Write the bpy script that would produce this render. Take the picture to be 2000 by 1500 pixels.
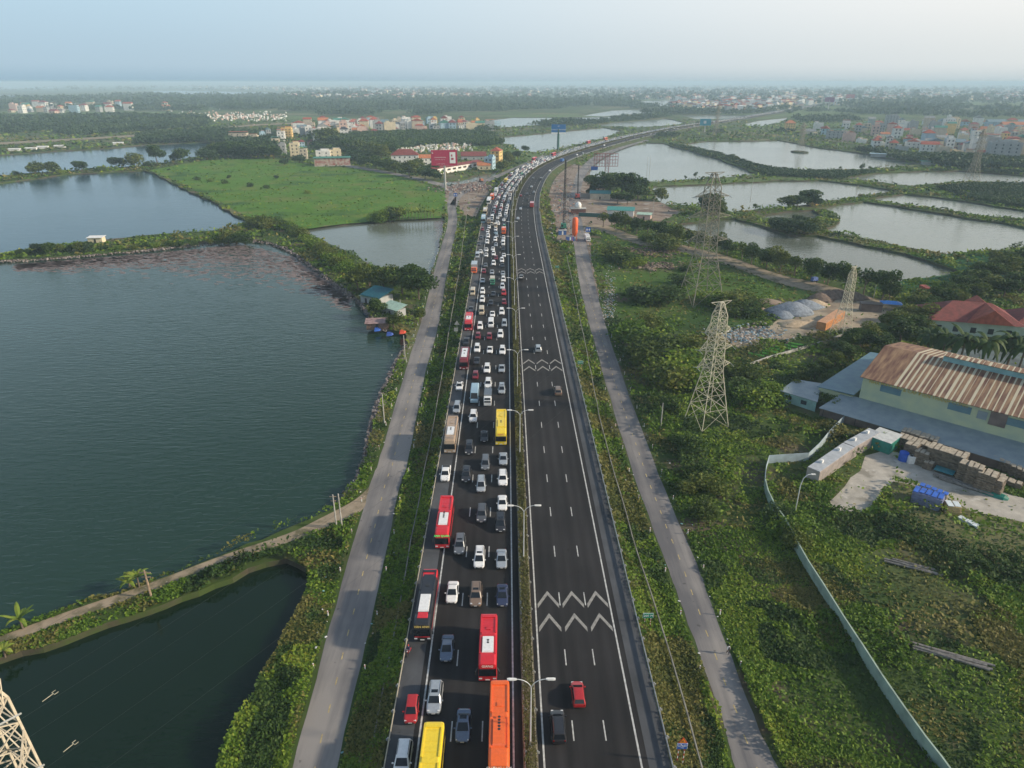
import bpy, bmesh, math, random
import numpy as np
from mathutils import Vector, Matrix
from mathutils.geometry import delaunay_2d_cdt
R = math.radians
random.seed(7); rng = np.random.default_rng(11)
for o in list(bpy.data.objects): bpy.data.objects.remove(o, do_unlink=True)
S = bpy.context.scene; COL = S.collection
# ------------------------------------------------------------ camera
H = 73.0; F = 1333.0; TH = math.atan(590/1333)
cam = bpy.data.objects.new('camera', bpy.data.cameras.new('camera')); COL.objects.link(cam)
cam.location = (0, 0, H); cam.rotation_euler = (math.pi/2-TH, 0, 0)
cam.data.sensor_width = 36; cam.data.lens = 36*F/2000; cam.data.clip_start = .5; cam.data.clip_end = 60000
S.camera = cam
# ------------------------------------------------------------ sky, sun, exposure
SUN_EL, SUN_AZ = R(24), R(98)          # azimuth clockwise from +Y
w = bpy.data.worlds.new('World'); S.world = w; w.use_nodes = True
nt = w.node_tree; nt.nodes.clear()
sky = nt.nodes.new('ShaderNodeTexSky'); sky.sky_type = 'NISHITA'; sky.sun_disc = False
sky.sun_elevation = SUN_EL; sky.sun_rotation = SUN_AZ; sky.air_density = 1.3; sky.dust_density = 1.5; sky.ozone_density = 2; sky.altitude = 70
def NN(t, **k):
    x = nt.nodes.new(t)
    for a, b in k.items(): setattr(x, a, b)
    return x
def rgbmix(a, b, f):
    x = NN('ShaderNodeMix', data_type='RGBA')
    for i, v in ((6, a), (7, b), (0, f)):
        if hasattr(v, 'is_output'): nt.links.new(v, x.inputs[i])
        else: x.inputs[i].default_value = (*v, 1) if i else v
    return x.outputs[2]
def mapr(v, a, b, c=0., d=1., smooth=True):
    x = NN('ShaderNodeMapRange', interpolation_type='SMOOTHSTEP' if smooth else 'LINEAR'); nt.links.new(v, x.inputs[0])
    for i, q in enumerate((a, b, c, d)): x.inputs[i+1].default_value = q
    return x.outputs[0]
tcw = NN('ShaderNodeTexCoord'); sx = NN('ShaderNodeSeparateXYZ'); nt.links.new(tcw.outputs['Generated'], sx.inputs[0])
toward = NN('ShaderNodeVectorMath', operation='DOT_PRODUCT'); nt.links.new(tcw.outputs['Generated'], toward.inputs[0]); toward.inputs[1].default_value = (math.sin(SUN_AZ), math.cos(SUN_AZ), 0)
tw = mapr(toward.outputs['Value'], -.75, .75)
SKYK = 10.                                # the haze veil is mixed in the sky texture's own (bright) units
def k(c): return tuple(x*SKYK/1.4 for x in c)
low = rgbmix(k((.43, .58, .69)), k((.76, .79, .78)), tw)
high = rgbmix(k((.50, .69, .82)), k((.98, .96, .92)), tw)
base = rgbmix(k((.25, .41, .53)), k((.50, .60, .63)), tw)
veil = rgbmix(rgbmix(base, low, mapr(sx.outputs['Z'], -.012, .022)), high, mapr(sx.outputs['Z'], -.0, .11))
full = rgbmix(veil, sky.outputs[0], mapr(sx.outputs['Z'], .14, .5, 0., .85))
bg = nt.nodes.new('ShaderNodeBackground'); bg.inputs['Strength'].default_value = 0.14
wo = nt.nodes.new('ShaderNodeOutputWorld')
nt.links.new(full, bg.inputs[0]); nt.links.new(bg.outputs[0], wo.inputs[0])
sl = bpy.data.lights.new('sun', 'SUN'); sl.energy = 5.0; sl.angle = R(2.5); sl.color = (1, .86, .66)
so = bpy.data.objects.new('sun', sl); COL.objects.link(so)
so.rotation_euler = (math.pi/2-SUN_EL, 0, math.pi-SUN_AZ)
sd = Vector((math.sin(SUN_AZ)*math.cos(SUN_EL), math.cos(SUN_AZ)*math.cos(SUN_EL), math.sin(SUN_EL)))
so.rotation_euler = sd.to_track_quat('Z', 'Y').to_euler(); so.location = (0, 0, 300)
S.view_settings.view_transform = 'Standard'; S.view_settings.look = 'None'; S.view_settings.exposure = 0.0
S.view_settings.gamma = 1
HAZE = 0.00018
# ------------------------------------------------------------ geometry helpers
ct, st = math.cos(TH), math.sin(TH)
GZ = -2.5; WZ = -3.5
def G(px, py, z=GZ):
    u = px-1000; v = py-750
    t = (H-z)/(F*st+v*ct)
    return Vector((u*t, (F*ct-v*st)*t, z))
def GP(pts, z=GZ): return [G(a, b, z) for a, b in pts]
def ptop(px, pyb, pyt, z=GZ):
    """height of an upright thing whose foot is at row pyb and top at row pyt"""
    D = G(px, pyb, z).y; v = pyt-750
    return H-D*(F*st+v*ct)/(F*ct-v*st)-z
def lerp(a, b, t): return a+(b-a)*t
def hash2(ix, iy, seed):
    h = (ix*374761393+iy*668265263+seed*1274126177) & 0x7fffffff
    h = ((h ^ (h >> 13))*1274126177) & 0x7fffffff
    return ((h ^ (h >> 16)) & 0xffff)/65535.0
def vnoise(x, y, seed=0):
    x = np.asarray(x, float); y = np.asarray(y, float)
    ix = np.floor(x).astype(np.int64); iy = np.floor(y).astype(np.int64)
    fx = x-ix; fy = y-iy; fx = fx*fx*(3-2*fx); fy = fy*fy*(3-2*fy)
    a = hash2(ix, iy, seed); b = hash2(ix+1, iy, seed); c = hash2(ix, iy+1, seed); d = hash2(ix+1, iy+1, seed)
    return (a*(1-fx)+b*fx)*(1-fy)+(c*(1-fx)+d*fx)*fy
def fnoise(x, y, seed=0): return .55*vnoise(x, y, seed)+.3*vnoise(x*2.1, y*2.1, seed+5)+.15*vnoise(x*4.3, y*4.3, seed+9)
def inpoly(x, y, poly):
    x = np.asarray(x); y = np.asarray(y); ins = np.zeros(x.shape, bool); n = len(poly)
    px = [q[0] for q in poly]; py = [q[1] for q in poly]; bb = (x >= min(px)) & (x <= max(px)) & (y >= min(py)) & (y <= max(py))
    if not bb.any(): return ins
    if not bb.all(): ins[bb] = inpoly(x[bb], y[bb], poly); return ins
    for i in range(n):
        x0, y0 = poly[i][0], poly[i][1]; x1, y1 = poly[(i+1) % n][0], poly[(i+1) % n][1]
        if y0 == y1: continue
        c = ((y0 > y) != (y1 > y)) & (x < (x1-x0)*(y-y0)/(y1-y0)+x0); ins ^= c
    return ins
# ------------------------------------------------------------ materials
def newmat(name):
    m = bpy.data.materials.new(name); m.use_nodes = True; n = m.node_tree.nodes
    return m, n, m.node_tree.links, n['Principled BSDF']
def mat(name, c, rough=.7, var=.15, scale=1.5, metal=0., c2=None, bump=0., coat=0., emit=0.):
    """plain procedural surface: base colour varied by noise"""
    m, n, l, b = newmat(name)
    b.inputs['Roughness'].default_value = rough; b.inputs['Metallic'].default_value = metal
    if coat: b.inputs['Coat Weight'].default_value = coat; b.inputs['Coat Roughness'].default_value = .08
    tc = n.new('ShaderNodeTexCoord'); nz = n.new('ShaderNodeTexNoise'); nz.inputs['Scale'].default_value = scale; nz.inputs['Detail'].default_value = 4
    l.new(tc.outputs['Object'], nz.inputs['Vector'])
    mx = n.new('ShaderNodeMix'); mx.data_type = 'RGBA'
    d = c2 if c2 else tuple(x*(1-var) for x in c); e = c if c2 else tuple(min(1, x*(1+var)) for x in c)
    rp = n.new('ShaderNodeMapRange'); rp.inputs[1].default_value = .35; rp.inputs[2].default_value = .65
    l.new(nz.outputs[0], rp.inputs[0]); l.new(rp.outputs[0], mx.inputs[0])
    mx.inputs[6].default_value = (*d, 1); mx.inputs[7].default_value = (*e, 1); l.new(mx.outputs[2], b.inputs['Base Color'])
    if bump:
        bp = n.new('ShaderNodeBump'); bp.inputs['Strength'].default_value = bump; bp.inputs['Distance'].default_value = .1
        l.new(nz.outputs[0], bp.inputs['Height']); l.new(bp.outputs[0], b.inputs['Normal'])
    if emit:
        b.inputs['Emission Color'].default_value = (*c, 1); b.inputs['Emission Strength'].default_value = emit
    return m
def leafmat(name, stops, scale=.05, rough=.65, seed=0):
    """foliage: a different leaf colour per leaf (island), drifting over the plot"""
    m, n, l, b = newmat(name)
    g = n.new('ShaderNodeNewGeometry'); nz = n.new('ShaderNodeTexNoise'); nz.inputs['Scale'].default_value = scale; nz.inputs['Detail'].default_value = 3
    oi = n.new('ShaderNodeObjectInfo')
    l.new(g.outputs['Position'], nz.inputs['Vector'])
    a = n.new('ShaderNodeMath'); a.operation = 'MULTIPLY_ADD'; a.inputs[1].default_value = .45
    l.new(g.outputs['Random Per Island'], a.inputs[0])
    s = n.new('ShaderNodeMapRange'); s.inputs[1].default_value = .3; s.inputs[2].default_value = .7; s.inputs[3].default_value = 0; s.inputs[4].default_value = .55
    l.new(nz.outputs[0], s.inputs[0]); l.new(s.outputs[0], a.inputs[2])
    a2 = n.new('ShaderNodeMath'); a2.operation = 'MULTIPLY_ADD'; a2.inputs[1].default_value = .22; l.new(oi.outputs['Random'], a2.inputs[0]); l.new(a.outputs[0], a2.inputs[2])
    a3 = n.new('ShaderNodeMath'); a3.operation = 'SUBTRACT'; a3.inputs[1].default_value = .11; l.new(a2.outputs[0], a3.inputs[0])
    r = n.new('ShaderNodeValToRGB'); e = r.color_ramp.elements
    while len(e) < len(stops): e.new(.5)
    for i, cc in enumerate(stops): e[i].position = i/(len(stops)-1); e[i].color = (*cc, 1)
    l.new(a3.outputs[0], r.inputs[0]); l.new(r.outputs[0], b.inputs['Base Color']); b.inputs['Roughness'].default_value = rough
    b.inputs['Specular IOR Level'].default_value = .25
    tr = n.new('ShaderNodeBsdfTranslucent'); ms = n.new('ShaderNodeMixShader'); ms.inputs[0].default_value = .25
    l.new(r.outputs[0], tr.inputs[0]); l.new(b.outputs[0], ms.inputs[1]); l.new(tr.outputs[0], ms.inputs[2])
    l.new(ms.outputs[0], n['Material Output'].inputs[0])
    return m
def groundmat(name, layers, rough=.95, bump=.3):
    """layers: list of (scale, lo, hi, colour), the first is the base; world positioned"""
    m, n, l, b = newmat(name); b.inputs['Roughness'].default_value = rough; b.inputs['Specular IOR Level'].default_value = .15
    g = n.new('ShaderNodeNewGeometry'); cur = None
    for i, (sc, lo, hi, c) in enumerate(layers):
        if i == 0:
            nz = n.new('ShaderNodeTexNoise'); nz.inputs['Scale'].default_value = sc; nz.inputs['Detail'].default_value = 6
            l.new(g.outputs['Position'], nz.inputs['Vector'])
            mx = n.new('ShaderNodeMix'); mx.data_type = 'RGBA'; l.new(nz.outputs[0], mx.inputs[0])
            mx.inputs[6].default_value = (*[x*.6 for x in c], 1); mx.inputs[7].default_value = (*[min(1, x*1.4) for x in c], 1)
            cur = mx.outputs[2]; first = nz; continue
        nz = n.new('ShaderNodeTexNoise'); nz.inputs['Scale'].default_value = sc; nz.inputs['Detail'].default_value = 5; nz.inputs['Roughness'].default_value = .6
        mp = n.new('ShaderNodeMapping'); mp.inputs['Location'].default_value = (i*37.1, i*11.7, 0)
        l.new(g.outputs['Position'], mp.inputs[0]); l.new(mp.outputs[0], nz.inputs['Vector'])
        rp = n.new('ShaderNodeMapRange'); rp.inputs[1].default_value = lo; rp.inputs[2].default_value = hi; l.new(nz.outputs[0], rp.inputs[0])
        mx = n.new('ShaderNodeMix'); mx.data_type = 'RGBA'; l.new(rp.outputs[0], mx.inputs[0]); l.new(cur, mx.inputs[6]); mx.inputs[7].default_value = (*c, 1)
        cur = mx.outputs[2]
    l.new(cur, b.inputs['Base Color'])
    if bump:
        bp = n.new('ShaderNodeBump'); bp.inputs['Strength'].default_value = bump; bp.inputs['Distance'].default_value = .3
        l.new(first.outputs[0], bp.inputs['Height']); l.new(bp.outputs[0], b.inputs['Normal'])
    return m
def watermat(name, c, ang, amp=.25, wl=1.2, rough=.08):
    m, n, l, b = newmat(name)
    b.inputs['Base Color'].default_value = (*c, 1); b.inputs['Roughness'].default_value = rough; b.inputs['IOR'].default_value = 1.33
    g = n.new('ShaderNodeNewGeometry')
    mp = n.new('ShaderNodeMapping'); mp.inputs['Rotation'].default_value = (0, 0, R(ang)); mp.inputs['Scale'].default_value = (.28/wl, 1/wl, 1)
    l.new(g.outputs['Position'], mp.inputs[0])
    nz = n.new('ShaderNodeTexNoise'); nz.inputs['Scale'].default_value = 1.; nz.inputs['Detail'].default_value = 3; nz.inputs['Distortion'].default_value = .35
    l.new(mp.outputs[0], nz.inputs['Vector'])
    big = n.new('ShaderNodeTexNoise'); big.inputs['Scale'].default_value = .012; big.inputs['Detail'].default_value = 3; l.new(g.outputs['Position'], big.inputs['Vector'])
    rp = n.new('ShaderNodeMapRange'); rp.inputs[1].default_value = .35; rp.inputs[2].default_value = .62; rp.inputs[3].default_value = .45; rp.inputs[4].default_value = 1.
    l.new(big.outputs[0], rp.inputs[0])
    mu = n.new('ShaderNodeMath'); mu.operation = 'MULTIPLY'; l.new(nz.outputs[0], mu.inputs[0]); l.new(rp.outputs[0], mu.inputs[1])
    bp = n.new('ShaderNodeBump'); bp.inputs['Strength'].default_value = 1; bp.inputs['Distance'].default_value = amp
    l.new(mu.outputs[0], bp.inputs['Height']); l.new(bp.outputs[0], b.inputs['Normal'])
    return m
_mc = {}
def M(name, *a, **k):
    if name not in _mc: _mc[name] = mat(name, *a, **k)
    return _mc[name]
# ------------------------------------------------------------ mesh builder
KIDS = {}
class MB:
    def __init__(s): s.v = []; s.f = []; s.m = []; s.mi = 0
    def add(s, vs, fs):
        n = len(s.v); s.v += [tuple(v) for v in vs]; s.f += [tuple(i+n for i in f) for f in fs]; s.m += [s.mi]*len(fs); return s
    def box(s, cx, cy, z0, sx, sy, sz, rz=0, top=1.0):
        c, q = math.cos(rz), math.sin(rz); vs = []
        for z, k in ((z0, 1), (z0+sz, top)):
            for a, b in ((-1, -1), (1, -1), (1, 1), (-1, 1)):
                x = a*sx/2*k; y = b*sy/2*k; vs.append((cx+x*c-y*q, cy+x*q+y*c, z))
        return s.add(vs, [(0, 3, 2, 1), (4, 5, 6, 7), (0, 1, 5, 4), (1, 2, 6, 5), (2, 3, 7, 6), (3, 0, 4, 7)])
    def bar(s, a, b, r, r2=None, n=4):
        a = Vector(a); b = Vector(b); d = b-a
        if d.length < 1e-6: return s
        r2 = r if r2 is None else r2
        q = d.normalized(); u = q.cross(Vector((0, 0, 1)) if abs(q.z) < .9 else Vector((1, 0, 0))).normalized(); w_ = q.cross(u); vs = []
        for p, rr in ((a, r), (b, r2)):
            for i in range(n):
                t = 2*math.pi*(i+.5)/n; vs.append(p+u*math.cos(t)*rr+w_*math.sin(t)*rr)
        fs = [(i, (i+1) % n, n+(i+1) % n, n+i) for i in range(n)]+[tuple(range(n-1, -1, -1)), tuple(range(n, 2*n))]
        return s.add(vs, fs)
    def tube(s, pts, r, n=6):
        for a, b in zip(pts, pts[1:]): s.bar(a, b, r, n=n)
        return s
    def loft(s, rings, cap=True, closed=True):
        n = len(rings[0]); vs = [p for r in rings for p in r]; fs = []
        for k in range(len(rings)-1):
            for i in range(n if closed else n-1):
                j = (i+1) % n; fs.append((k*n+i, k*n+j, (k+1)*n+j, (k+1)*n+i))
        if cap: fs += [tuple(range(n-1, -1, -1)), tuple((len(rings)-1)*n+i for i in range(n))]
        return s.add(vs, fs)
    def quad(s, a, b, c, d): return s.add([a, b, c, d], [(0, 1, 2, 3)])
    def poly(s, pts): return s.add(pts, [tuple(range(len(pts)))])
    def prism(s, pts, z0, z1):
        n = len(pts); vs = [(p[0], p[1], z0) for p in pts]+[(p[0], p[1], z1) for p in pts]
        a = sum(pts[i][0]*pts[(i+1) % n][1]-pts[(i+1) % n][0]*pts[i][1] for i in range(n))
        fs = [(i, (i+1) % n, n+(i+1) % n, n+i) for i in range(n)]+[tuple(range(n-1, -1, -1)), tuple(range(n, 2*n))]
        if a < 0: fs = [f[::-1] for f in fs]
        return s.add(vs, fs)
    def mesh(s, name, mats, smooth=False):
        me = bpy.data.meshes.new(name); me.from_pydata(s.v, [], s.f)
        for m in (mats if isinstance(mats, (list, tuple)) else [mats]): me.materials.append(m)
        if any(s.m): me.polygons.foreach_set('material_index', s.m)
        if smooth: me.polygons.foreach_set('use_smooth', [True]*len(s.f))
        me.update(); return me
    def obj(s, name, mats, parent=None, smooth=False, **k): return link(name, s.mesh(name, mats, smooth), parent, **k)
def link(name, me, parent=None, label=None, cat=None, group=None, kind=None, loc=None, rz=None):
    o = bpy.data.objects.new(name, me); COL.objects.link(o)
    if parent: o.parent = parent; KIDS.setdefault(parent.name, []).append(o)
    return tag(o, label, cat, group, kind, loc, rz)
def tag(o, label=None, cat=None, group=None, kind=None, loc=None, rz=None):
    if label: o['label'] = label
    if cat: o['category'] = cat
    if group: o['group'] = group
    if kind: o['kind'] = kind
    if loc is not None: o.location = loc
    if rz is not None: o.rotation_euler = (0, 0, rz)
    return o
def thing(name, label, cat, loc=(0, 0, 0), rz=0, group=None): return link(name, None, None, label, cat, group, None, loc, rz)
def copy_tree(o, parent=None):
    c = o.copy(); COL.objects.link(c)
    if parent: c.parent = parent; KIDS.setdefault(parent.name, []).append(c)
    for ch in list(KIDS.get(o.name, ())): copy_tree(ch, c)
    return c
def dup(o, label=None, group=None, loc=None, rz=None, scale=None):
    c = copy_tree(o); tag(c, label, None, group, None, loc, rz)
    if scale: c.scale = (scale,)*3 if not isinstance(scale, tuple) else scale
    return c
def npmesh(name, V, nq, mats, mi=None):
    """V: (nq*4,3) array of loose quads"""
    me = bpy.data.meshes.new(name); me.vertices.add(nq*4); me.vertices.foreach_set('co', V.astype(np.float32).ravel())
    me.loops.add(nq*4); me.loops.foreach_set('vertex_index', np.arange(nq*4, dtype=np.int32))
    me.polygons.add(nq); me.polygons.foreach_set('loop_start', np.arange(0, nq*4, 4, dtype=np.int32)); me.polygons.foreach_set('loop_total', np.full(nq, 4, np.int32))
    for m in (mats if isinstance(mats, (list, tuple)) else [mats]): me.materials.append(m)
    if mi is not None: me.polygons.foreach_set('material_index', mi.astype(np.int32))
    me.update(calc_edges=True); return me
def leafquads(P, size, up=.45, asp=.6):
    """leaf cards at points P (n,3), sizes (n,), random tilt biased so that they face up by `up`"""
    n = len(P); nr = rng.normal(size=(n, 3)); nr[:, 2] = np.abs(nr[:, 2])+up*2
    nr /= np.linalg.norm(nr, axis=1)[:, None]
    t = rng.normal(size=(n, 3)); u = np.cross(nr, t); u /= np.linalg.norm(u, axis=1)[:, None]; v = np.cross(nr, u)
    s = np.asarray(size)[:, None]*.5; a = u*s; b = v*s*asp
    # a kite shape reads as a leaf cluster better than a square
    return np.stack([P-a, P+b*1.0-a*.1, P+a, P-b*1.0+a*.15], 1).reshape(-1, 3)
def ordn(i):
    a = ['first', 'second', 'third', 'fourth', 'fifth', 'sixth', 'seventh', 'eighth', 'ninth', 'tenth', 'eleventh', 'twelfth', 'thirteenth', 'fourteenth', 'fifteenth', 'sixteenth', 'seventeenth', 'eighteenth', 'nineteenth']
    if i < 19: return a[i]
    if i >= 99: return f'number {i+1}'
    t = ['twent', 'thirt', 'fort', 'fift', 'sixt', 'sevent', 'eight', 'ninet'][(i+1)//10-2]; u = (i+1) % 10
    return t+'ieth' if u == 0 else t+'y-'+a[u-1]
# ------------------------------------------------------------ the expressway's axis
KX = -.00755
def build_axis():
    P = [(KX*y, y) for y in (-60, 0, 80, 160, 240, 320)]
    for px, py in [(999.3, 449), (1003.5, 396), (1010, 378), (1022.5, 355.5), (1044, 332), (1081, 313), (1118, 299.5), (1155, 288.5), (1205, 275), (1258, 263), (1330, 249), (1420, 235.5), (1500, 222), (1560, 211.5), (1620, 201), (1700, 190)]:
        g = G(px, py, 0); P.append((g.x, g.y))
    Q = [Vector(p) for p in P]
    # the picture's points lie on the median (offset 2.7); shift them left by it
    out = []
    for i, q in enumerate(Q):
        if i < 6: out.append(q); continue
        t = (Q[min(i+1, len(Q)-1)]-Q[i-1]).normalized(); out.append(q-Vector((t.y, -t.x))*2.7)
    Q = out; pts = []
    for i in range(len(Q)-1):
        p0 = Q[max(i-1, 0)]; p1 = Q[i]; p2 = Q[i+1]; p3 = Q[min(i+2, len(Q)-1)]
        n = max(4, int((p2-p1).length/6))
        d = (p2-p1).length; m1 = (p2-p0)/max((p2-p0).length, 1e-6)*d; m2 = (p3-p1)/max((p3-p1).length, 1e-6)*d
        for k in range(n):
            t = k/n; h00 = 2*t**3-3*t*t+1; h10 = t**3-2*t*t+t; h01 = -2*t**3+3*t*t; h11 = t**3-t*t
            pts.append(p1*h00+m1*h10+p2*h01+m2*h11)
    for _ in range(60):
        pts = [pts[0]]+[(pts[i-1]+pts[i]*2+pts[i+1])/4 for i in range(1, len(pts)-1)]+[pts[-1]]
    A = np.array([[p.x, p.y] for p in pts]); seg = np.linalg.norm(np.diff(A, axis=0), axis=1); s = np.concatenate([[0], np.cumsum(seg)])
    T = np.gradient(A, axis=0); T /= np.linalg.norm(T, axis=1)[:, None]
    return A, s, T
AX, AS, AT = build_axis(); SMAX = AS[-1]
def at(s, off=0., z=0.):
    x = np.interp(s, AS, AX[:, 0]); y = np.interp(s, AS, AX[:, 1]); tx = np.interp(s, AS, AT[:, 0]); ty = np.interp(s, AS, AT[:, 1])
    n = math.hypot(tx, ty); tx /= n; ty /= n
    return Vector((x+ty*off, y-tx*off, z))
def head(s):
    tx = np.interp(s, AS, AT[:, 0]); ty = np.interp(s, AS, AT[:, 1]); return math.atan2(ty, tx)
def nearest(x, y):
    d = (AX[:, 0]-x)**2+(AX[:, 1]-y)**2; i = int(np.argmin(d)); t = AT[i]
    along = (x-AX[i, 0])*t[0]+(y-AX[i, 1])*t[1]; off = (x-AX[i, 0])*t[1]-(y-AX[i, 1])*t[0]
    return AS[i]+along, off
def s_of_y(y): return float(np.interp(y, AX[:400, 1], AS[:400])) if y < 300 else y+60
S0 = float(np.interp(0, AX[:60, 1], AS[:60]))          # s at the camera's foot
def sgrid(s0, s1, step=None):
    out = [s0]
    while out[-1] < s1:
        d = out[-1]-S0; out.append(min(s1, out[-1]+(step or max(6., abs(d)*.02))))
    return out
def strip(mb, s0, s1, cols, step=None):
    """cols: list of (offset, z) across"""
    ss = sgrid(s0, s1, step); rows = [[at(s, o, z) for o, z in cols] for s in ss]
    n = len(cols); vs = [p for r in rows for p in r]
    mb.add(vs, [(k*n+i, k*n+i+1, (k+1)*n+i+1, (k+1)*n+i) for k in range(len(ss)-1) for i in range(n-1)])
    return mb
# ------------------------------------------------------------ ponds (picture corners, water level) and the ground with its holes
PONDS = {
 'big_lake': [(-700,560),(0,512),(120,505),(300,489),(420,472),(470,469),(530,476),(570,492),(610,522),(650,553),(690,580),(712,600),(728,628),(748,646),(790,655),(797,676),(783,700),(768,730),(752,765),(738,800),(728,845),(718,900),(696,950),(668,985),(650,1003),(600,1025),(540,1050),(430,1095),(280,1150),(130,1201),(0,1247),(-400,1400),(-1500,1500)],
 'near_pond': [(-1500,1580),(-400,1440),(0,1297),(130,1259),(290,1202),(420,1150),(520,1108),(560,1100),(600,1120),(604,1150),(585,1190),(560,1235),(535,1290),(510,1340),(480,1400),(450,1450),(430,1500),(400,1650),(-1500,2600)],
 'upper_lake': [(-600,372),(0,360),(130,342),(282,335),(310,345),(350,366),(420,399),(485,437),(430,452),(300,462),(190,473),(60,490),(0,500),(-500,545)],
 'river_arm': [(-600,312),(0,304),(100,297),(210,291),(280,284),(340,281),(402,279),(425,281),(410,297),(399,304),(340,316),(280,325),(105,337),(0,345),(-600,352)],
 'small_pond': [(580,451),(650,442),(735,434),(820,429),(868,426),(868,450),(858,490),(846,528),(838,545),(790,540),(730,522),(690,500),(640,478)],
 'villa_pond': [(845,358),(900,352),(962,338),(975,333),(968,348),(935,362),(905,368),(880,364)],
 'blue_sign_pond': [(944,276),(985,268),(1060,262),(1116,256),(1178,250),(1215,256),(1180,270),(1130,283),(1085,294),(1046,299),(1015,296),(1000,284)],
 'back_pond': [(938,242),(965,234),(1000,230),(1100,230),(1170,229),(1230,226),(1180,236),(1100,240),(1040,246),(980,250)],
 'far_pond_a': [(1132,227),(1195,216),(1240,214),(1300,212),(1290,220),(1230,224),(1180,228)],
 'far_pond_b': [(1234,199),(1270,197),(1312,196),(1324,204),(1305,209),(1250,207)],
 'far_pond_c': [(1150,246),(1219,238),(1300,232),(1339,240),(1320,245),(1240,250)],
 'far_pond_d': [(1330,226),(1400,225),(1465,226),(1430,232),(1360,234)],
 'far_pond_e': [(1440,246),(1480,236),(1540,230),(1530,238),(1490,247)],
 'bend_pond': [(1150,345),(1153,325),(1175,303),(1215,287),(1262,280),(1295,281),(1400,311),(1482,343),(1400,350),(1280,357),(1200,354)],
 'long_pond': [(1330,283),(1380,277),(1450,277),(1520,275),(1600,290),(1700,303),(1790,322),(1740,330),(1650,334),(1550,333),(1500,332),(1410,304)],
 'middle_pond': [(1275,366),(1400,361),(1520,355),(1600,354),(1700,366),(1752,376),(1700,383),(1610,396),(1560,405),(1480,411),(1430,417),(1400,406),(1300,402),(1282,392)],
 'inlet_pond': [(1478,425),(1530,416),(1588,412),(1600,421),(1580,434),(1530,436)],
 'bright_pond': [(1600,410),(1640,401),(1687,396),(1828,418),(1916,433),(1953,437),(2010,450),(2300,500),(2250,520),(2000,486),(1937,494),(1847,500),(1767,486),(1676,466),(1612,453),(1640,435),(1635,420)],
 'edge_pond': [(1696,391),(1767,381),(1847,390),(2000,414),(2300,440),(2300,480),(2000,430),(1916,424),(1833,412)],
 'tree_road_pond': [(1318,442),(1390,432),(1435,430),(1495,446),(1540,462),(1597,463),(1673,479),(1767,499),(1830,520),(1882,537),(1833,544),(1750,556),(1667,546),(1600,528),(1500,500),(1400,470)],
 'town_pond': [(1640,349),(1713,340),(1800,336),(1873,335),(2000,345),(2100,352),(2050,362),(1873,357),(1780,365),(1700,356)],
 'far_river': [(297,177),(402,178),(546,181),(542,187),(385,188),(304,184)],
 'far_river_west': [(-700,186),(0,186),(87,188),(80,192),(0,194),(-700,196)],
 'far_river_north': [(-700,168),(0,168),(130,170),(100,173),(0,174.5),(-700,176)],
}
PW = {k: GP(v, WZ) for k, v in PONDS.items()}
def densify(P, step):
    out = []
    for a, b in zip(P, P[1:]+P[:1]):
        L = (b-a).length; mid = (a+b)/2; st_ = max(step, (mid.length)*.015); n = max(1, int(L/st_))
        nrm = Vector((-(b-a).y, (b-a).x, 0)).normalized() if L > 0 else Vector((0, 0, 0))
        for k in range(n):
            p = a.lerp(b, k/n)
            if k: p = p+nrm*(random.uniform(-.5, .5))*min(st_*.35, 4)
            out.append(p)
    return out
PD = {k: densify(v, 2.5) for k, v in PW.items()}
def in_water(x, y):
    m = np.zeros(np.shape(x), bool)
    for k, p in PD.items(): m |= inpoly(x, y, p)
    return m
def build_ground():
    vs = []; edges = []; faces = []
    E = 34000
    outer = [Vector((-E, -400)), Vector((E, -400)), Vector((E, E)), Vector((-E, E))]
    vs += outer; n = 4; faces.append([0, 1, 2, 3])
    for k, p in PD.items():
        q = [Vector((v.x, v.y)) for v in p]; faces.append(list(range(n, n+len(q)))); vs += q; n += len(q)
    gx = [-20000, -12000, -8000, -5000, -3500, -2500, -1800]+list(range(-1300, 1700, 100))+[1800, 2500, 3500, 5000, 8000, 12000, 20000]
    gy = list(range(-300, 1700, 100))+[1900, 2200, 2600, 3100, 3700, 4500, 5500, 7000, 9000, 12000, 16000, 22000, 28000]
    for x in gx:
        for y in gy: vs.append(Vector((x+random.uniform(-9, 9), y+random.uniform(-9, 9))))
    r = delaunay_2d_cdt(vs, edges, faces, 1, 1e-4)
    V, _, Fc, _, _, OF = r
    mb = MB(); cx = np.array([sum(V[i].x for i in f)/3 for f in Fc]); cy = np.array([sum(V[i].y for i in f)/3 for f in Fc])
    wet = in_water(cx, cy); keep = [f for f, q in zip(Fc, wet) if not q]
    def ccw(f):
        a, b, c = (V[i] for i in f[:3]); return f if (b.x-a.x)*(c.y-a.y)-(c.x-a.x)*(b.y-a.y) > 0 else f[::-1]
    mb.add([(v.x, v.y, GZ) for v in V], [ccw(list(f)) for f in keep])
    return mb
g_mat = groundmat('ground', [(.02, 0, 1, (.055, .090, .022)), (.0030, .52, .58, (.045, .075, .022)), (.006, .53, .58, (.15, .15, .07)), (.0016, .50, .56, (.11, .17, .05)), (.05, .55, .63, (.115, .095, .06)), (.3, .55, .65, (.07, .10, .03))])
build_ground().obj('ground', g_mat, kind='structure')
bank = groundmat('bank', [(.8, 0, 1, (.070, .060, .042)), (.12, .45, .6, (.05, .075, .02))])
W_dark = watermat('lake_water', (.015, .040, .025), -68, .22, 1.0)
W_blue = watermat('upper_lake_water', (.012, .050, .075), -68, .14, 1.7, .12)  # reflected blue of the sky put into the water's base colour
W_near = watermat('pond_water', (.005, .016, .007), -55, .06, .8)
W_far = watermat('far_water', (.20, .23, .195), -60, .16, 1.6, .16)
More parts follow.
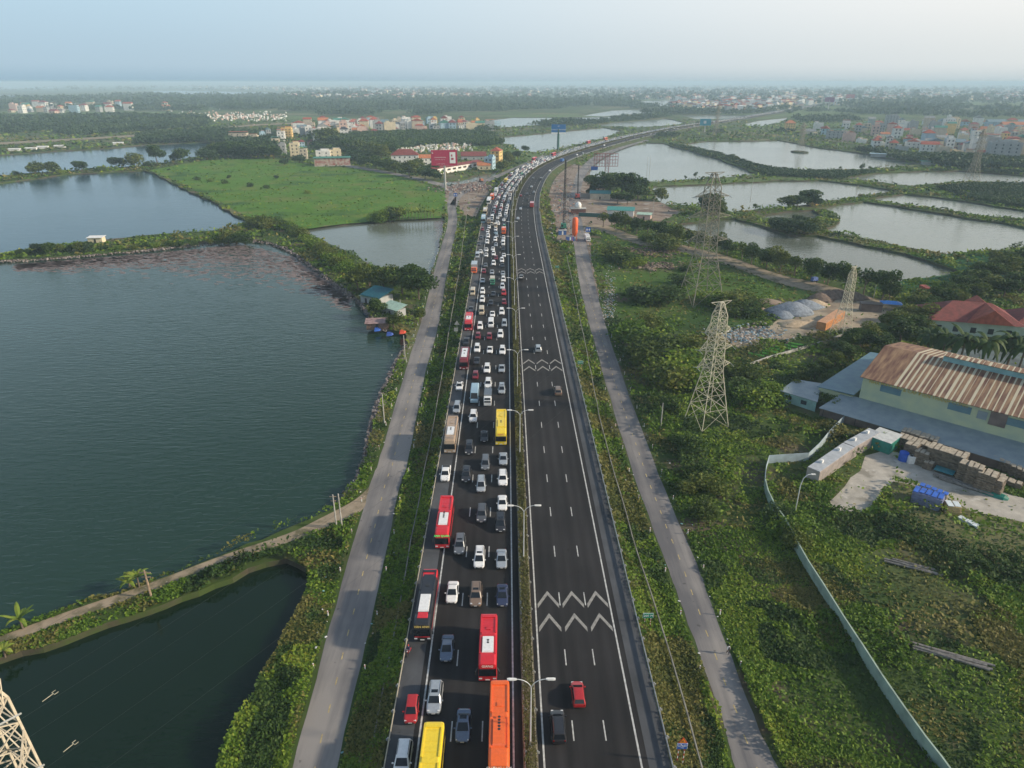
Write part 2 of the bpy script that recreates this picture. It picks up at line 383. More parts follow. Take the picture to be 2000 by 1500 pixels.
W_brown = watermat('silty_water', (.12, .135, .105), -60, .14, 1.2, .14)
for k, p in PD.items():
    n = len(p); mb = MB()
    mb.add([(v.x, v.y, GZ+.01) for v in p]+[(v.x*.999, v.y*.999, WZ-.4) for v in p], [(i, (i+1) % n, n+(i+1) % n, n+i) for i in range(n)])
    mb.obj('bank', bank, kind='structure')
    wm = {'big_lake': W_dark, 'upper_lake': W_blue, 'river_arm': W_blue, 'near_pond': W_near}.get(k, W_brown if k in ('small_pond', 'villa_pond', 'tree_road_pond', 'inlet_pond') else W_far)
    c = sum(p, Vector())/n; q = [v+(v-c).normalized()*.3 for v in p]
    MB().poly([(v.x, v.y, WZ) for v in q]).obj('water', wm, kind='structure')
# ------------------------------------------------------------ expressway surfaces
def roadmat(name, c, fine=30, streak=True, c2=None):
    m, n, l, b = newmat(name); b.inputs['Roughness'].default_value = .85; b.inputs['Specular IOR Level'].default_value = .3
    g = n.new('ShaderNodeNewGeometry'); nz = n.new('ShaderNodeTexNoise'); nz.inputs['Scale'].default_value = .25; nz.inputs['Detail'].default_value = 8; nz.inputs['Roughness'].default_value = .65
    mp = n.new('ShaderNodeMapping'); mp.inputs['Scale'].default_value = (1.6, .1, 1) if streak else (1, .5, 1)
    l.new(g.outputs['Position'], mp.inputs[0]); l.new(mp.outputs[0], nz.inputs['Vector'])
    n2 = n.new('ShaderNodeTexNoise'); n2.inputs['Scale'].default_value = .06; n2.inputs['Detail'].default_value = 6; l.new(g.outputs['Position'], n2.inputs['Vector'])
    ad = n.new('ShaderNodeMath'); ad.operation = 'ADD'; l.new(nz.outputs[0], ad.inputs[0]); l.new(n2.outputs[0], ad.inputs[1])
    rp = n.new('ShaderNodeMapRange'); rp.inputs[1].default_value = .82; rp.inputs[2].default_value = 1.18; l.new(ad.outputs[0], rp.inputs[0])
    mx = n.new('ShaderNodeMix'); mx.data_type = 'RGBA'; l.new(rp.outputs[0], mx.inputs[0])
    mx.inputs[6].default_value = (*[x*.72 for x in c], 1); mx.inputs[7].default_value = (*(c2 or [x*1.3 for x in c]), 1)
    at_ = n.new('ShaderNodeAttribute'); at_.attribute_name = 'off'; ph = n.new('ShaderNodeMath'); ph.operation = 'MULTIPLY_ADD'; ph.inputs[1].default_value = 2*math.pi/1.9; ph.inputs[2].default_value = 2*math.pi/1.9*4.15; l.new(at_.outputs['Fac'], ph.inputs[0])
    cs = n.new('ShaderNodeMath'); cs.operation = 'COSINE'; l.new(ph.outputs[0], cs.inputs[0]); tr = n.new('ShaderNodeMapRange'); tr.inputs[1].default_value = -1; tr.inputs[3].default_value = 1.16; tr.inputs[4].default_value = .84; l.new(cs.outputs[0], tr.inputs[0])
    sc = n.new('ShaderNodeVectorMath'); sc.operation = 'SCALE'; l.new(mx.outputs[2], sc.inputs[0])
    if fine == 31: l.new(tr.outputs[0], sc.inputs['Scale'])
    else: sc.inputs['Scale'].default_value = 1
    n3 = n.new('ShaderNodeTexNoise'); n3.inputs['Scale'].default_value = .9; n3.inputs['Detail'].default_value = 2; l.new(g.outputs['Position'], n3.inputs['Vector']); r3 = n.new('ShaderNodeMapRange'); r3.inputs[1].default_value = .70; r3.inputs[2].default_value = .76; r3.inputs[3].default_value = 1; r3.inputs[4].default_value = .6; l.new(n3.outputs[0], r3.inputs[0])
    s2 = n.new('ShaderNodeVectorMath'); s2.operation = 'SCALE'; l.new(sc.outputs[0], s2.inputs[0]); l.new(r3.outputs[0], s2.inputs['Scale'])
    l.new(s2.outputs[0], b.inputs['Base Color']); return m
def set_off(o, cols):
    a = o.data.attributes.new('off', 'FLOAT', 'POINT'); a.data.foreach_set('value', np.tile(np.array(cols, np.float32), len(o.data.vertices)//len(cols)))
m_road = roadmat('asphalt', (.0165, .0155, .0165), fine=31, c2=(.027, .025, .026)); m_shoulder = roadmat('shoulder_asphalt', (.070, .074, .082), streak=False)
m_side = roadmat('side_road_asphalt', (.175, .17, .178), streak=True, c2=(.27, .25, .235)); m_paint = mat('road_paint', (.62, .62, .60), .7, .2, 2, c2=(.36, .36, .35))
m_paint2 = mat('worn_paint', (.34, .33, .30), .8, .2, 2, c2=(.22, .21, .20)); m_yel = mat('worn_yellow_paint', (.42, .33, .15), .8, .3, 2)
m_verge = groundmat('verge_soil', [(.6, 0, 1, (.055, .075, .022)), (.08, .5, .62, (.10, .085, .045))])
m_conc = mat('concrete', (.38, .37, .34), .85, .25, .8, bump=.2)
SS, SE = 4, SMAX-8
strip(MB(), SS, SE, [(-20.5, GZ-.15), (-18.8, GZ+.3), (-15.0, -.12), (-14.6, -.004)]).obj('verge', m_verge, kind='structure')
strip(MB(), SS, SE, [(19.0, -.004), (19.6, -.12), (23.4, GZ+.3), (25.6, GZ-.15)]).obj('verge', m_verge, kind='structure')
strip(MB(), SS, SE, [(-14.6, 0), (-11.6, 0)]).obj('road_shoulder', m_shoulder, kind='structure')
set_off(strip(MB(), SS, SE, [(-11.6, 0), (1.75, 0)]).obj('road', m_road, kind='structure'), (-11.6, 1.75))
set_off(strip(MB(), SS, SE, [(3.5, 0), (16.4, 0)]).obj('road', m_road, kind='structure'), (3.5, 16.4))
strip(MB(), SS, SE, [(16.4, 0), (19.0, 0)]).obj('road_shoulder', m_shoulder, kind='structure')
strip(MB(), SS, SE, [(1.75, 0), (1.75, .22), (1.9, .22), (1.9, .12), (3.35, .12), (3.35, .22), (3.5, .22), (3.5, 0)]).obj('median_kerb', mat('kerb', (.24, .21, .16), .8, .3, 1.), kind='structure')
for o, wd in ((-10.85, .22), (.62, .22), (4.2, .22), (15.55, .22)):
    strip(MB(), SS, SE, [(o-wd/2, .006), (o+wd/2, .006)]).obj('lane_line', m_paint, kind='structure')
mb = MB()
for off in (-7.0, -3.2, 7.95, 11.85):
    for k in range(-3, 120):
        s = S0+59.5+11.7*k-1.45
        if s > SMAX-20 or s < 6: continue
        a, b = at(s, off-.08, .006), at(s, off+.08, .006); c, d = at(s+2.9, off+.08, .006), at(s+2.9, off-.08, .006)
        mb.quad(a, b, c, d)
mb.obj('lane_dashes', m_paint, kind='structure')
mb = MB()
for apex in (84.7, 79.8, 182.5, 177.4, 287.3, 282.2):
    for c0, hw in ((6.15, 1.62), (9.95, 1.62), (13.7, 1.58)):
        s = S0+apex; w_ = .62
        for sg in (-1, 1):
            mb.quad(at(s, c0, .007), at(s-2.9, c0+sg*hw, .007), at(s-2.9-w_*1.5, c0+sg*hw, .007), at(s-w_*1.5, c0, .007)) if sg > 0 else \
            mb.quad(at(s, c0, .007), at(s-w_*1.5, c0, .007), at(s-2.9-w_*1.5, c0-hw, .007), at(s-2.9, c0-hw, .007))
mb.obj('chevron_markings', m_paint2, kind='structure')
# side roads and tracks, traced edge by edge
def ribbon(name, L, Rr, m, z=GZ+.02, th=.0, n=8):
    """a road between two traced edges (same number of picture points)"""
    def dens(P):
        Q = GP(P, z); out = []
        for i in range(len(Q)-1):
            p0 = Q[max(i-1, 0)]; p1 = Q[i]; p2 = Q[i+1]; p3 = Q[min(i+2, len(Q)-1)]
            for k in range(n):
                t = k/n
                out.append(.5*((2*p1)+(p2-p0)*t+(2*p0-5*p1+4*p2-p3)*t*t+(3*p1-p0-3*p2+p3)*t**3))
        out.append(Q[-1]); return out
    A, B = dens(L), dens(Rr)
    if th:
        for k in range(1, len(A)-1):
            A[k] = A[k]+Vector((random.uniform(-th, th), random.uniform(-th, th), 0)); B[k] = B[k]+Vector((random.uniform(-th, th), random.uniform(-th, th), 0))
    mb = MB(); N = len(A); mb.add(A+B, [(i, N+i, N+i+1, i+1) for i in range(N-1)]); mb.obj(name, m, kind='structure')
    return [(a+b)/2 for a, b in zip(A, B)], A, B
m_track = groundmat('dirt_track', [(.5, 0, 1, (.31, .25, .18)), (.25, .5, .62, (.13, .12, .07)), (2, .6, .7, (.3, .27, .22))])
m_dirt = groundmat('site_dirt', [(.3, 0, 1, (.26, .205, .16)), (.08, .5, .6, (.17, .12, .095)), (.15, .58, .66, (.34, .31, .28))])
m_field = groundmat('field_grass', [(.12, 0, 1, (.080, .175, .018)), (.035, .50, .66, (.13, .17, .034)), (.09, .62, .70, (.19, .17, .07)), (.02, .55, .66, (.042, .105, .02))])
LR, LRa, LRb = ribbon('side_road', [(500,1760),(572,1496),(645,1222),(722,950),(743,890),(793,720),(825,620),(847,533),(862,480),(875,433),(874,400),(878,378)],
       [(590,1760),(658,1496),(723,1222),(781,950),(797,900),(833,720),(855,640),(873,533),(884,480),(893,433),(890,400),(892,378)], m_side, th=.12)
RR, RRa, RRb = ribbon('side_road', [(1545,1760),(1437,1500),(1400,1372),(1320,1153),(1301,1100),(1228,897),(1165,683),(1133,560),(1120,473),(1113,440),(1112,400),(1120,360),(1132,330),(1165,303),(1215,284),(1262,272)],
       [(1655,1760),(1520,1500),(1462,1372),(1380,1153),(1360,1100),(1275,897),(1198,683),(1163,560),(1145,473),(1138,440),(1132,400),(1137,360),(1150,333),(1182,306),(1225,287),(1268,275)], m_side, th=.12)
def dashes(C, m, s0, s1, ln, gap, wd):
    mb = MB(); d = 0; acc = 0; P = C
    L = [0]
    for a, b in zip(P, P[1:]): L.append(L[-1]+(b-a).length)
    def pt(s):
        i = min(max(int(np.searchsorted(L, s))-1, 0), len(P)-2); t = (s-L[i])/max(L[i+1]-L[i], 1e-6); return P[i].lerp(P[i+1], t), (P[i+1]-P[i]).normalized()
    s = s0
    while s+ln < min(s1, L[-1]):
        a, t = pt(s); b, _ = pt(s+ln); nn = Vector((t.y, -t.x, 0))*wd/2; u = Vector((0, 0, .006))
        mb.quad(a-nn+u, a+nn+u, b+nn+u, b-nn+u); s += ln+gap
    mb.obj('centre_dashes', m, kind='structure')
    return pt, L[-1]
lpt, lL = dashes(LR, m_yel, 0, 420, 1.3, 3.2, .16); rpt, rL = dashes(RR, m_yel, 0, 420, 1.3, 3.2, .16)
ribbon('dirt_track', [(-80,1272),(0,1243),(130,1195),(290,1140),(440,1083),(560,1043),(620,1015),(690,978),(722,950)], [(-80,1290),(0,1262),(130,1213),(290,1158),(440,1100),(560,1060),(640,1030),(705,998),(716,972)], m_track, z=GZ+.05)
ribbon('dirt_track', [(1110,440),(1180,440),(1240,460),(1330,478),(1420,500),(1520,535),(1600,553),(1700,580),(1780,600)], [(1110,450),(1170,452),(1240,475),(1330,494),(1420,518),(1520,553),(1600,572),(1700,600),(1790,625)], m_track, z=GZ+.015)
ribbon('village_road', [(640,316),(700,325),(760,335),(820,347),(872,361),(890,372)], [(640,319),(700,330),(760,340),(820,353),(868,368),(878,380)], m_side, z=GZ+.03)
ribbon('dyke_road', [(-200,290),(0,278),(130,271),(280,262),(400,252),(500,243),(640,238),(800,235)], [(-200,296),(0,283),(130,275),(280,266),(400,255),(500,245.5),(640,240),(800,237)], m_track, z=GZ+.6)
def cap(t, a, b): return ribbon('approach_road', a, b, m_side, z=GZ+.02)
ribbon('approach_road', [(878,400),(900,374),(945,352),(990,333),(1030,316),(1060,303)], [(892,404),(905,381),(948,358),(992,339),(1032,321),(1066,306)], m_side, z=GZ+.02)
def patch(name, pts, m, z=GZ+.008, jit=0, **k):
    P = GP(pts, z); P = densify(P, 4) if jit else P
    return MB().poly([(p.x, p.y, z) for p in P]).obj(name, m, kind='structure')
patch('field', [(290,333),(400,313),(540,308),(620,325),(730,329),(790,346),(868,372),(872,395),(862,425),(735,432),(650,440),(588,448),(545,436),(490,425),(420,390),(350,356)], m_field, GZ+.012, 1)
patch('construction_ground', [(1058,330),(1108,315),(1150,330),(1148,345),(1200,385),(1290,395),(1330,415),(1290,432),(1225,432),(1150,450),(1158,520),(1166,560),(1180,640),(1150,560),(1120,470),(1090,470),(1085,440),(1075,400)], m_dirt, GZ+.010, 1)
patch('construction_ground', [(868,372),(892,360),(945,352),(958,380),(945,400),(930,425),(905,420),(893,395),(880,400),(862,396)], m_dirt, GZ+.010, 1)
m_sand = groundmat('sand_yard', [(.5, 0, 1, (.36, .30, .22)), (.1, .5, .6, (.24, .19, .14))])
patch('sand_yard', [(1500,640),(1530,615),(1590,590),(1650,580),(1720,595),(1770,610),(1720,630),(1680,640),(1600,650),(1540,662),(1440,680),(1400,660),(1450,640)], m_sand, GZ+.012, 1)
m_yard = groundmat('gravel_yard', [(.6, 0, 1, (.42, .39, .34)), (.12, .54, .62, (.27, .25, .21)), (.3, .58, .66, (.52, .49, .44))])
patch('gravel_yard', [(1690,890),(1735,878),(1790,895),(1860,930),(1960,962),(2100,1000),(2300,1060),(2200,1080),(2000,1020),(1900,1000),(1830,960),(1770,945),(1745,940),(1720,965),(1690,1000),(1640,998),(1615,985),(1650,950),(1680,920)], m_yard, GZ+.012, 1)
m_mead = groundmat('meadow_grass', [(.2, 0, 1, (.060, .115, .018)), (.03, .50, .60, (.10, .12, .035)), (.05, .60, .66, (.13, .10, .065)), (.018, .56, .62, (.035, .075, .014))])
patch('meadow', MEAD := [(1172,452),(1250,470),(1340,500),(1430,525),(1520,550),(1600,575),(1590,590),(1520,612),(1440,640),(1380,650),(1300,640),(1230,640),(1195,600),(1180,540)], m_mead, GZ+.011, 1)
patch('car_park', [(1820,690),(1880,680),(2010,690),(2200,720),(2200,840),(2000,800),(1900,715)], mat('paving', (.09, .12, .125), .8, .3, .3), GZ+.012)
# ------------------------------------------------------------ vegetation
G1, G2, G3 = (.014, .032, .008), (.040, .085, .018), (.105, .150, .030)
L_round = leafmat('leaves_dark', [(.012, .030, .008), (.030, .068, .012), (.065, .115, .020), (.12, .16, .030)], .08)
L_warm = leafmat('leaves_warm', [(.024, .042, .008), (.062, .098, .014), (.120, .155, .024), (.19, .19, .045)], .08)
L_blue = leafmat('leaves_far', [(.015, .036, .016), (.028, .060, .022), (.048, .088, .028), (.08, .12, .036)], .01)
L_cov = leafmat('ground_leaves', [(.024, .056, .006), (.080, .160, .012), (.17, .25, .024), (.31, .30, .040)], .05)
L_dry = leafmat('dry_grass', [(.045, .062, .012), (.11, .125, .026), (.20, .18, .048), (.28, .23, .09)], .07)
L_palm = leafmat('palm_leaves', [(.018, .040, .010), (.035, .075, .014), (.075, .115, .022)], .1)
L_ban = leafmat('banana_leaves', [(.07, .13, .015), (.16, .23, .03), (.30, .30, .06)], .2)
m_bark = mat('bark', (.13, .10, .075), .9, .3, 4, bump=.4); m_soil = m_dirt
def elev(x, y, s=None, off=None):
    return 0
def poly_of(A, B): return [(p.x, p.y) for p in A]+[(p.x, p.y) for p in reversed(B)]
ROADS = [poly_of(LRa, LRb), poly_of(RRa, RRb)]
NOVEG = []
for o in list(COL.objects):
    if o.get('kind') == 'structure' and o.name.split('.')[0] in ('dirt_track', 'village_road', 'approach_road', 'construction_ground', 'sand_yard', 'gravel_yard', 'car_park', 'side_road', 'dyke_road'):
        me = o.data
        if len(me.polygons) == 1: NOVEG.append(([(v.co.x, v.co.y) for v in me.vertices], .985))
        else:
            n = len(me.vertices)//2; vs = [(v.co.x, v.co.y) for v in me.vertices]; NOVEG.append((vs[:n]+vs[n:][::-1], 1.))
FIELDP = [(v.co.x, v.co.y) for v in bpy.data.objects['field'].data.vertices]
def offs(x, y):
    """signed offset from the expressway axis for arrays"""
    out = np.full(len(x), 999.); step = 4; A = AX[::step]; T = AT[::step]
    for a in range(0, len(x), 20000):
        X = x[a:a+20000, None]-A[None, :, 0]; Y = y[a:a+20000, None]-A[None, :, 1]; d = X*X+Y*Y; i = d.argmin(1); r = np.arange(len(i))
        out[a:a+20000] = X[r, i]*T[i, 1]-Y[r, i]*T[i, 0]
    return out
def vz(off):
    z = np.full(len(off), GZ)
    L = (off < -14.6) & (off > -19.5); z[L] = np.interp(-off[L], [14.6, 15, 18.8, 19.5], [0, -.12, GZ+.3, GZ])
    Rr = (off > 19.) & (off < 24.5); z[Rr] = np.interp(off[Rr], [19, 19.6, 23.4, 24.5], [0, -.12, GZ+.3, GZ])
    return z
def screen_points(n, x0, x1, y0, y1, pw=1.0):
    px = rng.uniform(x0, x1, n); t = rng.uniform(0, 1, n)**pw; py = y0+(y1-y0)*t; v = py-750
    k = (H-GZ)/(F*st+v*ct); return (px-1000)*k, (F*ct-v*st)*k
def ok_land(x, y, margin=0):
    m = ~in_water(x, y)
    for p, pr in NOVEG: m &= ~(inpoly(x, y, p) & (rng.uniform(0, 1, len(x)) < pr))
    for A, B in ((LRa, LRb), (RRa, RRb)):
        for C in (A, B):
            for i in range(0, len(C)-1):
                a, b = C[i], C[i+1]; ux, uy = b.x-a.x, b.y-a.y; L2 = ux*ux+uy*uy; t = np.clip(((x-a.x)*ux+(y-a.y)*uy)/L2, 0, 1); m &= (x-a.x-t*ux)**2+(y-a.y-t*uy)**2 > (.35+.3*rng.uniform(0, 1, len(x)))**2
    return m
EXTRA_CLEAR = []   # building footprints
def cover():
    x, y = screen_points(1150000, -420, 2420, 235, 1720, .93)
    m = ok_land(x, y)
    # leaves just over the water's edge soften the banks
    x, y = x[m], y[m]; off = offs(x, y); m = ~((off > -14.75) & (off < 19.25)); x, y, off = x[m], y[m], off[m]
    for p in EXTRA_CLEAR: m = ~inpoly(x, y, p); x, y, off = x[m], y[m], off[m]
    inf = inpoly(x, y, FIELDP); m = ~inf | (rng.uniform(0, 1, len(x)) < .22); x, y, off = x[m], y[m], off[m]
    D = np.hypot(np.hypot(x, y), H); inf = inpoly(x, y, FIELDP)
    big = fnoise(x/16, y/16, 3); sm = fnoise(x/4.5, y/4.5, 8); edge = (np.abs(off) < 27)
    # bare patches
    mead = inpoly(x, y, [(q.x, q.y) for q in GP(MEAD)])
    bare = ((fnoise(x/22+90, y/22, 21) > .62) | (mead & (rng.uniform(0, 1, len(x)) < .75))) & ~edge & (rng.uniform(0, 1, len(x)) < .8)
    hgt = np.clip((big-.33)*3.4, 0, 1.5)*np.clip((sm-.2)*2.4, .1, 1.3)*1.5+.15
    hgt[edge] = .25+.75*np.clip(sm[edge]-.2, 0, 1); hgt[inf] = .1; hgt[mead] *= .35; far = np.clip((D-350)/500, 0, 1); hgt = hgt*(1+far*.5)
    keep = ~bare; x, y, D, hgt, off, big, sm, inf = [a[keep] for a in (x, y, D, hgt, off, big, sm, inf)]
    mi0 = 0
    z = vz(off)+hgt*rng.uniform(.25, 1, len(x))**.6
    size = np.clip(D*.0037, .29, 5)*rng.uniform(.5, 1.5, len(x))*(.75+.8*fnoise(x/7+11, y/7, 63)*(1-mi0)+.0); size[inf] *= .8
    V = leafquads(np.stack([x, y, z], 1), size, .35)
    dry = fnoise(x/9+40, y/9, 31)+.10*(off > 19)*(off < 26)+rng.uniform(-.06, .06, len(x)); mi = (dry > .60).astype(int); mi[inf] = 0; dk = fnoise(x/11+7, y/13, 91); mi[(dk > .60) & ~inf & (mi == 0)] = 2
    link('ground_cover', npmesh('ground_cover', V, len(x), [L_cov, L_dry, L_round], mi), kind='stuff', label='weeds, creepers and tall grass over the verges, banks and waste ground', cat='vegetation')
cover_done = 0
def median_hedge():
    n = 120000; s = S0+20+(rng.uniform(0, 1, n)**2.0)*1500; off = rng.uniform(1.85, 3.38, n); P = []
    x = np.interp(s, AS, AX[:, 0]); y = np.interp(s, AS, AX[:, 1]); tx = np.interp(s, AS, AT[:, 0]); ty = np.interp(s, AS, AT[:, 1])
    X = x+ty*off; Y = y-tx*off; h = .8+.4*fnoise(X*3, Y/2.5, 4); z = .12+h*rng.uniform(0, 1, n)**.5
    D = np.hypot(X, Y)
    V = leafquads(np.stack([X, Y, z], 1), np.clip(D*.0032, .2, 1.6)*rng.uniform(.6, 1.4, n), .3)
    hm = leafmat('hedge_leaves', [(.05, .045, .015), (.085, .075, .022), (.12, .13, .03), (.2, .17, .06)], .15)
    link('median_hedge', npmesh('median_hedge', V, n, hm), label='clipped brown green hedge filling the median strip of the expressway', cat='hedge')
def blob_points(n, R0, Hc, seed, lobes=7, flat=.8):
    r = np.random.default_rng(seed); C = []
    for i in range(lobes):
        a = i*2.4+r.uniform(0, .8); q = R0*r.uniform(.25, .62)*(i > 0); C.append((math.cos(a)*q, math.sin(a)*q, r.uniform(.3, .78)*Hc if i else .62*Hc, R0*r.uniform(.38, .6)))
    P = []
    per = n//lobes+1
    for cx, cy, cz, rr in C:
        d = r.normal(size=(per, 3)); d /= np.linalg.norm(d, axis=1)[:, None]; rad = rr*(1-.45*r.uniform(0, 1, per)**2.2)*(1+.18*r.normal(size=per)*.5)
        P.append(np.stack([cx+d[:, 0]*rad, cy+d[:, 1]*rad, cz+d[:, 2]*rad*flat], 1))
    P = np.concatenate(P)[:n]; return P[P[:, 2] > .02*Hc]
def crown_mesh(name, n, R0, Hc, z0, leaf, m, seed, **k):
    P = blob_points(n, R0, Hc, seed, **k); P[:, 2] += z0
    s = rng.uniform(.6, 1.5, len(P))*leaf; return npmesh(name, leafquads(P, s, .15, .8), len(P), m)
def trunk_mb(h, r, spread, seed, z0=0):
    q = random.Random(seed); mb = MB(); top = Vector((q.uniform(-.3, .3), q.uniform(-.3, .3), h*.62))
    mb.bar((0, 0, z0-.3), top*.5, r, r*.75, 7).bar(top*.5, top, r*.75, r*.5, 7)
    for i in range(6):
        a = i*1.05+q.uniform(0, .6); b = Vector((math.cos(a)*spread, math.sin(a)*spread, h*q.uniform(.7, .95))); k = top*q.uniform(.55, 1)
        m_ = k.lerp(b, .5)+Vector((0, 0, .2)); mb.bar(k, m_, r*.4, r*.25, 5).bar(m_, b, r*.25, r*.08, 5)
    return mb
def tree_proto(name, n, R0, Hc, z0, leaf, m, seed, tr=.22, **k):
    t = thing(name, 'x', 'tree'); trunk_mb(z0+Hc*.7, tr, R0*.55, seed).obj('trunk', m_bark, t)
    link('crown', crown_mesh('crown', n, R0, Hc, z0, leaf, m, seed, **k), t); return t
TP = {}
for i in range(3):
    TP['round', i] = ('tree', 2400, 3.6, 5.4, 1.8, .46, (L_round, L_round, L_warm)[i], 20+i)
    TP['low', i] = ('tree', 1500, 3.8, 4.6, 1.0, .6, (L_round, L_blue, L_warm)[i], 40+i)
    TP['bush', i] = ('bush', 1500, 2.2, 2.4, -.3, .26, (L_round, L_warm, L_cov)[i], 60+i)
TP['sparse', 0] = ('tree', 520, 2.6, 4.4, 2.2, .55, L_warm, 80); TP['sparse', 1] = ('tree', 420, 2.6, 5.4, 2.0, .6, L_round, 81)
TPO = {}; TREES = []
def put_tree(px, py, hpx, kind='round', var=None, label=None, group=None, wide=1., z=GZ, cat=None):
    """foot at picture point (px,py), hpx tall in picture pixels"""
    var = random.randrange(2 if kind == 'sparse' else 3) if var is None else var
    h = ptop(px, py, py-hpx, z); p = G(px, py, z); a = TP[kind, var]; H0 = a[3]*.98+a[4]
    if (kind, var) not in TPO: o = TPO[kind, var] = tree_proto(*a)
    else: o = copy_tree(TPO[kind, var])
    s = h/H0; o.location = p; o.rotation_euler = (0, 0, random.uniform(0, 6.28)); o.scale = (s*wide, s*wide, s)
    o['label'] = label; o['category'] = cat or ('bush' if kind == 'bush' else 'tree')
    if group: o['group'] = group
    TREES.append(o); return o
row = [(1178,441,27),(1200,444,26),(1220,449,30),(1243,454,28),(1264,460,30),(1284,466,30),(1302,470,28),(1320,475,32),(1345,480,28),(1365,484,27),(1400,490,30),(1420,497,30),(1448,506,32),(1467,514,33),(1497,522,36),(1522,530,40),(1551,537,37),(1583,545,37),(1616,554,40),(1651,563,42),(1686,572,45),(1722,583,48),(1735,588,34)]
for i, (x, y, h) in enumerate(row):
    put_tree(x, y+3, h*1.22, 'round' if i % 4 else 'sparse', label=f'{ordn(i)} tree from the orange silo in the row along the pond track', group='trees lining the pond track', wide=.95)
dl = [(70,341,23,'low','round dark tree on the left dyke, leftmost of the dyke trees'),(105,338,21,'low','flat topped tree on the left dyke, second from the left edge'),(160,334,19,'low','small round tree standing alone mid dyke between two lakes'),(228,326,20,'low','round tree on the dyke left of the broad dark tree'),(264,327,26,'low','broad dark tree on the dyke corner beside the green field'),(308,320,41,'round','tall airy tree rising above the dyke corner at the field'),(354,318,27,'low','wide dome tree right of the tall airy dyke tree'),(199,334,8,'bush','tiny bush on the dyke between two lone trees'),(122,340,9,'bush','low shrub beside the flat topped dyke tree'),(290,326,11,'bush','shrub tucked between the broad and the tall dyke trees'),(33,341,7,'bush','tiny shrub at the far left end of the dyke')]
for x, y, h, k, l in dl: put_tree(x, y, h, k, label=l, group='trees on the left dyke', wide=1.25 if k == 'low' else 1)
for i, x in enumerate([405, 418, 432, 446, 460, 476, 492, 505, 520, 535]): put_tree(x, 313+random.uniform(-8, 1)-i*.3, 26+random.uniform(-4, 5), 'low', label='dense dark tree in the grove between river arm and green field', group='grove trees behind the green field', wide=1.35)
cl = [(700,568,48,1.2,'leftmost big tree of the fishing hut grove, over the water'),(722,560,44,1.2,'dark tree second from left in the fishing hut grove'),(752,572,50,1.3,'broad tree right behind the teal hut roof'),(785,575,55,1.35,'tallest leafy tree in the middle of the hut grove'),(818,585,55,1.25,'bright green tree at the grove end touching the side road'),(806,560,45,1.2,'dark tree at the back of the hut grove near the small pond'),(738,617,36,1.1,'olive tree in front of the teal roof at the water'),(770,642,30,1.25,'low spreading tree beside the red stall on the bank'),(820,628,26,1.,'small green tree by the side road just past the hut')]
for x, y, h, w_, l in cl: put_tree(x, y, h, 'round', label=l, group='trees round the fishing hut', wide=w_)
for i, (x, y, h) in enumerate([(588,462,14),(600,472,15),(614,482,16),(628,493,17),(640,503,18),(652,512,18),(664,522,19),(676,532,20),(576,455,13),(568,448,14),(556,445,15),(540,442,16),(525,447,18),(508,440,17),(495,444,16)]):
    put_tree(x, y, h, 'bush', label='rounded bush on the curved bank beside the lake', group='bushes on the curved bank', wide=1.2)
for i, x in enumerate([40, 58, 74, 98, 118, 140, 158, 172, 262, 330, 352, 380, 410, 430, 446, 462, 478, 232, 205, 285, 306]):
    put_tree(x, 500-x*.055+random.uniform(-3, 3), random.uniform(10, 22) if x < 180 or x > 420 else 9, 'bush' if x > 200 else 'low', label='low tree or shrub on the narrow dyke above the big lake' , group='shrubs on the dyke above the big lake')
for i, (x, y, h, w_) in enumerate([(1168,380,38,1.3),(1190,382,50,1.35),(1214,384,52,1.4),(1236,386,45,1.4),(1246,392,36,1.3),(1150,362,22,1.1),(1155,384,22,1.1),(1206,398,26,1.3),(1225,400,26,1.3)]):
    put_tree(x, y, h, 'round', var=0, label='dark tree in the dense round grove behind the piling site', group='grove behind the piling site', wide=w_)
for i, (x, y, h, w_) in enumerate([(1540,403,20,1.6),(1557,403,22,1.5),(1577,400,28,1.3),(1592,402,18,1.1)]): put_tree(x, y, h, 'low', label=f'{ordn(i)} tree from the left on the small island with the yellow hut', group='trees on the upper pond island', wide=w_)
for i, (x, y, h, w_) in enumerate([(1515,447,22,1.5),(1532,452,27,1.5),(1550,455,28,1.5),(1570,458,26,1.4),(1588,455,26,1.2),(1560,440,20,1.3)]): put_tree(x, y, h, 'low', label='dark spreading tree on the lower pond island', group='trees on the lower pond island', wide=w_)
for i, (x, y, h) in enumerate([(1291,392,24),(1383,418,38),(1400,420,28),(1474,410,14),(1358,349,14),(1338,352,10),(1640,333,9),(1683,336,18),(1698,333,10),(1744,338,10)]): put_tree(x, y, h, 'low' if h > 20 else 'sparse', label='lone tree on the pond levee left of the tall pylon' if i < 3 else 'small tree standing on a pond levee', group='lone trees on the pond levees')
for i, (x, y) in enumerate([(1429,310),(1438,314),(1450,318),(1460,322),(1478,328),(1494,332)]): put_tree(x, y, 9, 'low', label=f'{ordn(i)} from left of six small round trees along the pond levee', group='six round levee trees')
rg = [(1790,610,40),(1812,620,42),(1835,600,40),(1858,590,38),(1880,575,40),(1900,560,38),(1925,550,42),(1950,545,45),(1975,540,45),(2000,535,48),(1930,575,38),(1960,580,40),(1990,570,42),(1900,590,36),(1870,600,34),(2030,560,46),(2010,515,34),(1975,518,30),(1945,520,28),(1795,640,44),(1775,655,46),(1758,668,50),(1740,650,44),(1765,630,36),(1800,660,30)]
for x, y, h in rg: put_tree(x, y, h, 'round', label='dark leafy tree in the dense wood around the red tiled villa', group='wood around the red tiled villa', wide=1.35)
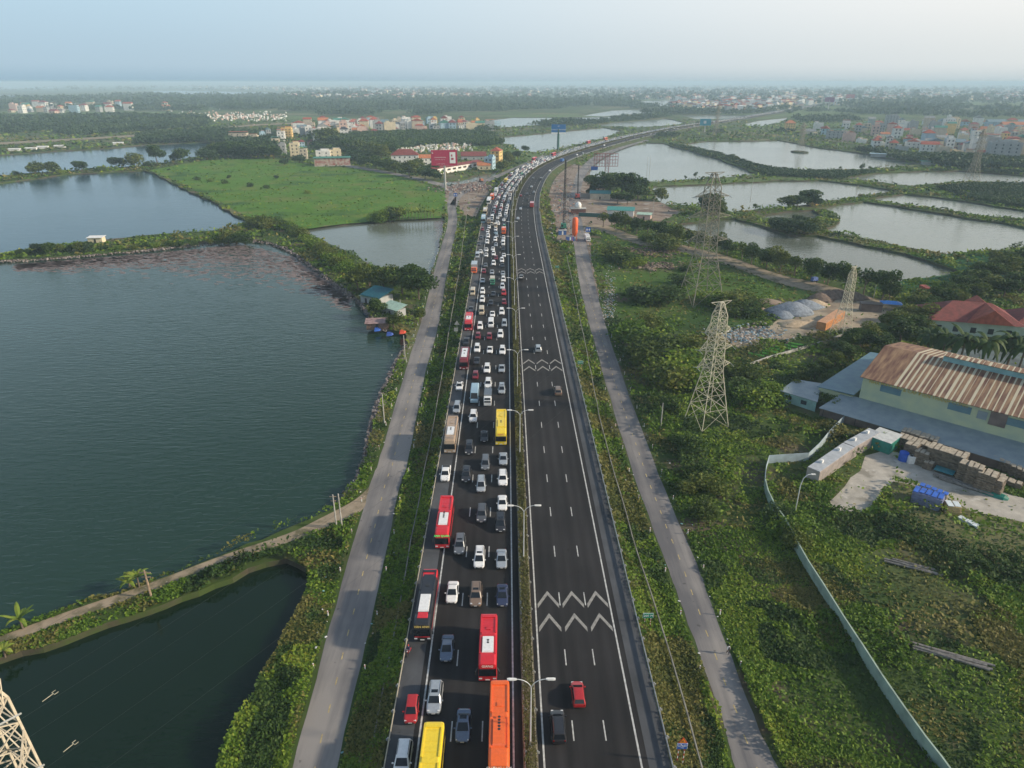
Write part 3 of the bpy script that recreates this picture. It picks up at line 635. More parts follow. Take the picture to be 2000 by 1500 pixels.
for x, y, h in [(1640,690,28),(1660,682,34),(1680,680,38),(1700,672,38),(1720,690,36),(1655,705,32),(1630,715,28),(1610,728,26),(1590,740,28),(1570,745,26),(1565,750,22),(1600,735,20),(1620,752,24),(1560,765,22)]: put_tree(x, y, h, 'round', label='bushy tree in the scrub between garden plots and factory roofs', group='trees behind the factory', wide=1.3)
for x, y, h, w_ in [(1200,505,22,1.6),(1222,512,20,1.6),(1240,520,16,1.5),(1255,585,24,1.9),(1285,590,24,1.9),(1310,580,18,1.5),(1330,555,18,1.3),(1226,655,26,1.3),(1250,670,30,1.5),(1275,690,32,1.5),(1262,712,30,1.3),(1290,700,30,1.6),(1320,730,36,1.6),(1350,755,36,1.4),(1300,755,34,1.4),(1400,595,24,1.6),(1430,600,26,1.6),(1455,615,24,1.6),(1470,600,16,1.6),(1440,745,30,1.4),(1460,775,30,1.4),(1480,790,28,1.5),(1510,775,24,1.4),(1270,640,22,1.3),(1355,690,26,1.3),(1290,480,22,1.5),(1300,490,20,1.5),(1340,530,12,1.2),(1260,470,12,1.4),(1524,1012,22,1.1),(1540,1040,26,1.2),(1552,1065,24,1.1),(1330,872,22,1.2),(1345,892,24,1.3),(1365,930,22,1.4),(1385,960,24,1.4),(1375,1010,22,1.4),(1345,960,18,1.3),(1300,800,24,1.2),(1610,790,22,1.4)]:
    put_tree(x, y, h, 'bush', label='leafy scrub bush on the right waste ground', group='scrub bushes on the right waste ground', wide=w_)
for x in [365,392,420,448,470,500,540,580]: put_tree(x*1.0+20, 352+(x-365)*.12, 7, 'bush', label='small dark bush dotted on the flat green field', group='bushes dotted on the green field') if x not in (448, 540) else put_tree(x, 350, 8, 'low', label='small dark bush dotted on the flat green field', group='bushes dotted on the green field')
vt = [(690,318,22),(712,326,20),(735,330,24),(755,334,22),(772,338,24),(800,345,30),(815,330,20),(830,350,24),(850,352,20),(585,318,16),(556,322,12),(845,340,20),(700,300,24),(725,305,26),(745,310,26),(760,300,24),(640,285,34),(625,283,28),(655,290,26),(674,296,22),(980,335,20),(995,318,16),(1010,308,14),(990,310,14),(1025,296,12)]
for x, y, h in vt: put_tree(x, y, h, 'low', label='rounded tree among the houses beside the village road', group='trees beside the village road', wide=1.2)
put_tree(981, 290, 22, 'sparse', label='tall thin tree standing out against the pond by the village')
# woods and far tree cover: nobody could count these
def woods(name, label, pts, n, tr, leaf, m, q=14, hmul=.8):
    """crowns scattered through the plots traced in the picture"""
    X = []; Y = []
    for poly in pts:
        W = [(p.x, p.y) for p in GP(poly, GZ)]; a = np.array(poly); x0, y0 = a.min(0); x1, y1 = a.max(0); A = abs(sum(poly[i][0]*poly[(i+1) % len(poly)][1]-poly[(i+1) % len(poly)][0]*poly[i][1] for i in range(len(poly))))/2
        k = int(n*A*(x1-x0)*(y1-y0)/A/1000)+3; x, y = screen_points(k, x0, x1, y0, y1); mm = inpoly(x, y, W); X.append(x[mm]); Y.append(y[mm])
    x = np.concatenate(X); y = np.concatenate(Y); mm = ~in_water(x, y); x, y = x[mm], y[mm]; o = offs(x, y); mm = (o < -20) | (o > 26); x, y = x[mm], y[mm]; N = len(x)
    mm = fnoise(x/260+5, y/330, 55) > (.40 if 'far' in name or name == 'woods' else 0); x, y = x[mm], y[mm]; N = len(x)
    D = np.hypot(x, y); R0 = tr*rng.uniform(.6, 1.35, N)*np.clip(D/1500, .8, 3); big = .7+.6*fnoise(x/90, y/90, 6); R0 *= big
    d = rng.normal(size=(N, q, 3)); d[:, :, 2] = np.abs(d[:, :, 2]); d /= np.linalg.norm(d, axis=2)[:, :, None]; rad = R0[:, None]*rng.uniform(.75, 1.05, (N, q))
    P = np.stack([x[:, None]+d[:, :, 0]*rad, y[:, None]+d[:, :, 1]*rad, GZ+R0[:, None]*.5+d[:, :, 2]*rad*hmul*1.3], 2).reshape(-1, 3)
    s = np.repeat(R0*leaf, q)*rng.uniform(.7, 1.3, N*q)
    link(name, npmesh(name, leafquads(P, s, .1, .9), len(P), m), kind='stuff', label=label, cat='woodland'); print(name, N)
WD = [
 [(-300,236),(0,233),(200,231),(330,228),(400,232),(412,240),(400,249),(280,257),(130,266),(0,274),(-300,290)],
 [(-300,197),(90,196),(300,190),(560,190),(760,188),(1000,196),(1150,200),(1150,212),(1000,216),(980,224),(600,226),(400,220),(345,217),(-300,212)],
 [(268,266),(430,256),(560,262),(545,275),(450,282),(402,278),(270,284)],
 [(455,281),(545,276),(545,303),(470,306),(430,300)],
 [(1160,198),(1230,202),(1300,212),(1420,216),(1560,212),(1560,220),(1440,224),(1330,224),(1240,222),(1170,222)],
 [(985,234),(1090,240),(1160,238),(1290,224),(1310,228),(1210,244),(1150,248),(1060,258),(990,262),(930,270),(900,262),(930,256)],
 [(1255,270),(1400,258),(1560,258),(1600,268),(1620,285),(1560,276),(1380,275),(1290,278)],
 [(1535,222),(1640,214),(1760,222),(1700,235),(1640,240),(1560,240)],
 [(1590,276),(1660,282),(1780,300),(1900,314),(2100,318),(2100,332),(1880,330),(1760,314),(1640,294),(1600,288)],
]
LV = [[(1290,279),(1400,300),(1490,328),(1560,336),(1700,338),(1860,332),(2100,338),(2100,344),(1860,337),(1700,344),(1640,350),(1500,344),(1400,308),(1280,281)],
 [(1830,368),(1900,362),(2100,362),(2100,412),(2000,406),(1900,392)]]
woods('woods', 'dark blue green woodland and tree belts beyond the lakes and around the towns', WD, 380, 5.0, .62, L_blue)
woods('levee_brush', 'low dark brush growing along the pond levees on the right', LV, 900, 2.0, .6, L_blue, 10)
woods('village_woods', 'thick mass of dark trees between the village houses and cemetery', [[(600,268),(700,262),(880,256),(960,262),(985,280),(960,286),(880,282),(800,290),(745,302),(690,316),(680,300),(620,292)]], 1000, 4.2, .55, L_round)
woods('far_trees', 'scattered hazy tree clumps dotted over the far plain', [[(-400,163),(2400,163),(2400,178),(-400,178)], [(560,176),(2400,176),(2400,215),(1500,210),(560,192)], [(1640,205),(2400,205),(2400,235),(1700,230)]], 60, 6, .9, L_blue, 8, .6)
# palms, bananas
def frond(mb, base, a, L, droop, wd, lift=.5, n=6):
    d = Vector((math.cos(a), math.sin(a), 0)); side = Vector((-d.y, d.x, 0)); P = []
    for i in range(n+1):
        t = i/n; P.append((base+d*L*t*(1-.15*t)+Vector((0, 0, L*(lift*t-droop*t*t))), wd*math.sin(math.pi*min(.97, .12+t*.88))**.7))
    for (p, w0), (q, w1) in zip(P, P[1:]):
        dn = Vector((0, 0, -.35)); mb.quad(p+side*w0+dn*w0, p, q, q+side*w1+dn*w1); mb.quad(p, p-side*w0+dn*w0, q-side*w1+dn*w1, q)
def palm(px, py, hpx, label, banana=False, group=None):
    h = ptop(px, py, py-hpx); p = G(px, py)
    t = thing('banana_plant' if banana else 'palm_tree', label, 'banana plant' if banana else 'palm tree', p, random.uniform(0, 6), group)
    tr = MB()
    if banana:
        tr.bar((0, 0, -.2), (.1, 0, h*.5), .14, .1, 6); L = h*.62
        for i in range(9):
            f = MB(); frond(f, Vector((.1, 0, h*.48)), i*.7+random.uniform(-.2, .2), L*random.uniform(.8, 1.1), random.uniform(.4, 1.1), .34, random.uniform(.7, 1.3)); f.obj('frond', L_ban, t)
    else:
        tr.bar((0, 0, -.2), (0, 0, h*.35), .32, .26, 8).bar((0, 0, h*.35), (0, 0, h*.68), .26, .16, 8); L = h*.42
        for i in range(22):
            f = MB(); frond(f, Vector((0, 0, h*.68)), i*2.4+random.uniform(-.2, .2), L*random.uniform(.95, 1.25), random.uniform(.7, 1.6), .85, random.uniform(.2, 1.3), 7); f.obj('frond', L_palm, t)
    tr.obj('trunk', m_bark, t); return t
for i, (x, y, h) in enumerate([(1808,694,58),(1838,700,60),(1872,714,78),(1914,722,80),(1966,716,80),(1988,726,72),(2012,722,74)]): palm(x, y, h, f'{ordn(i)} palm from the left in the line between villa and rusty roof', group='palms in front of the villa')
for x, y, h, l in [(272,1147,42,'taller banana plant beside the wooden pole on the track'),(255,1148,28,'smaller banana plant left of the tall one by the pole'),(45,1228,42,'banana plant on the dirt track near the left edge'),(10,1282,26,'low banana plant at the extreme left end of the track'),(66,497,16,'pale banana plant at the left end of the upper dyke'),(112,494,16,'second pale banana plant on the upper dyke'),(252,486,16,'yellowish banana plant beside the small hut on the upper dyke')]: palm(x, y, h, l, True)
for i in range(13): palm(775+i*6, 430-i*.35+random.uniform(-1, 1), 24+random.uniform(-3, 6), 'banana plant in the thicket above the small pond', True, 'banana thicket by the small pond')
for i in range(5): put_tree(738+i*9, 432-i, 20, 'bush', label='dark bush at the left end of the banana thicket', group='bushes beside the banana thicket')
# ------------------------------------------------------------ vehicles
def paint(name, c, metal=.0):
    if 'paint_'+name not in _mc:
        m = mat('paint_'+name, c, .32, .06, 3, metal, coat=.7); _mc['paint_'+name] = m
    return _mc['paint_'+name]
CARC = {'white': (.80, .80, .79), 'silver': (.50, .53, .55), 'grey': (.20, .21, .22), 'black': (.022, .022, .026), 'red': (.42, .018, .02), 'maroon': (.19, .012, .02), 'blue-grey': (.13, .17, .24), 'brown': (.20, .14, .10), 'beige': (.55, .46, .33), 'pale blue': (.32, .47, .56), 'dark grey': (.075, .08, .09), 'green': (.03, .30, .15), 'yellow': (.85, .62, .03), 'orange': (.85, .14, .02), 'bright red': (.62, .02, .03), 'tan': (.42, .30, .20), 'blue': (.05, .16, .45), 'navy': (.03, .04, .09)}
m_glass = mat('vehicle_glass', (.012, .016, .022), .08, .1, 1); m_tyre = mat('tyre', (.018, .018, .018), .8); m_rim = mat('wheel_rim', (.35, .35, .36), .35, metal=.8)
m_lamp = mat('lamp_glass', (.75, .77, .78), .15); m_tail = mat('tail_lamp', (.35, .01, .01), .25); m_plate = mat('plate', (.7, .7, .68), .5); m_trim = mat('dark_trim', (.03, .03, .033), .5)
KIND = { # length, width, height, bonnet end, belt z, rear glass start (from rear), boot deck, roof inset front/rear
 'sedan': (4.6, 1.80, 1.45, 1.25, .92, .85, .60, 1.0, .75), 'hatchback': (3.9, 1.68, 1.50, .95, .95, .05, .0, .85, .35), 'SUV': (4.65, 1.88, 1.74, 1.15, 1.08, .08, .0, .75, .35),
 'MPV': (4.6, 1.80, 1.72, .95, 1.0, .06, .0, .95, .25), 'pickup': (5.2, 1.88, 1.78, 1.2, 1.08, 1.75, 1.55, .75, .3)}
_vm = {}
def car_body(kind, col):
    L, W, Hh, bon, bz, rg, deck, fi, ri = KIND[kind]; mb = MB(); w = W/2; f = L/2
    def ring(y, ww, zb, zt):
        return [(-ww*.9, y, zb), (-ww, y, zb+.18), (-ww, y, zt-.22), (-ww*.93, y, zt-.05), (-ww*.75, y, zt), (ww*.75, y, zt), (ww*.93, y, zt-.05), (ww, y, zt-.22), (ww, y, zb+.18), (ww*.9, y, zb)]
    hood = bz-.12
    R_ = [ring(f, w*.66, .38, .62), ring(f-.10, w*.84, .26, .72), ring(f-.35, w*.96, .22, hood-.05), ring(f-bon*.6, w, .2, hood+.02), ring(f-bon, w, .2, bz)]
    if kind == 'pickup': R_ += [ring(-f+1.65, w, .2, bz), ring(-f+1.6, w, .2, bz+.02), ring(-f+.12, w*.98, .25, bz+.02), ring(-f, w*.9, .4, bz-.05)]
    elif deck: R_ += [ring(-f+rg, w, .2, bz+.02), ring(-f+.35, w*.96, .22, bz+.03), ring(-f+.1, w*.86, .3, bz-.06), ring(-f, w*.7, .4, .68)]
    else: R_ += [ring(-f+.3, w*.98, .22, bz), ring(-f+.06, w*.92, .28, bz-.03), ring(-f, w*.86, .4, bz-.18)]
    R_ = [[Vector(p) for p in r] for r in R_]; mb.loft(R_[::-1])
    y0 = f-bon+.05; y1 = -f+rg; ty0 = y0-fi; ty1 = y1+ri; wb = w*.93; wt = w*.73
    def cr(y0, y1, ww, z, c=.10): return [Vector(p) for p in ((-ww, y1+c, z), (-ww, y0-c, z), (-ww+c, y0, z), (ww-c, y0, z), (ww, y0-c, z), (ww, y1+c, z), (ww-c, y1, z), (-ww+c, y1, z))]
    mb.loft([cr(y0, y1, wb, bz-.04), cr(ty0+.06, ty1-.05, wt+.03, Hh-.07), cr(ty0-.05, ty1+.04, wt-.04, Hh-.01), cr(ty0-.35, ty1+.3, wt-.3, Hh+.02)][::1])
    if kind == 'pickup': mb.mi = 1; mb.box(0, -f+.86, bz+.03, w*1.6, 1.35, .02); mb.mi = 0
    # side rails / grille in dark trim
    mb.mi = 1; mb.box(0, f-.02, .36, w*1.0, .06, .16); mb.box(0, 0, .17, w*1.9, L*.8, .06)
    if kind in ('SUV', 'MPV'): mb.box(-wt+.05, (ty0+ty1)/2, Hh+.0, .05, (ty0-ty1)*.8, .06); mb.box(wt-.05, (ty0+ty1)/2, Hh+.0, .05, (ty0-ty1)*.8, .06)
    ws = MB(); e = .012
    def face(b0, b1, t0, t1, i0=.06, i1=.10):
        P = [Vector(b0), Vector(b1), Vector(t1), Vector(t0)]; c = sum(P, Vector())/4; nn = (P[1]-P[0]).cross(P[3]-P[0]).normalized()
        return [p.lerp(c, i0)+nn*e for p in P]
    zt = Hh-.09; zb = bz+.0
    wsq = face((wb-.1, y0+.02, zb), (-wb+.1, y0+.02, zb), (wt-.05, ty0+.10, zt), (-wt+.05, ty0+.10, zt)); rrq = face((-wb+.1, y1-.02, zb), (wb-.1, y1-.02, zb), (-wt+.05, ty1-.09, zt), (wt-.05, ty1-.09, zt))
    sr = face((wb, y1+.2, zb), (wb, y0-.25, zb), (wt+.03, ty1+.15, zt), (wt+.03, ty0-.05, zt), .03); slq = face((-wb, y0-.25, zb), (-wb, y1+.2, zb), (-wt-.03, ty0-.05, zt), (-wt-.03, ty1+.15, zt), .03)
    P = paint(col, CARC[col], .5 if col in ('silver', 'blue-grey', 'pale blue', 'grey') else 0)
    out = {'body': mb.mesh('body', [P, m_trim], False)}
    for nm, q in (('windscreen', wsq), ('rear_window', rrq), ('side_window', sr), ('side_window.', slq)): out[nm] = MB().quad(*q).mesh(nm, m_glass)
    if kind != 'pickup':
        out['sunroof'] = MB().box(0, ty0-.55, Hh+.015, .85, .5, .012).mesh('sunroof', m_glass)
    for p in out['body'].polygons: p.use_smooth = False
    whl = MB().bar((-.11, 0, 0), (.11, 0, 0), .33, n=14); out['wheel'] = whl.mesh('wheel', m_tyre); out['rim'] = MB().bar((-.02, 0, 0), (.02, 0, 0), .2, n=10).mesh('rim', m_rim)
    out['mirror'] = MB().box(0, 0, 0, .22, .12, .15).mesh('mirror', P); out['headlight'] = MB().box(0, 0, 0, .34, .16, .13, top=.85).mesh('headlight', m_lamp); out['tail_light'] = MB().box(0, 0, 0, .2, .08, .2).mesh('tail_light', m_tail); out['licence_plate'] = MB().box(0, 0, 0, .46, .03, .15).mesh('licence_plate', m_plate)
    out['geo'] = (L, W, Hh, w, f, y0, bz, hood); return out
def car(kind, col, loc, rz, lod, label, group, sunroof=False, scale=1.):
    k = (kind, col)
    if k not in _vm: _vm[k] = car_body(kind, col)
    q = _vm[k]; L, W, Hh, w, f, y0, bz, hood = q['geo']
    NAM = {'sedan': 'sedan', 'hatchback': 'hatchback', 'SUV': 'suv', 'MPV': 'minivan', 'pickup': 'pickup_truck'}
    t = thing(NAM[kind], label, {'sedan': 'car', 'hatchback': 'car', 'SUV': 'car', 'MPV': 'car', 'pickup': 'pickup'}[kind], loc, rz, group); t.scale = (scale,)*3
    link('body', q['body'], t); link('windscreen', q['windscreen'], t)
    if lod < 3: link('rear_window', q['rear_window'], t); link('side_window', q['side_window'], t); link('side_window', q['side_window.'], t)
    if lod < 2:
        if sunroof and 'sunroof' in q: link('sunroof', q['sunroof'], t)
        for sx in (-1, 1): link('headlight', q['headlight'], t, loc=(sx*w*.68, f-.2, hood-.22)); link('tail_light', q['tail_light'], t, loc=(sx*w*.74, -f+.04, bz-.32)); link('mirror', q['mirror'], t, loc=(sx*(w+.1), y0-.35, bz-.02))
        link('licence_plate', q['licence_plate'], t, loc=(0, f+.0, .42))
    if lod < 2:
        for sx in (-1, 1):
            for yy in (f-.85, -f+.85):
                wh = link('wheel', q['wheel'], t, loc=(sx*(w-.1), yy, .33)); link('rim', q['rim'], wh, loc=(sx*.1, 0, 0))
    return t
_bf = {}
def text_mesh(txt, size, ext=.01):
    cu = bpy.data.curves.new('lettering', 'FONT'); cu.body = txt; cu.size = size; cu.extrude = ext; cu.align_x = 'CENTER'; cu.align_y = 'CENTER'; cu.resolution_u = 2
    o = bpy.data.objects.new('t', cu); me = bpy.data.meshes.new_from_object(o); bpy.data.objects.remove(o); assert len(me.polygons); return me
def lettering(txt, size, m, parent, loc, rot, sx=1., name='lettering'):
    me = text_mesh(txt, size); me.materials.clear(); me.materials.append(m); o = link(name, me, parent); o.location = loc; o.rotation_euler = rot; o.scale = (sx, 1, 1); return o
def bus(col, loc, rz, L, lod, label, cat='bus', W=2.5, Hh=3.4, roof=None, unit='white', text=None, tcol=(.9, .75, .3), fan=None, cap=None, hatch=True, name='coach_bus', group=None, stripe=None, rear=None):
    t = thing(name, label, cat, loc, rz, group); P = paint(col, CARC[col]); f = L/2; w = W/2; mb = MB()
    def ring(y, k=1., zt=Hh, zb=.35, ww=None):
        a = w*k; return [Vector(p) for p in ((-a, y, zb), (-a, y, zt*.55), (-a*.97, y, zt-.3), (-a*.88, y, zt-.08), (-a*.72, y, zt), (a*.72, y, zt), (a*.88, y, zt-.08), (a*.97, y, zt-.3), (a, y, zt*.55), (a, y, zb))]
    mb.loft([ring(-f, .93, Hh-.35), ring(-f+.12, .98, Hh-.1), ring(-f+.5), ring(f-1.3), ring(f-.5, .99, Hh-.12), ring(f-.15, .97, Hh-.32), ring(f, .93, Hh-.9)])
    mb.mi = 1; mb.box(0, 0, .28, W*.96, L*.96, .1); mb.mi = 0
    # raised roof edges left and right, front cowl
    for sx in (-1, 1): mb.box(sx*w*.80, -f*.55, Hh-.04, .2, L*.38, .14); mb.box(sx*w*.80, f*.3, Hh-.04, .2, L*.34, .14)
    mb.box(0, -f+.75, Hh-.03, W*.75, .5, .16)
    rm = paint(roof, CARC[roof]) if roof else P
    for k in range(1, int(L/1.4)): mb.box(0, -f+k*1.4, Hh-.005, W*.66, .05, .03)
    mb.obj('body', [P, m_trim], t)
    if roof: MB().box(0, -.2, Hh+.012, W*.62, L*.72, .03).obj('roof_panel', rm, t)
    sc = MB(); sc.add([(-w*.94, f-.01, 1.15), (w*.94, f-.01, 1.15), (w*.93, f+.0, 2.3), (-w*.93, f+.0, 2.3), (w*.86, f-.22, Hh-.42), (-w*.86, f-.22, Hh-.42)], [(0, 1, 2, 3), (3, 2, 4, 5)])
    for v in range(len(sc.v)): sc.v[v] = (sc.v[v][0], sc.v[v][1]+.03, sc.v[v][2])
    sc.obj('windscreen', m_glass, t)
    for sx in (-1, 1): MB().box(sx*(w+.0), -.1, 1.55, .03, L*.9, 1.05).obj('side_window', m_glass, t)
    if unit:
        u = MB().box(0, f*.30, Hh+.02, W*.62, L*.30, .22, top=.93).obj('roof_unit', paint(unit, CARC[unit]), t)
        if fan and lod < 3:
            for i in range(fan): MB().bar((.0, f*.30-L*.02-i*.42, Hh+.24), (0, f*.30-L*.02-i*.42, Hh+.26), .17, n=10).obj('fan', m_trim, u)
    if cap: MB().box(0, f-1.75, Hh+.012, W*.6, 1.2, .05, top=.9).obj('roof_cap', paint(cap, CARC[cap]), t)
    if hatch and lod < 3: MB().box(0, -f*.35, Hh+.02, .6, .6, .07).obj('roof_hatch', m_trim if roof else P, t)
    if lod < 3:
        for sx in (-1, 1):
            MB().box(sx*w*.74, f-.02, .62, .42, .08, .2).obj('headlight', m_lamp, t)
            MB().bar((sx*w, f-.1, 2.6), (sx*(w+.28), f+.2, 2.3), .05).box(sx*(w+.3), f+.22, 1.75, .16, .14, .5).obj('mirror', m_trim, t)
            for yy in (f-2.4, -f+2.6): MB().bar((sx*(w-.3), yy, .48), (sx*(w+.01), yy, .48), .48, n=14).obj('wheel', m_tyre, t)
        MB().box(0, f+.02, .42, .6, .04, .16).obj('licence_plate', m_plate, t)
    if rear: MB().loft([ring(-f-.01, .95, Hh-.3), ring(-f+.12, 1.005, Hh-.05), ring(-f+.5, 1.01, Hh+.03), ring(-f+1.9, 1.01, Hh+.03)]).obj('rear_cap', paint(rear, CARC[rear]), t); MB().box(0, -.2, 1.2, W+.02, L*.86, .25).obj('side_stripe', paint(rear, CARC[rear]), t)
    if stripe: MB().box(0, f+.005, .95, W*.86, .03, .14).obj('front_stripe', paint(stripe, CARC[stripe]), t)
    if text: lettering(text, .46, mat('sign_letters', tcol, .5, .02, emit=.6 if tcol[1] > .7 and tcol[0] < .3 else 0), t, (0, f-.06, Hh-.62), (math.pi/2-.35, 0, math.pi), 1.05)
    return t
def truck(cab, box, loc, rz, L, lod, label, Hh=3.0, W=2.2, name='box_truck', group=None, away=False):
    t = thing(name, label, 'truck', loc, rz, group); f = L/2; P = paint(cab, CARC[cab]); cl = 1.9 if L > 6 else 1.6; ch = min(2.3, Hh)
    def rr(y, z, k=1.): return [Vector(p) for p in ((-W/2*k, y, .4), (-W/2*k, y, z-.2), (-W/2*k*.9, y, z), (W/2*k*.9, y, z), (W/2*k, y, z-.2), (W/2*k, y, .4))]
    MB().loft([rr(f-cl, ch), rr(f-.6, ch), rr(f-.15, ch-.5, .97), rr(f, 1.1, .95)]).obj('cab', P, t)
    MB().quad((-W*.43, f-.0, 1.15), (W*.43, f-.0, 1.15), (W*.41, f-.16, ch-.5+.02), (-W*.41, f-.16, ch-.5+.02)).quad((-W*.41, f-.14, ch-.46), (W*.41, f-.14, ch-.46), (W*.37, f-.5, ch-.08), (-W*.37, f-.5, ch-.08)).obj('windscreen', m_glass, t)
    MB().box(0, -cl/2, .75, W, L-cl-.15, Hh-.75, top=.99).obj('cargo_box', paint(box, CARC[box]), t)
    MB().box(0, 0, .45, W*.8, L*.95, .3).obj('chassis', m_trim, t)
    if lod < 3:
        for sx in (-1, 1):
            for yy in (f-1, -f+1.2): MB().bar((sx*(W/2-.25), yy, .42), (sx*W/2, yy, .42), .42, n=12).obj('wheel', m_tyre, t)
            MB().box(sx*W*.38, f+.0, .7, .3, .06, .16).obj('headlight', m_lamp, t)
    return t
def van(col, loc, rz, lod, label, L=5.3, Hh=2.1, W=1.85, name='van', group=None, cat='van'):
    t = thing(name, label, cat, loc, rz, group); f = L/2; w = W/2; P = paint(col, CARC[col], .4 if col == 'silver' else 0)
    def rr(y, z, k=1.): return [Vector(p) for p in ((-w*k, y, .3), (-w*k, y, z*.5), (-w*k*.93, y, z-.12), (-w*k*.75, y, z), (w*k*.75, y, z), (w*k*.93, y, z-.12), (w*k, y, z*.5), (w*k, y, .3))]
    MB().loft([rr(-f, Hh-.25, .95), rr(-f+.2, Hh), rr(f-1.35, Hh), rr(f-1.0, Hh-.12), rr(f-.42, 1.15, .98), rr(f-.05, .95, .92), rr(f, .7, .85)]).obj('body', P, t)
    MB().quad((-w*.84, f-.41, 1.2), (w*.84, f-.41, 1.2), (w*.74, f-.93, Hh-.18), (-w*.74, f-.93, Hh-.18)).obj('windscreen', m_glass, t)
    for sx in (-1, 1):
        MB().box(sx*w*.985, -.25, Hh*.55, .05, L*.72, .5).obj('side_window', m_glass, t)
        if lod < 3:
            MB().box(sx*w*.72, f-.04, .68, .3, .1, .14).obj('headlight', m_lamp, t); MB().box(sx*(w+.1), f-.75, 1.15, .2, .1, .2).obj('mirror', P, t)
            for yy in (f-.95, -f+1): MB().bar((sx*(w-.2), yy, .34), (sx*(w+.01), yy, .34), .34, n=12).obj('wheel', m_tyre, t)
    return t
def LANE(off):
    return 'hard shoulder' if off < -10.9 else 'outer lane' if off < -6.9 else 'middle lane' if off < -3.1 else 'inner lane'
# every vehicle read off the photograph: picture point of its middle, kind, colour
V = [ (787,1481,'SUV','white'),(804,1383,'hatchback','red'),(849.5,1361,'SUV','silver'),(904.6,1414,'sedan','blue-grey'),(873,1263,'sedan','blue-grey'),
 (916.5,874,'SUV','black'),(946,850,'sedan','black'),(982.7,894,'sedan','silver'),(948,903,'MPV','grey'),(870.4,923,'pickup','white'),(910.8,926,'SUV','black'),(981.8,933,'SUV','white'),(939.6,945,'MPV','silver'),(981,980,'sedan','white'),(941,1002,'SUV','dark grey'),(977.7,1020,'MPV','black'),(898,1062,'SUV','grey'),(936.4,1088,'MPV','white'),(979.5,1089,'sedan','silver'),(883.6,1154,'sedan','white'),(929.4,1160,'SUV','brown'),(981,1160,'sedan','navy'),
 (942,584,'SUV','white'),(958.6,590,'sedan','black'),(984.4,589,'hatchback','maroon'),(940.6,606,'van','beige'),(961.6,612,'sedan','white'),(980,608,'SUV','white'),(920,603,'sedan','dark grey'),(958.8,630,'van','white'),(985,631,'MPV','silver'),(937.6,636,'SUV','white'),(933.6,655,'hatchback','maroon'),(955.6,656,'hatchback','maroon'),(977.4,652,'SUV','white'),(911,666,'pickup','black'),
 (932,679.5,'SUV','white'),(956.8,681.5,'sedan','white'),(981.2,683.5,'SUV','white'),(931.2,703,'sedan','black'),(951.4,719,'SUV','white'),(980,718,'sedan','silver'),(928.6,732,'hatchback','maroon'),(953.4,748,'SUV','white'),(980,758.6,'MPV','silver'),(897.4,752,'sedan','white'),(927.4,770,'minibus','pale blue'),(953,778,'ltruck','white'),(892.6,795,'MPV','silver'),(924.4,812.4,'SUV','white'),
 (942,447,'hatchback','maroon'),(940,463,'sedan','dark grey'),(935.7,475,'sedan','dark grey'),(938.7,490.7,'sedan','white'),(932.7,498,'van','silver'),(923.3,569,'van','beige'),
 (954.7,432,'ltruck','brown'),(955,443,'sedan','white'),(952.4,451,'sedan','white'),(953.3,460.5,'SUV','white'),(951.6,472,'SUV','white'),(950,487,'sedan','white'),(949.7,497,'sedan','white'),(948.4,517,'sedan','grey'),(945,529,'hatchback','maroon'),(942.7,547,'sedan','silver'),(942.4,568,'SUV','white'),
 (972,424.5,'sedan','white'),(971.3,432.3,'sedan','white'),(968,440,'van','beige'),(968,447,'sedan','white'),(969,453.5,'sedan','pale blue'),(970,460,'sedan','silver'),(967.3,467,'SUV','white'),(968.7,477,'sedan','silver'),(962.7,485,'sedan','white'),(964,495,'SUV','white'),(968.7,503,'hatchback','maroon'),(964,513.6,'SUV','white'),(961,530.5,'sedan','silver'),(962,549,'ltruck','green'),(963.3,573,'sedan','black'),
 (984,428.5,'sedan','white'),(984.4,435,'sedan','dark grey'),(983.3,463,'sedan','white'),(982.7,474,'van','white'),(983,485,'sedan','black'),(984,497.5,'sedan','white'),(980.3,507.5,'SUV','white'),(981,517.5,'sedan','black'),(982.4,532.7,'sedan','silver'),(983,545,'SUV','white'),(981.3,559,'SUV','white'),(983.7,571,'SUV','red')]
RV = [(1011.7,426,'sedan','silver'),(1018.7,541,'SUV','black'),(1051,679.5,'SUV','silver'),(1089.5,762,'SUV','brown'),(1090,1416,'MPV','black'),(1129,1353,'hatchback','red'),(1016.8,407,'sedan','silver'),(1030,389,'sedan','black'),(1017.3,381.6,'hatchback','maroon'),(1029.6,378,'sedan','dark grey'),(1043,375.7,'SUV','grey'),(1038,364.3,'sedan','silver'),(1056.6,350,'van','dark grey'),(1041.3,347.5,'sedan','grey'),(1074,333,'sedan','white'),(1127,302,'sedan','white'),(1139,299,'sedan','silver'),(1180,283.5,'sedan','white')]
def locate(px, py, z=.75):
    p = G(px, py, z); return nearest(p.x, p.y)
JUNK = []
class Veh: pass
VE = []
for i, (px, py, k, c) in enumerate(V):
    s, o = locate(px, py, 1. if k in ('van', 'minibus', 'ltruck') else .8); v = Veh(); v.s, v.o, v.k, v.c, v.away = s, o, k, c, False; v.yaw = random.uniform(-.02, .02); VE.append(v)
for px, py, k, c in RV:
    s, o = locate(px, py); v = Veh(); v.s, v.o, v.k, v.c, v.away = s, o, k, c, True; v.yaw = 0; VE.append(v)
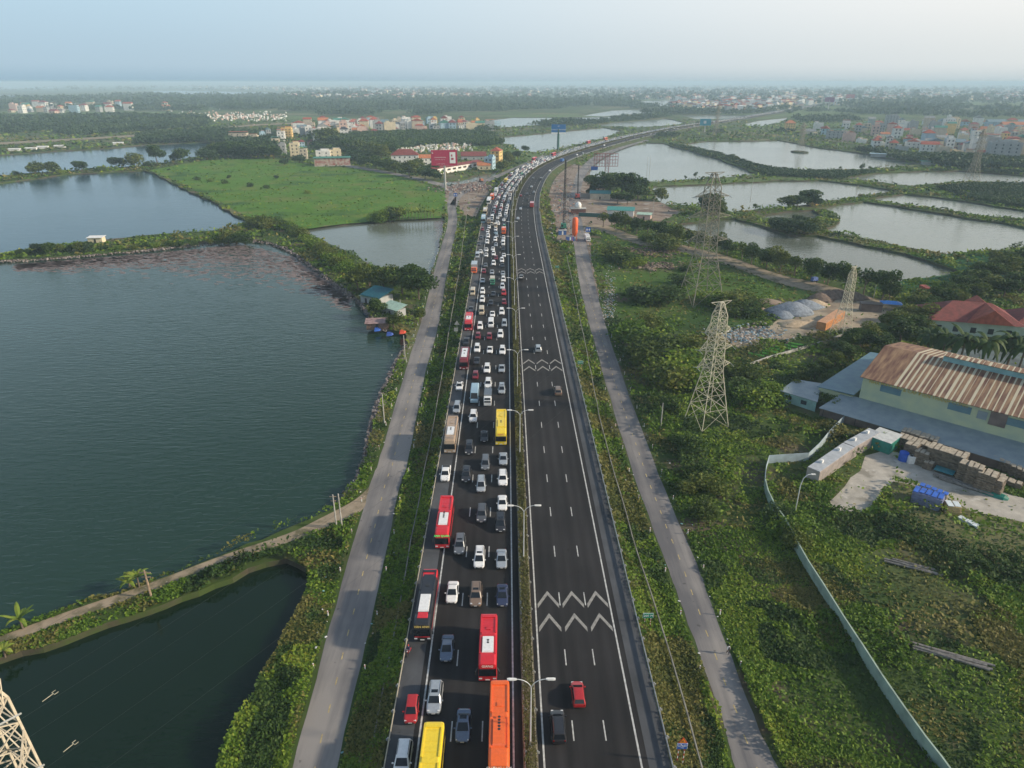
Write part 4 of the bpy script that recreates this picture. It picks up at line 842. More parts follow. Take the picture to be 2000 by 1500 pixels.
BIG = [ # picture point of the roof's rear edge centre and of the front at the foot
 ('bus', (848,1407), None, 11.6, 'yellow', dict(label='long yellow coach bus cut by the bottom edge beside the shoulder line', unit=None, hatch=False)),
 ('bus', (976,1326), None, 12.0, 'orange', dict(label='long orange coach bus with orange roof unit at bottom of inner lane', unit='orange', fan=5, text='CƯỜNG LÂM', tcol=(.8, .8, .8))),
 ('bus', (955,1197), None, 9.3, 'bright red', dict(label='short red bus with white roof unit in inner lane above the orange coach', fan=2, text='GIANG', tcol=(.8, .8, .7))),
 ('bus', (840,1110), None, 12.0, 'black', dict(label='black coach with red rear roof and white unit straddling the shoulder line', roof='black', rear='bright red', cap='bright red', fan=None, text='VÂN ANH', tcol=(.8, .6, .15), stripe='bright red')),
 ('bus', (873,966), None, 11.8, 'bright red', dict(label='red coach with green lit sign on the hard shoulder', fan=5, text='ANH QUÂN', tcol=(.03, .9, .2))),
 ('bus', (979,798), None, 11.8, 'yellow', dict(label='yellow coach bus in the inner lane beside the median', unit='yellow', fan=3, text='PHÚC', tcol=(.7, .1, .05))),
 ('bus', (885,811), None, 11.8, 'tan', dict(label='tan coach bus with white roof unit on the hard shoulder', fan=3)),
 ('bus', (909,677), None, 9.6, 'maroon', dict(label='maroon bus with long white roof on the hard shoulder', roof='white', fan=2)),
 ('bus', (917,609), None, 9.6, 'bright red', dict(label='red bus with small white unit furthest up the clear hard shoulder', fan=2)),
 ('truck', (927,509), None, 8.6, 'orange', dict(label='orange lorry with pale grey cargo roof on the hard shoulder', box='silver', Hh=3.5, W=2.5)),
 ('bus', (945,418), None, 10.5, 'pale blue', dict(label='pale blue and white bus ahead of the beige bus on the shoulder', unit='white')),
 ('bus', (948.5,404), None, 10.0, 'beige', dict(label='beige bus between the blue and white buses on the shoulder', unit='white')),
 ('bus', (956,384), None, 10.5, 'white', dict(label='white bus in the queue of shoulder buses before the bend', unit='white')),
 ('bus', (962,377), None, 8.0, 'orange', dict(label='orange bus behind the white bus on the shoulder', unit='white')),
 ('truck', (970,366), None, 7.5, 'white', dict(label='white lorry at the rear of the shoulder queue before the bend', box='white', Hh=3.4, W=2.4)),
 ('truck', (984,442), None, 6.8, 'orange', dict(label='small bright orange lorry in the inner lane', box='orange', Hh=2.9)),
 ('truck', (997,371), None, 7.5, 'white', dict(label='white lorry with brown cargo box near the median before the bend', box='brown', Hh=3.5, W=2.4)),
 ('truck', (989,347), None, 7.5, 'yellow', dict(label='yellow lorry on the outer side of the jam before the bend', box='yellow', Hh=2.9)),
 ('bus', (1046,306), None, 11.0, 'bright red', dict(label='red bus on the bend just left of the drilling rig mast', unit='white')),
 ('bus', (1084,297), None, 11.0, 'bright red', dict(label='red and white bus on the bend beyond the drilling rig mast', unit='white')),
 ('bus', (1152,274), None, 11.0, 'bright red', dict(label='furthest red bus in the jam right of the blue billboard', unit='white')),
 ('bus', (1185,268), None, 11.0, 'orange', dict(label='orange and white bus in the far jam past the blue billboard', unit='white'))]
for kind, rear, _, L, c, kw in BIG:
    Hh = kw.get('Hh', 3.4); s, o = locate(*rear, Hh); v = Veh(); v.s = s-L/2; v.o = o; v.k = kind; v.c = c; v.L = L; v.kw = dict(kw); v.away = False; v.yaw = 0; VE.append(v)
s, o = locate(1039, 398, 2.0); v = Veh(); v.s, v.o, v.k, v.c, v.L, v.away, v.yaw = s, o, 'truck', 'red', 9.5, True, 0; v.kw = dict(label='red lorry with white load driving away before the bend', box='red', Hh=3.2, W=2.5); VE.append(v)
s, o = locate(1098, 312, 2.0); v = Veh(); v.s, v.o, v.k, v.c, v.L, v.away, v.yaw = s, o, 'truck', 'blue', 8.5, True, 0; v.kw = dict(label='blue lorry driving away on the bend beside the median', box='blue', Hh=3.2, W=2.5); VE.append(v)
# the packed stretch on the bend, lane by lane, beyond the vehicles read off one by one
sm = min(locate(972, 424)[0], locate(984, 428)[0]); far = []
LEN = {'sedan': 4.6, 'hatchback': 3.9, 'SUV': 4.65, 'MPV': 4.6, 'van': 5.3, 'pickup': 5.2}
for off in (-12.7, -8.9, -5.1, -1.4):
    taken = sorted([(v.s, getattr(v, 'L', 4.7)) for v in VE if not v.away and abs(v.o-off) < 2.0])
    s = sm-30 if off > -12 else sm+70
    while s < SMAX-60:
        k = random.choices(['sedan', 'hatchback', 'SUV', 'MPV', 'van'], [38, 16, 28, 12, 6])[0]; L = LEN[k]; s += L/2+random.uniform(.9, 2.4)*(1 if s < S0+900 else 2.2+(s-S0-900)/350)
        if off < -12 and random.random() < .3: s += random.uniform(5, 20)
        if any(abs(s-a) < (L+b)/2+.7 for a, b in taken): s += 1; continue
        c = random.choices(['white', 'silver', 'black', 'dark grey', 'grey', 'red', 'maroon', 'green', 'beige', 'blue-grey'], [50, 14, 11, 7, 5, 5, 3, 2, 2, 3])[0]
        v = Veh(); v.s, v.o, v.k, v.c, v.away = s, off+random.uniform(-.35, .35), k, c, False; v.yaw = random.uniform(-.04, .04); v.far = True; far.append(v); s += L/2
far.sort(key=lambda v: v.s); nindiv = 300-len([v for v in VE if v.k not in ('bus', 'truck', 'ltruck', 'minibus')])
VE += far[:nindiv]; crowd = far[nindiv:]; print('far', len(far), 'indiv', nindiv, 'crowd', len(crowd))
for v in VE: v.kind = {'bus': 'bus', 'truck': 'lorry', 'ltruck': 'light truck', 'minibus': 'minibus', 'van': 'van'}.get(v.k, v.k)
def vname(v): return f'{v.c} {v.kind}'
byl = {}
for v in VE: byl.setdefault(('A' if v.away else LANE(v.o)), []).append(v)
for k, l in byl.items(): l.sort(key=lambda v: v.s)
for ln, l in byl.items():
    for i, v in enumerate(l):
        a = l[i-1] if i else None; b = l[i+1] if i+1 < len(l) else None; v.group = None
        if hasattr(v, 'kw') : v.label = v.kw.pop('label'); continue
        if v.away:
            D = v.s-S0
            v.label = f'{vname(v)} driving away on the open carriageway'+(f', between {vname(a)} and {vname(b)}' if a and b else ', nearest the camera' if not a else ', furthest away'); continue
        if getattr(v, 'far', False):
            v.label = f'{vname(v)} on the packed bend between {vname(a)} and {vname(b)}' if a and b else f'{vname(v)} at the far end of the packed bend'; v.group = 'cars packed nose to tail on the bend'
        else:
            v.label = f'{vname(v)} in the {ln}'+(f', front car of the lane' if not a else f', behind {vname(a)}')+(f' and ahead of {vname(b)}' if b else ''); v.group = 'cars queueing in the jam'
for v in VE:
    p = at(v.s, v.o); h = head(v.s)-math.pi/2+(0 if v.away else math.pi)+v.yaw; D = v.s-S0
    lod = 1 if D < 165 else 2 if D < 330 else 3; p.z = .008
    if v.k in KIND: car(v.k, v.c, p, h, lod, v.label, v.group, sunroof=random.random() < .35)
    elif v.k == 'van': van(v.c, p, h, lod, v.label, group=v.group)
    elif v.k == 'minibus': van(v.c, p, h, lod, v.label, 7.0, 2.7, 2.1, 'minibus', v.group, 'minibus')
    elif v.k == 'ltruck': truck(v.c if v.c != 'brown' else 'tan', {'white': 'grey', 'green': 'beige', 'brown': 'brown'}[v.c], p, h, 5.8, lod, v.label, 2.5, 1.9, 'light_truck', v.group)
    elif v.k == 'bus': bus(v.c, p, h, v.L, lod, group='buses in the jam', **{'label': v.label, **v.kw})
    else: truck(v.c, v.kw.pop('box'), p, h, v.L, lod, v.label, group='lorries', **v.kw)
# the far end of the jam, past three hundred cars
cb = MB(); cols = ['white', 'silver', 'dark grey', 'maroon', 'white']
for v in crowd+[None]*70:
    if v is None: s = S0+random.uniform(900, SMAX-60); off = random.choice([6, 9.9, 13.7]); h = head(s); cc = random.choice(cols)
    else: s, off, cc, h = v.s, v.o, v.c if v.c in cols else 'silver', head(v.s)
    p = at(s, off); q = cb.mi; cb.mi = cols.index(cc)
    cb.box(p.x, p.y, .25, 4.5, 1.75, .75, h, .96); cb.box(p.x, p.y, 1.42, 2.1, 1.3, .05, h); cb.mi = 5; cb.box(p.x, p.y, .98, 3.0, 1.6, .45, h, .8)
cb.obj('far_traffic', [paint(c, CARC[c]) for c in cols]+[m_glass], kind='stuff', label='distant traffic thinning out along the far expressway', cat='traffic')
# ------------------------------------------------------------ roadside furniture
m_steel = mat('galvanised_steel', (.42, .42, .40), .5, .2, 2, metal=.3); m_rail = mat('sunlit_rail', (.52, .46, .34), .5, .25, 2, metal=.2)  # m_rail is the steel with warm sunlight put into its base colour
m_post = mat('lamp_post_paint', (.58, .60, .60), .45, .08, 2); m_white = mat('white_paint', (.78, .77, .74), .6, .08, 2); m_wood = mat('weathered_wood', (.30, .22, .15), .85, .3, 3)
m_green = mat('sign_green', (.0, .23, .15), .5, .05); m_blue = mat('sign_blue', (.01, .10, .42), .5, .05); m_orange = mat('sign_orange', (.85, .28, .02), .5, .05); m_redp = mat('sign_red', (.55, .03, .02), .5, .05)
m_black = mat('black_paint', (.02, .02, .02), .6); m_letter = mat('white_lettering', (.82, .82, .80), .6, .02)
def railing(off, z, label, m, posts=True, sp=4.0, s1=1500):
    t = thing('guardrail', label, 'guardrail'); sg = 1 if off > 0 else -1
    strip(MB(), S0+25, S0+s1, [(off-.03, z+.45), (off-.09, z+.53), (off-.03, z+.6), (off-.09, z+.68), (off-.03, z+.76), (off+.03, z+.76), (off+.03, z+.45)], 6).obj('rail', m, t)
    if not posts: return t
    pm = None
    for k in range(100):
        s = S0+38+k*sp; p = at(s, off+sg*.14, z-.1)
        if pm is None:
            pm = MB().box(0, 0, 0, .16, .16, .95).box(0, 0, .50, .5, .14, .26).mesh('post', m_steel)
        o = link('post', pm, t, loc=p); o.rotation_euler = (0, 0, head(s)-math.pi/2)
    mb = MB()
    for k in range(100, int((s1-38)/sp)): p = at(S0+38+k*sp, off+sg*.14, z-.1); mb.box(p.x, p.y, p.z, .2, .2, .9)
    o = mb.obj('post', m_steel, t); o['kind'] = 'stuff'; return t
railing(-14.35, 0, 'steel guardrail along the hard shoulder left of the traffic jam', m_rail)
railing(19.05, 0, 'grey steel guardrail along the right shoulder of the empty carriageway', m_steel)
railing(1.97, .12, 'guardrail on the jam side of the median hedge', m_steel, sp=6)
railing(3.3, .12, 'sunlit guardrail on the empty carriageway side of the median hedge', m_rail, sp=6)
def wall_line(name, label, cat, P, hgt, th, m, wob=0.):
    mb = MB(); Q = [Vector(p) for p in P]; L = []; 
    for i, p in enumerate(Q):
        t = (Q[min(i+1, len(Q)-1)]-Q[max(i-1, 0)]); t.z = 0; t.normalize(); n = Vector((t.y, -t.x, 0))*th/2; w_ = Vector((random.uniform(-wob, wob), random.uniform(-wob, wob), 0))
        L.append([p-n+w_, p+n+w_, p+n+w_+Vector((0, 0, hgt)), p-n+w_+Vector((0, 0, hgt))])
    mb.loft(L); return mb.obj(name, m, label=label, cat=cat)
def resamp(P, step):
    out = []
    for a, b in zip(P, P[1:]):
        n = max(1, int((b-a).length/step)); out += [a.lerp(b, k/n) for k in range(n)]
    return out+[P[-1]]
wall_line('drain_wall', 'thin pale concrete drain wall down the grass slope left of the jam', 'drain wall', resamp(GP([(700,1580),(721,1498),(786,1150),(803,1054),(843,850),(860,750),(880,630),(900,510),(908,440),(916,400)], -.9), 6), .32, .14, mat('old_concrete', (.22, .21, .18), .9, .3, .8), .12)
wall_line('drain_wall', 'thin pale concrete drain wall on the slope right of the empty carriageway', 'drain wall', resamp(GP([(1395,1580),(1369,1497),(1313,1290),(1250.7,1100),(1192,897),(1170,813),(1147,693),(1107,500)], -.9), 6), .32, .16, bpy.data.materials['old_concrete'], .12)
def lamp_proto():
    t = thing('street_lamp', 'x', 'street lamp', group='double street lamps along the median')
    MB().bar((0, 0, 0), (0, 0, 9.6), .11, .07, 8).bar((0, 0, 0), (0, 0, .5), .2, n=8).obj('pole', m_post, t)
    for sg in (-1, 1):
        pts = [Vector((sg*2.1*math.sin(a), 0, 9.6+1.35*(1-math.cos(a)) if 0 else 9.6+1.3*(u**.5))) for u in [i/8 for i in range(9)] for a in [math.pi/2*u]]
        pts = [Vector((sg*(u**1.6)*1.75, 0, 9.6+1.35*math.sin(u*math.pi/2))) for u in [i/8 for i in range(9)]]
        MB().tube(pts, .05, 6).obj('arm', m_post, t)
        MB().loft([[Vector((sg*x, y, z)) for y, z in ((-.16*k, 10.9), (.16*k, 10.9), (.13*k, 11.05), (-.13*k, 11.05))] for x, k in ((1.65, .5), (1.9, 1), (2.5, 1.05), (2.75, .7))]).obj('lamp_head', m_white, t)
    return t
lp = lamp_proto()
for k in range(40):
    s = S0+57.2+34.7*k
    if s > SMAX-40: break
    o = lp if k == 0 else copy_tree(lp); p = at(s, 2.62, .12); o.location = p; o.rotation_euler = (0, 0, head(s)-math.pi/2)
    o['label'] = ('nearest double street lamp on the median, beside the orange coach' if k == 0 else f'{ordn(k)} double street lamp up the median from the bottom of the photo' if k < 8 else 'far double street lamp on the median along the bend')
# small distance and warning signs
def plate_sign(name, label, cat, px, pyf, pyt, w_, h_, m, txt=None, ts=.5, legs=1, z=-.6, rim=True, face=0, tri=False):
    p = G(px, pyf, z); hh = ptop(px, pyf, pyt, z); t = thing(name, label, cat, p, face)
    for i in range(legs):
        x = (i-(legs-1)/2)*w_*.6
        for j in range(8): MB().box(x, .03, j*(hh-h_*.5)/8, .08, .08, (hh-h_*.5)/8).obj('post_band', m_white if j % 2 else m_redp, t) if j < 8 and legs == 2 and hh < 6 else None
        if not (legs == 2 and hh < 6): MB().bar((x, .03, -.2), (x, .03, hh-h_*.5), .06).obj('post', m_steel, t)
    if tri: MB().add([(-w_/2, 0, hh-h_), (w_/2, 0, hh-h_), (0, 0, hh), (-w_/2, -.04, hh-h_), (w_/2, -.04, hh-h_), (0, -.04, hh)], [(0, 1, 2), (5, 4, 3), (0, 3, 4, 1), (1, 4, 5, 2), (2, 5, 3, 0)]).obj('plate', m, t)
    else:
        if rim: MB().box(0, 0, hh-h_-.05, w_+.1, .03, h_+.1).obj('rim', m_letter, t)
        MB().box(0, -.04, hh-h_, w_, .04, h_).obj('plate', m, t)
    if txt:
        ls = txt.split('\n')
        for i, l in enumerate(ls): lettering(l, ts, m_letter, t, (0, -.07, hh-h_/2+(len(ls)/2-.5-i)*ts*1.05), (math.pi/2, 0, 0))
    return t, hh
plate_sign('distance_sign', 'green distance sign reading 200 M beside the lower chevrons', 'road sign', 1264, 1222, 1198, 1.45, .8, m_green, '200 M', .55, 2)
plate_sign('distance_sign', 'green distance sign reading 100 M beside the middle chevrons', 'road sign', 1133, 722, 705, 1.45, .8, m_green, '100 M', .5, 2)
plate_sign('distance_sign', 'green distance sign reading 0 M beside the furthest chevrons', 'road sign', 1088, 531, 519, 1.45, .8, m_green, '0 M', .55, 2)
t, hh = plate_sign('warning_sign', 'orange warning triangle above a blue text plate at the bottom right verge', 'road sign', 1327, 1495, 1452, 1.15, .85, m_blue, 'CHIỀU CAO\nAN TOÀN\n7 m', .22, 2, z=-.5, rim=True)
MB().add([(-.55, -.03, hh+.08), (.55, -.03, hh+.08), (0, -.03, hh+1.0), (-.55, .01, hh+.08), (.55, .01, hh+.08), (0, .01, hh+1.0)], [(0, 1, 2), (5, 4, 3), (0, 3, 4, 1), (1, 4, 5, 2), (2, 5, 3, 0)]).obj('triangle', m_redp, t)
MB().add([(-.4, -.05, hh+.17), (.4, -.05, hh+.17), (0, -.05, hh+.84), (-.4, -.035, hh+.17), (.4, -.035, hh+.17), (0, -.035, hh+.84)], [(0, 1, 2), (5, 4, 3), (0, 3, 4, 1), (1, 4, 5, 2), (2, 5, 3, 0)]).obj('triangle_face', m_orange, t)
MB().box(0, -.07, hh+.3, .08, .02, .25).obj('symbol', m_black, t)
plate_sign('warning_sign', 'grey backs of a triangle sign and plate on the left slope', 'road sign', 891, 655, 640, 1.3, 1.2, m_steel, None, 1, 1, z=-.6, rim=False)
t, hh = plate_sign('warning_triangle', 'grey backed warning triangle standing on the left slope beside the red bus', 'road sign', 893, 653, 626, 1.7, 1.4, m_steel, None, 1, 1, z=-.6, tri=True)
def arrow(parent, x, z, s, m=m_letter):
    MB().add([(x-.12*s, -.08, z-.4*s), (x+.12*s, -.08, z-.4*s), (x+.12*s, -.08, z), (x+.3*s, -.08, z), (x, -.08, z+.4*s), (x-.3*s, -.08, z), (x-.12*s, -.08, z)], [(0, 1, 2, 3, 4, 5, 6)]).obj('arrow', m, parent)
for px, f, tp, z, l in ((890,392,377,GZ,'blue arrow sign at the left side road junction under the red billboard'), (1148,466,444,GZ,'blue arrow sign on the gravel road beside the white truck')):
    t, hh = plate_sign('direction_sign', l, 'road sign', px, f, tp, 2.6, 2.3, m_blue, None, 1, 2, z=z, rim=False); arrow(t, -.6, hh-1.15, 1.6); arrow(t, .6, hh-1.15, 1.6)
plate_sign('direction_sign', 'small blue sign plate over the water beside the bare billboard frame', 'road sign', 1160, 350, 325, 5.6, 3, m_blue, None, 1, 2, rim=False)
# marker posts along the side roads
mk = MB().box(0, 0, -.1, .16, .16, .95, top=.9).mesh('marker_post', m_white); mkr = MB().box(0, 0, .62, .17, .17, .1).mesh('band', m_redp)
def markers(C, off, n, side):
    L = [0]
    for a, b in zip(C, C[1:]): L.append(L[-1]+(b-a).length)
    for k in range(n):
        s = 30+k*10.5+random.uniform(-.6, .6)
        if s > L[-1]-2: break
        i = min(max(int(np.searchsorted(L, s))-1, 0), len(C)-2); p = C[i].lerp(C[i+1], (s-L[i])/(L[i+1]-L[i])); t = (C[i+1]-C[i]).normalized(); q = p+Vector((t.y, -t.x, 0))*off
        o = thing('marker_post', f'white marker post on the {side}', 'marker post', (q.x, q.y, GZ+.25), random.uniform(-.2, .2), f'marker posts on the {side}'); link('post', mk, o); link('band', mkr, o)
markers(LRa, -.7, 32, 'lake side of the left side road'); markers(LRb, .8, 32, 'jam side of the left side road')
markers(RRa, -.8, 32, 'expressway side of the right side road'); markers(RRb, .7, 32, 'field side of the right side road')
# ------------------------------------------------------------ people
def person(name_label, loc, rz, shirt, trousers, pose='walk', jacket=None, parent_kind='person', h=1.7):
    t = thing('person', name_label, 'person', loc, rz); k = h/1.7; sk = mat('skin', (.45, .28, .19), .6, .05)
    J = []; E = []; Rd = []
    def J_(p, r, par=None):
        J.append(Vector(p)*k); Rd.append(r*k)
        if par is not None: E.append((par, len(J)-1))
        return len(J)-1
    pel = J_((0, 0, .95), .13); ch = J_((0, .02, 1.22), .135, pel); nk = J_((0, .02, 1.45), .06, ch); hd0 = J_((0, .03, 1.54), .075, nk); hd = J_((0, .04, 1.62), .085, hd0)
    if pose == 'walk': legs = [((-.1, .16, .5), (-.1, .12, .07), (-.1, .26, .04)), ((.1, .06, .5), (.1, -.26, .1), (.1, -.14, .04))]; arms = [((-.24, -.04, 1.16), (-.27, .02, .92)), ((.24, .08, 1.16), (.26, .2, .95))]
    elif pose == 'stand': legs = [((-.1, .02, .5), (-.1, 0, .07), (-.1, .14, .04)), ((.1, .02, .5), (.1, 0, .07), (.1, .14, .04))]; arms = [((-.24, 0, 1.16), (-.27, .04, .9)), ((.24, 0, 1.16), (.26, .04, .9))]
    else: legs = [((-.2, .42, .88), (-.2, .35, .45), (-.2, .47, .4)), ((.2, .42, .88), (.2, .35, .45), (.2, .47, .4))]; arms = [((-.28, .22, 1.2), (-.3, .48, 1.1)), ((.28, .22, 1.2), (.3, .48, 1.1))]
    for sg, (kn, an, to) in zip((-1, 1), legs): a = J_((sg*.1, 0, .88), .1, pel); b = J_(kn, .065, a); c = J_(an, .045, b); J_(to, .035, c)
    for sg, (el, wr) in zip((-1, 1), arms):
        a = J_((sg*.18, .02, 1.38), .06, ch); b = J_(el, .045, a); c = J_(wr, .03, b); d = (Vector(wr)-Vector(el)).normalized(); pm = J_(Vector(wr)+d*.07, .026, c)
        for i in range(4): f1 = J_(Vector(wr)+d*.12+Vector((0, (i-1.5)*.02, 0)), .009, pm); J_(Vector(wr)+d*(.17-.01*abs(i-1))+Vector((0, (i-1.5)*.022+.01, 0)), .008, f1)
        J_(Vector(wr)+d*.07+Vector((-sg*.02, .045, 0)), .009, c)
    me = bpy.data.meshes.new('body'); me.from_pydata([tuple(j) for j in J], E, []); o = bpy.data.objects.new('b', me); COL.objects.link(o)
    md = o.modifiers.new('s', 'SKIN'); me.skin_vertices[0].data[0].use_root = True
    for i, r in enumerate(Rd): me.skin_vertices[0].data[i].radius = (r, r)
    o.modifiers.new('u', 'SUBSURF').levels = 1
    b = bpy.data.meshes.new_from_object(o.evaluated_get(bpy.context.evaluated_depsgraph_get())); bpy.data.objects.remove(o); b.name = 'body'
    b.materials.clear(); S1, T1 = mat('shirt_cloth', shirt, .8), mat('trouser_cloth', trousers, .8)
    for m_ in (sk, S1, T1): b.materials.append(m_)
    for p in b.polygons:
        c = p.center/k; p.material_index = 2 if (c.z < .96 and (abs(c.x) < .21 or pose == 'ride')) and c.z < .98 else (1 if c.z < 1.46 and c.z > .96 and not (c.z < 1.12 and abs(c.x) > .29) else 0); p.use_smooth = True
    link('body', b, t)
    MB().loft([[Vector((math.cos(a)*r*k, (.02+math.sin(a)*r)*k, z*k)) for a in [i*math.pi/5 for i in range(10)]] for z, r in ((1.6, .105), (1.66, .108), (1.71, .085), (1.735, .03))]).obj('hair' if pose != 'ride' else 'helmet', m_black if pose != 'ride' else m_redp, t, True)
    MB().box(-.035*k, .125*k, 1.625*k, .022, .015, .012).box(.035*k, .125*k, 1.625*k, .022, .015, .012).box(0, .128*k, 1.565*k, .05, .012, .01).box(0, .135*k, 1.59*k, .02, .03, .03).obj('face_features', m_black, t)
    if jacket: MB().loft([[Vector((math.cos(a)*.21*k, (.02+math.sin(a)*.16)*k, z*k)) for a in [-.9+math.pi/2+.5+i*(2*math.pi-1.0)/9 for i in range(10)]] for z in (.88, 1.1, 1.3, 1.4)], cap=False, closed=False).obj('jacket', mat('jacket_cloth', jacket, .8), t)
    return t
p = G(1421, 1277); person('person in dark suit and white shirt walking alone on the right side road', (p.x, p.y, GZ+.02), math.pi+.15, (.75, .75, .75), (.02, .02, .025), 'walk', (.02, .02, .03))
def motorbike(loc, rz, label, c=(.35, .02, .02)):
    t = thing('motorbike', label, 'motorbike', loc, rz); P = mat('motorbike_paint', c, .3, coat=.5)
    for y in (.62, -.6): w_ = MB().bar((-.05, y, .3), (.05, y, .3), .3, n=14).obj('wheel', m_tyre, t)
    MB().box(0, -.15, .4, .28, .9, .3, top=.8).box(0, .4, .5, .2, .25, .45, top=.7).obj('body', P, t)
    MB().box(0, -.25, .72, .26, .75, .09).obj('seat', m_black, t); MB().bar((-.32, .38, 1.02), (.32, .38, 1.02), .02).bar((0, .55, .4), (0, .38, 1.02), .03).obj('handlebar', m_steel, t); MB().box(0, .56, .8, .14, .1, .14).obj('headlight', m_lamp, t)
p = G(799, 1276, 0); hb = math.pi-.25; motorbike((p.x, p.y, 0), hb, 'red motorbike with rider coming down the hard shoulder beside the guardrail'); person('person in dark top and red helmet riding the motorbike on the shoulder', (p.x, p.y, -.12), hb, (.05, .05, .12), (.05, .06, .1), 'ride')
for x, y, l, c in [(1595,553,'person in blue top beside the loaded cart on the pond track',(.05,.15,.5)),(1609,556,'person in pink top right of the cart on the pond track',(.5,.15,.2)),(1146,475,'person by the tail of the white truck on the gravel road',(.6,.2,.08)),(1152,482,'person in orange on the gravel road below the white truck',(.7,.25,.05))]:
    p = G(x, y); person(l, (p.x, p.y, GZ+.02), random.uniform(0, 6), c, (.04, .04, .06), 'stand')
# ------------------------------------------------------------ poles, pylons, wires
def pole(px, b, tp, label, m=m_conc, r=.16, arm=0, dbl=0, nm='utility_pole', z=GZ):
    h = ptop(px, b, tp, z); t = thing(nm, label, 'utility pole', G(px, b, z))
    for i in range(1+dbl): MB().bar((i*.9, i*.3, -.3), (i*.9, i*.3, h), r, r*.7, 7).obj('shaft', m, t)
    if arm: MB().box(0, 0, h-.5, arm, .12, .14).obj('cross_arm', m_wood, t); MB().box(0, 0, h-1.4, arm*.8, .12, .14).obj('cross_arm', m_wood, t)
    return h
pole(658, 1033, 966, 'pair of pale utility poles where the dirt track meets the side road', dbl=1, arm=1.2)
pole(296, 1168, 1114, 'brown wooden utility pole beside the banana plants on the track', m_wood, .2, 1.8)
for a in [(751,828,769,'pale utility pole on the stone bank left of the side road'),(791,698,655,'pale utility pole at the corner of the fishing hut yard'),(783,612,585,'white utility pole standing among the fishing huts'),(1290,838,787,'lone wooden pole in the weeds right of the side road'),(1465,395,345,'utility pole on the levee behind the tall pylon'),(1670,392,362,'utility pole with cross arm on the pond levee corner'),(1567,528,498,'utility pole between pond track and pond'),(1706,582,545,'utility pole between the last trees of the pond track'),(1755,575,553,'pale utility pole at the green weed edge of the pond'),(1262,356,306,'left one of two slender poles standing in the bend pond'),(1267,356,306,'right one of two slender poles standing in the bend pond'),(916,400,377,'pale post beside the shoulder buses left of the jam'),(979,334,284,'tall lamp pole by the yellow house at the approach road'),(1275,420,388,'rusty twin pole by the sheds behind the row of trees')]: pole(*a, arm=1.5 if 'cross arm' in a[3] or 'rusty' in a[3] else 0)
def pylon(loc, h, base, label, m, rz=.5, arms=((.62, 5.2), (.74, 5.2), (.88, 4.2)), waist=.38, r=.085, top=1.0):
    t = thing('electricity_pylon', label, 'pylon', loc, rz); wz = h*waist; bw = base/2; ww = base*.22; tw = top/2*1.1
    def hw(z): return lerp(bw, ww, z/wz) if z < wz else lerp(ww, ww*.75, (z-wz)/(h*.9-wz)) if z < h*.9 else lerp(ww*.75, tw*.5, (z-h*.9)/(h*.1))
    cs = ((-1, -1), (1, -1), (1, 1), (-1, 1))
    lv = [0]
    while lv[-1] < h*.97: lv.append(lv[-1]+max(1.1, hw(lv[-1])*1.25))
    lv[-1] = h
    for a, b in cs:
        mb = MB(); mb.tube([Vector((a*hw(z), b*hw(z), z)) for z in (-.3, wz, h*.9, h)], r*1.25, 4); mb.obj('leg', m, t)
    mb = MB()
    for z0, z1 in zip(lv, lv[1:]):
        for i in range(4):
            a, b = cs[i], cs[(i+1) % 4]; A0 = Vector((a[0]*hw(z0), a[1]*hw(z0), z0)); B0 = Vector((b[0]*hw(z0), b[1]*hw(z0), z0)); A1 = Vector((a[0]*hw(z1), a[1]*hw(z1), z1)); B1 = Vector((b[0]*hw(z1), b[1]*hw(z1), z1))
            mb.bar(A0, B1, r*.62).bar(B0, A1, r*.62); 
            if z0 > 0: mb.bar(A0, B0, r*.6)
    mb.obj('bracing', m, t)
    for fz, L in arms:
        for sg in (-1, 1):
            z = h*fz; w_ = hw(z); tip = Vector((sg*(L+w_), 0, z)); mb = MB()
            for b in (-1, 1):
                lo = Vector((sg*w_, b*w_, z)); hi = Vector((sg*w_, b*w_, z+1.6)); mb.bar(lo, tip, r*.7).bar(hi, tip, r*.7)
                for q in (.3, .6): mb.bar(lo.lerp(tip, q), hi.lerp(tip, q), r*.5).bar(lo.lerp(tip, q), hi.lerp(tip, q-.3), r*.5)
            mb.obj('cross_arm', m, t)
            iz = MB(); iz.bar(tip, tip+Vector((0, -1.5, -.4)), r*.8, n=6).bar(tip, tip+Vector((0, 1.5, -.4)), r*.8, n=6); iz.obj('insulator', m_steel, t)
    mb = MB().bar((-top*1.7, 0, h+.25), (top*1.7, 0, h+.25), r).bar((-top*1.7, 0, h+.25), (-hw(h), 0, h-.9), r*.8).bar((top*1.7, 0, h+.25), (hw(h), 0, h-.9), r*.8).box(0, 0, h, 1.1, 1.1, .1); mb.obj('peak', m, t)
    return t
m_pyl = mat('pylon_steel', (.50, .47, .36), .6, .2, 1.5, metal=.1); m_pyl2 = mat('pylon_steel_grey', (.21, .20, .16), .6, .2, 1.5, metal=.1)
pA = G(1379, 826); hA = ptop(1387, 826, 591); pB = G(1367, 590); hB = ptop(1382, 590, 338); pC = G(1641, 655); hC = ptop(1641, 655, 522)
pylon(pA, hA, 7.4, 'pale steel pylon in the weeds, lower of two in line right of the road', m_pyl, .35, ((.50, 3.0), (.64, 3.0), (.78, 2.2)), .46, .085, 1.6)
pylon(pB, hB, 12.5, 'taller darker steel pylon standing behind the pale one at the pond track', m_pyl2, .25, ((.50, 5.6), (.68, 6.0), (.83, 4.6)), .42, .135, 2.2)
pylon(pC, hC, 5.0, 'small white lattice pylon beside the garden plots and sand yard', m_pyl, .5, ((.8, 1.2),), .5, .07, .8)
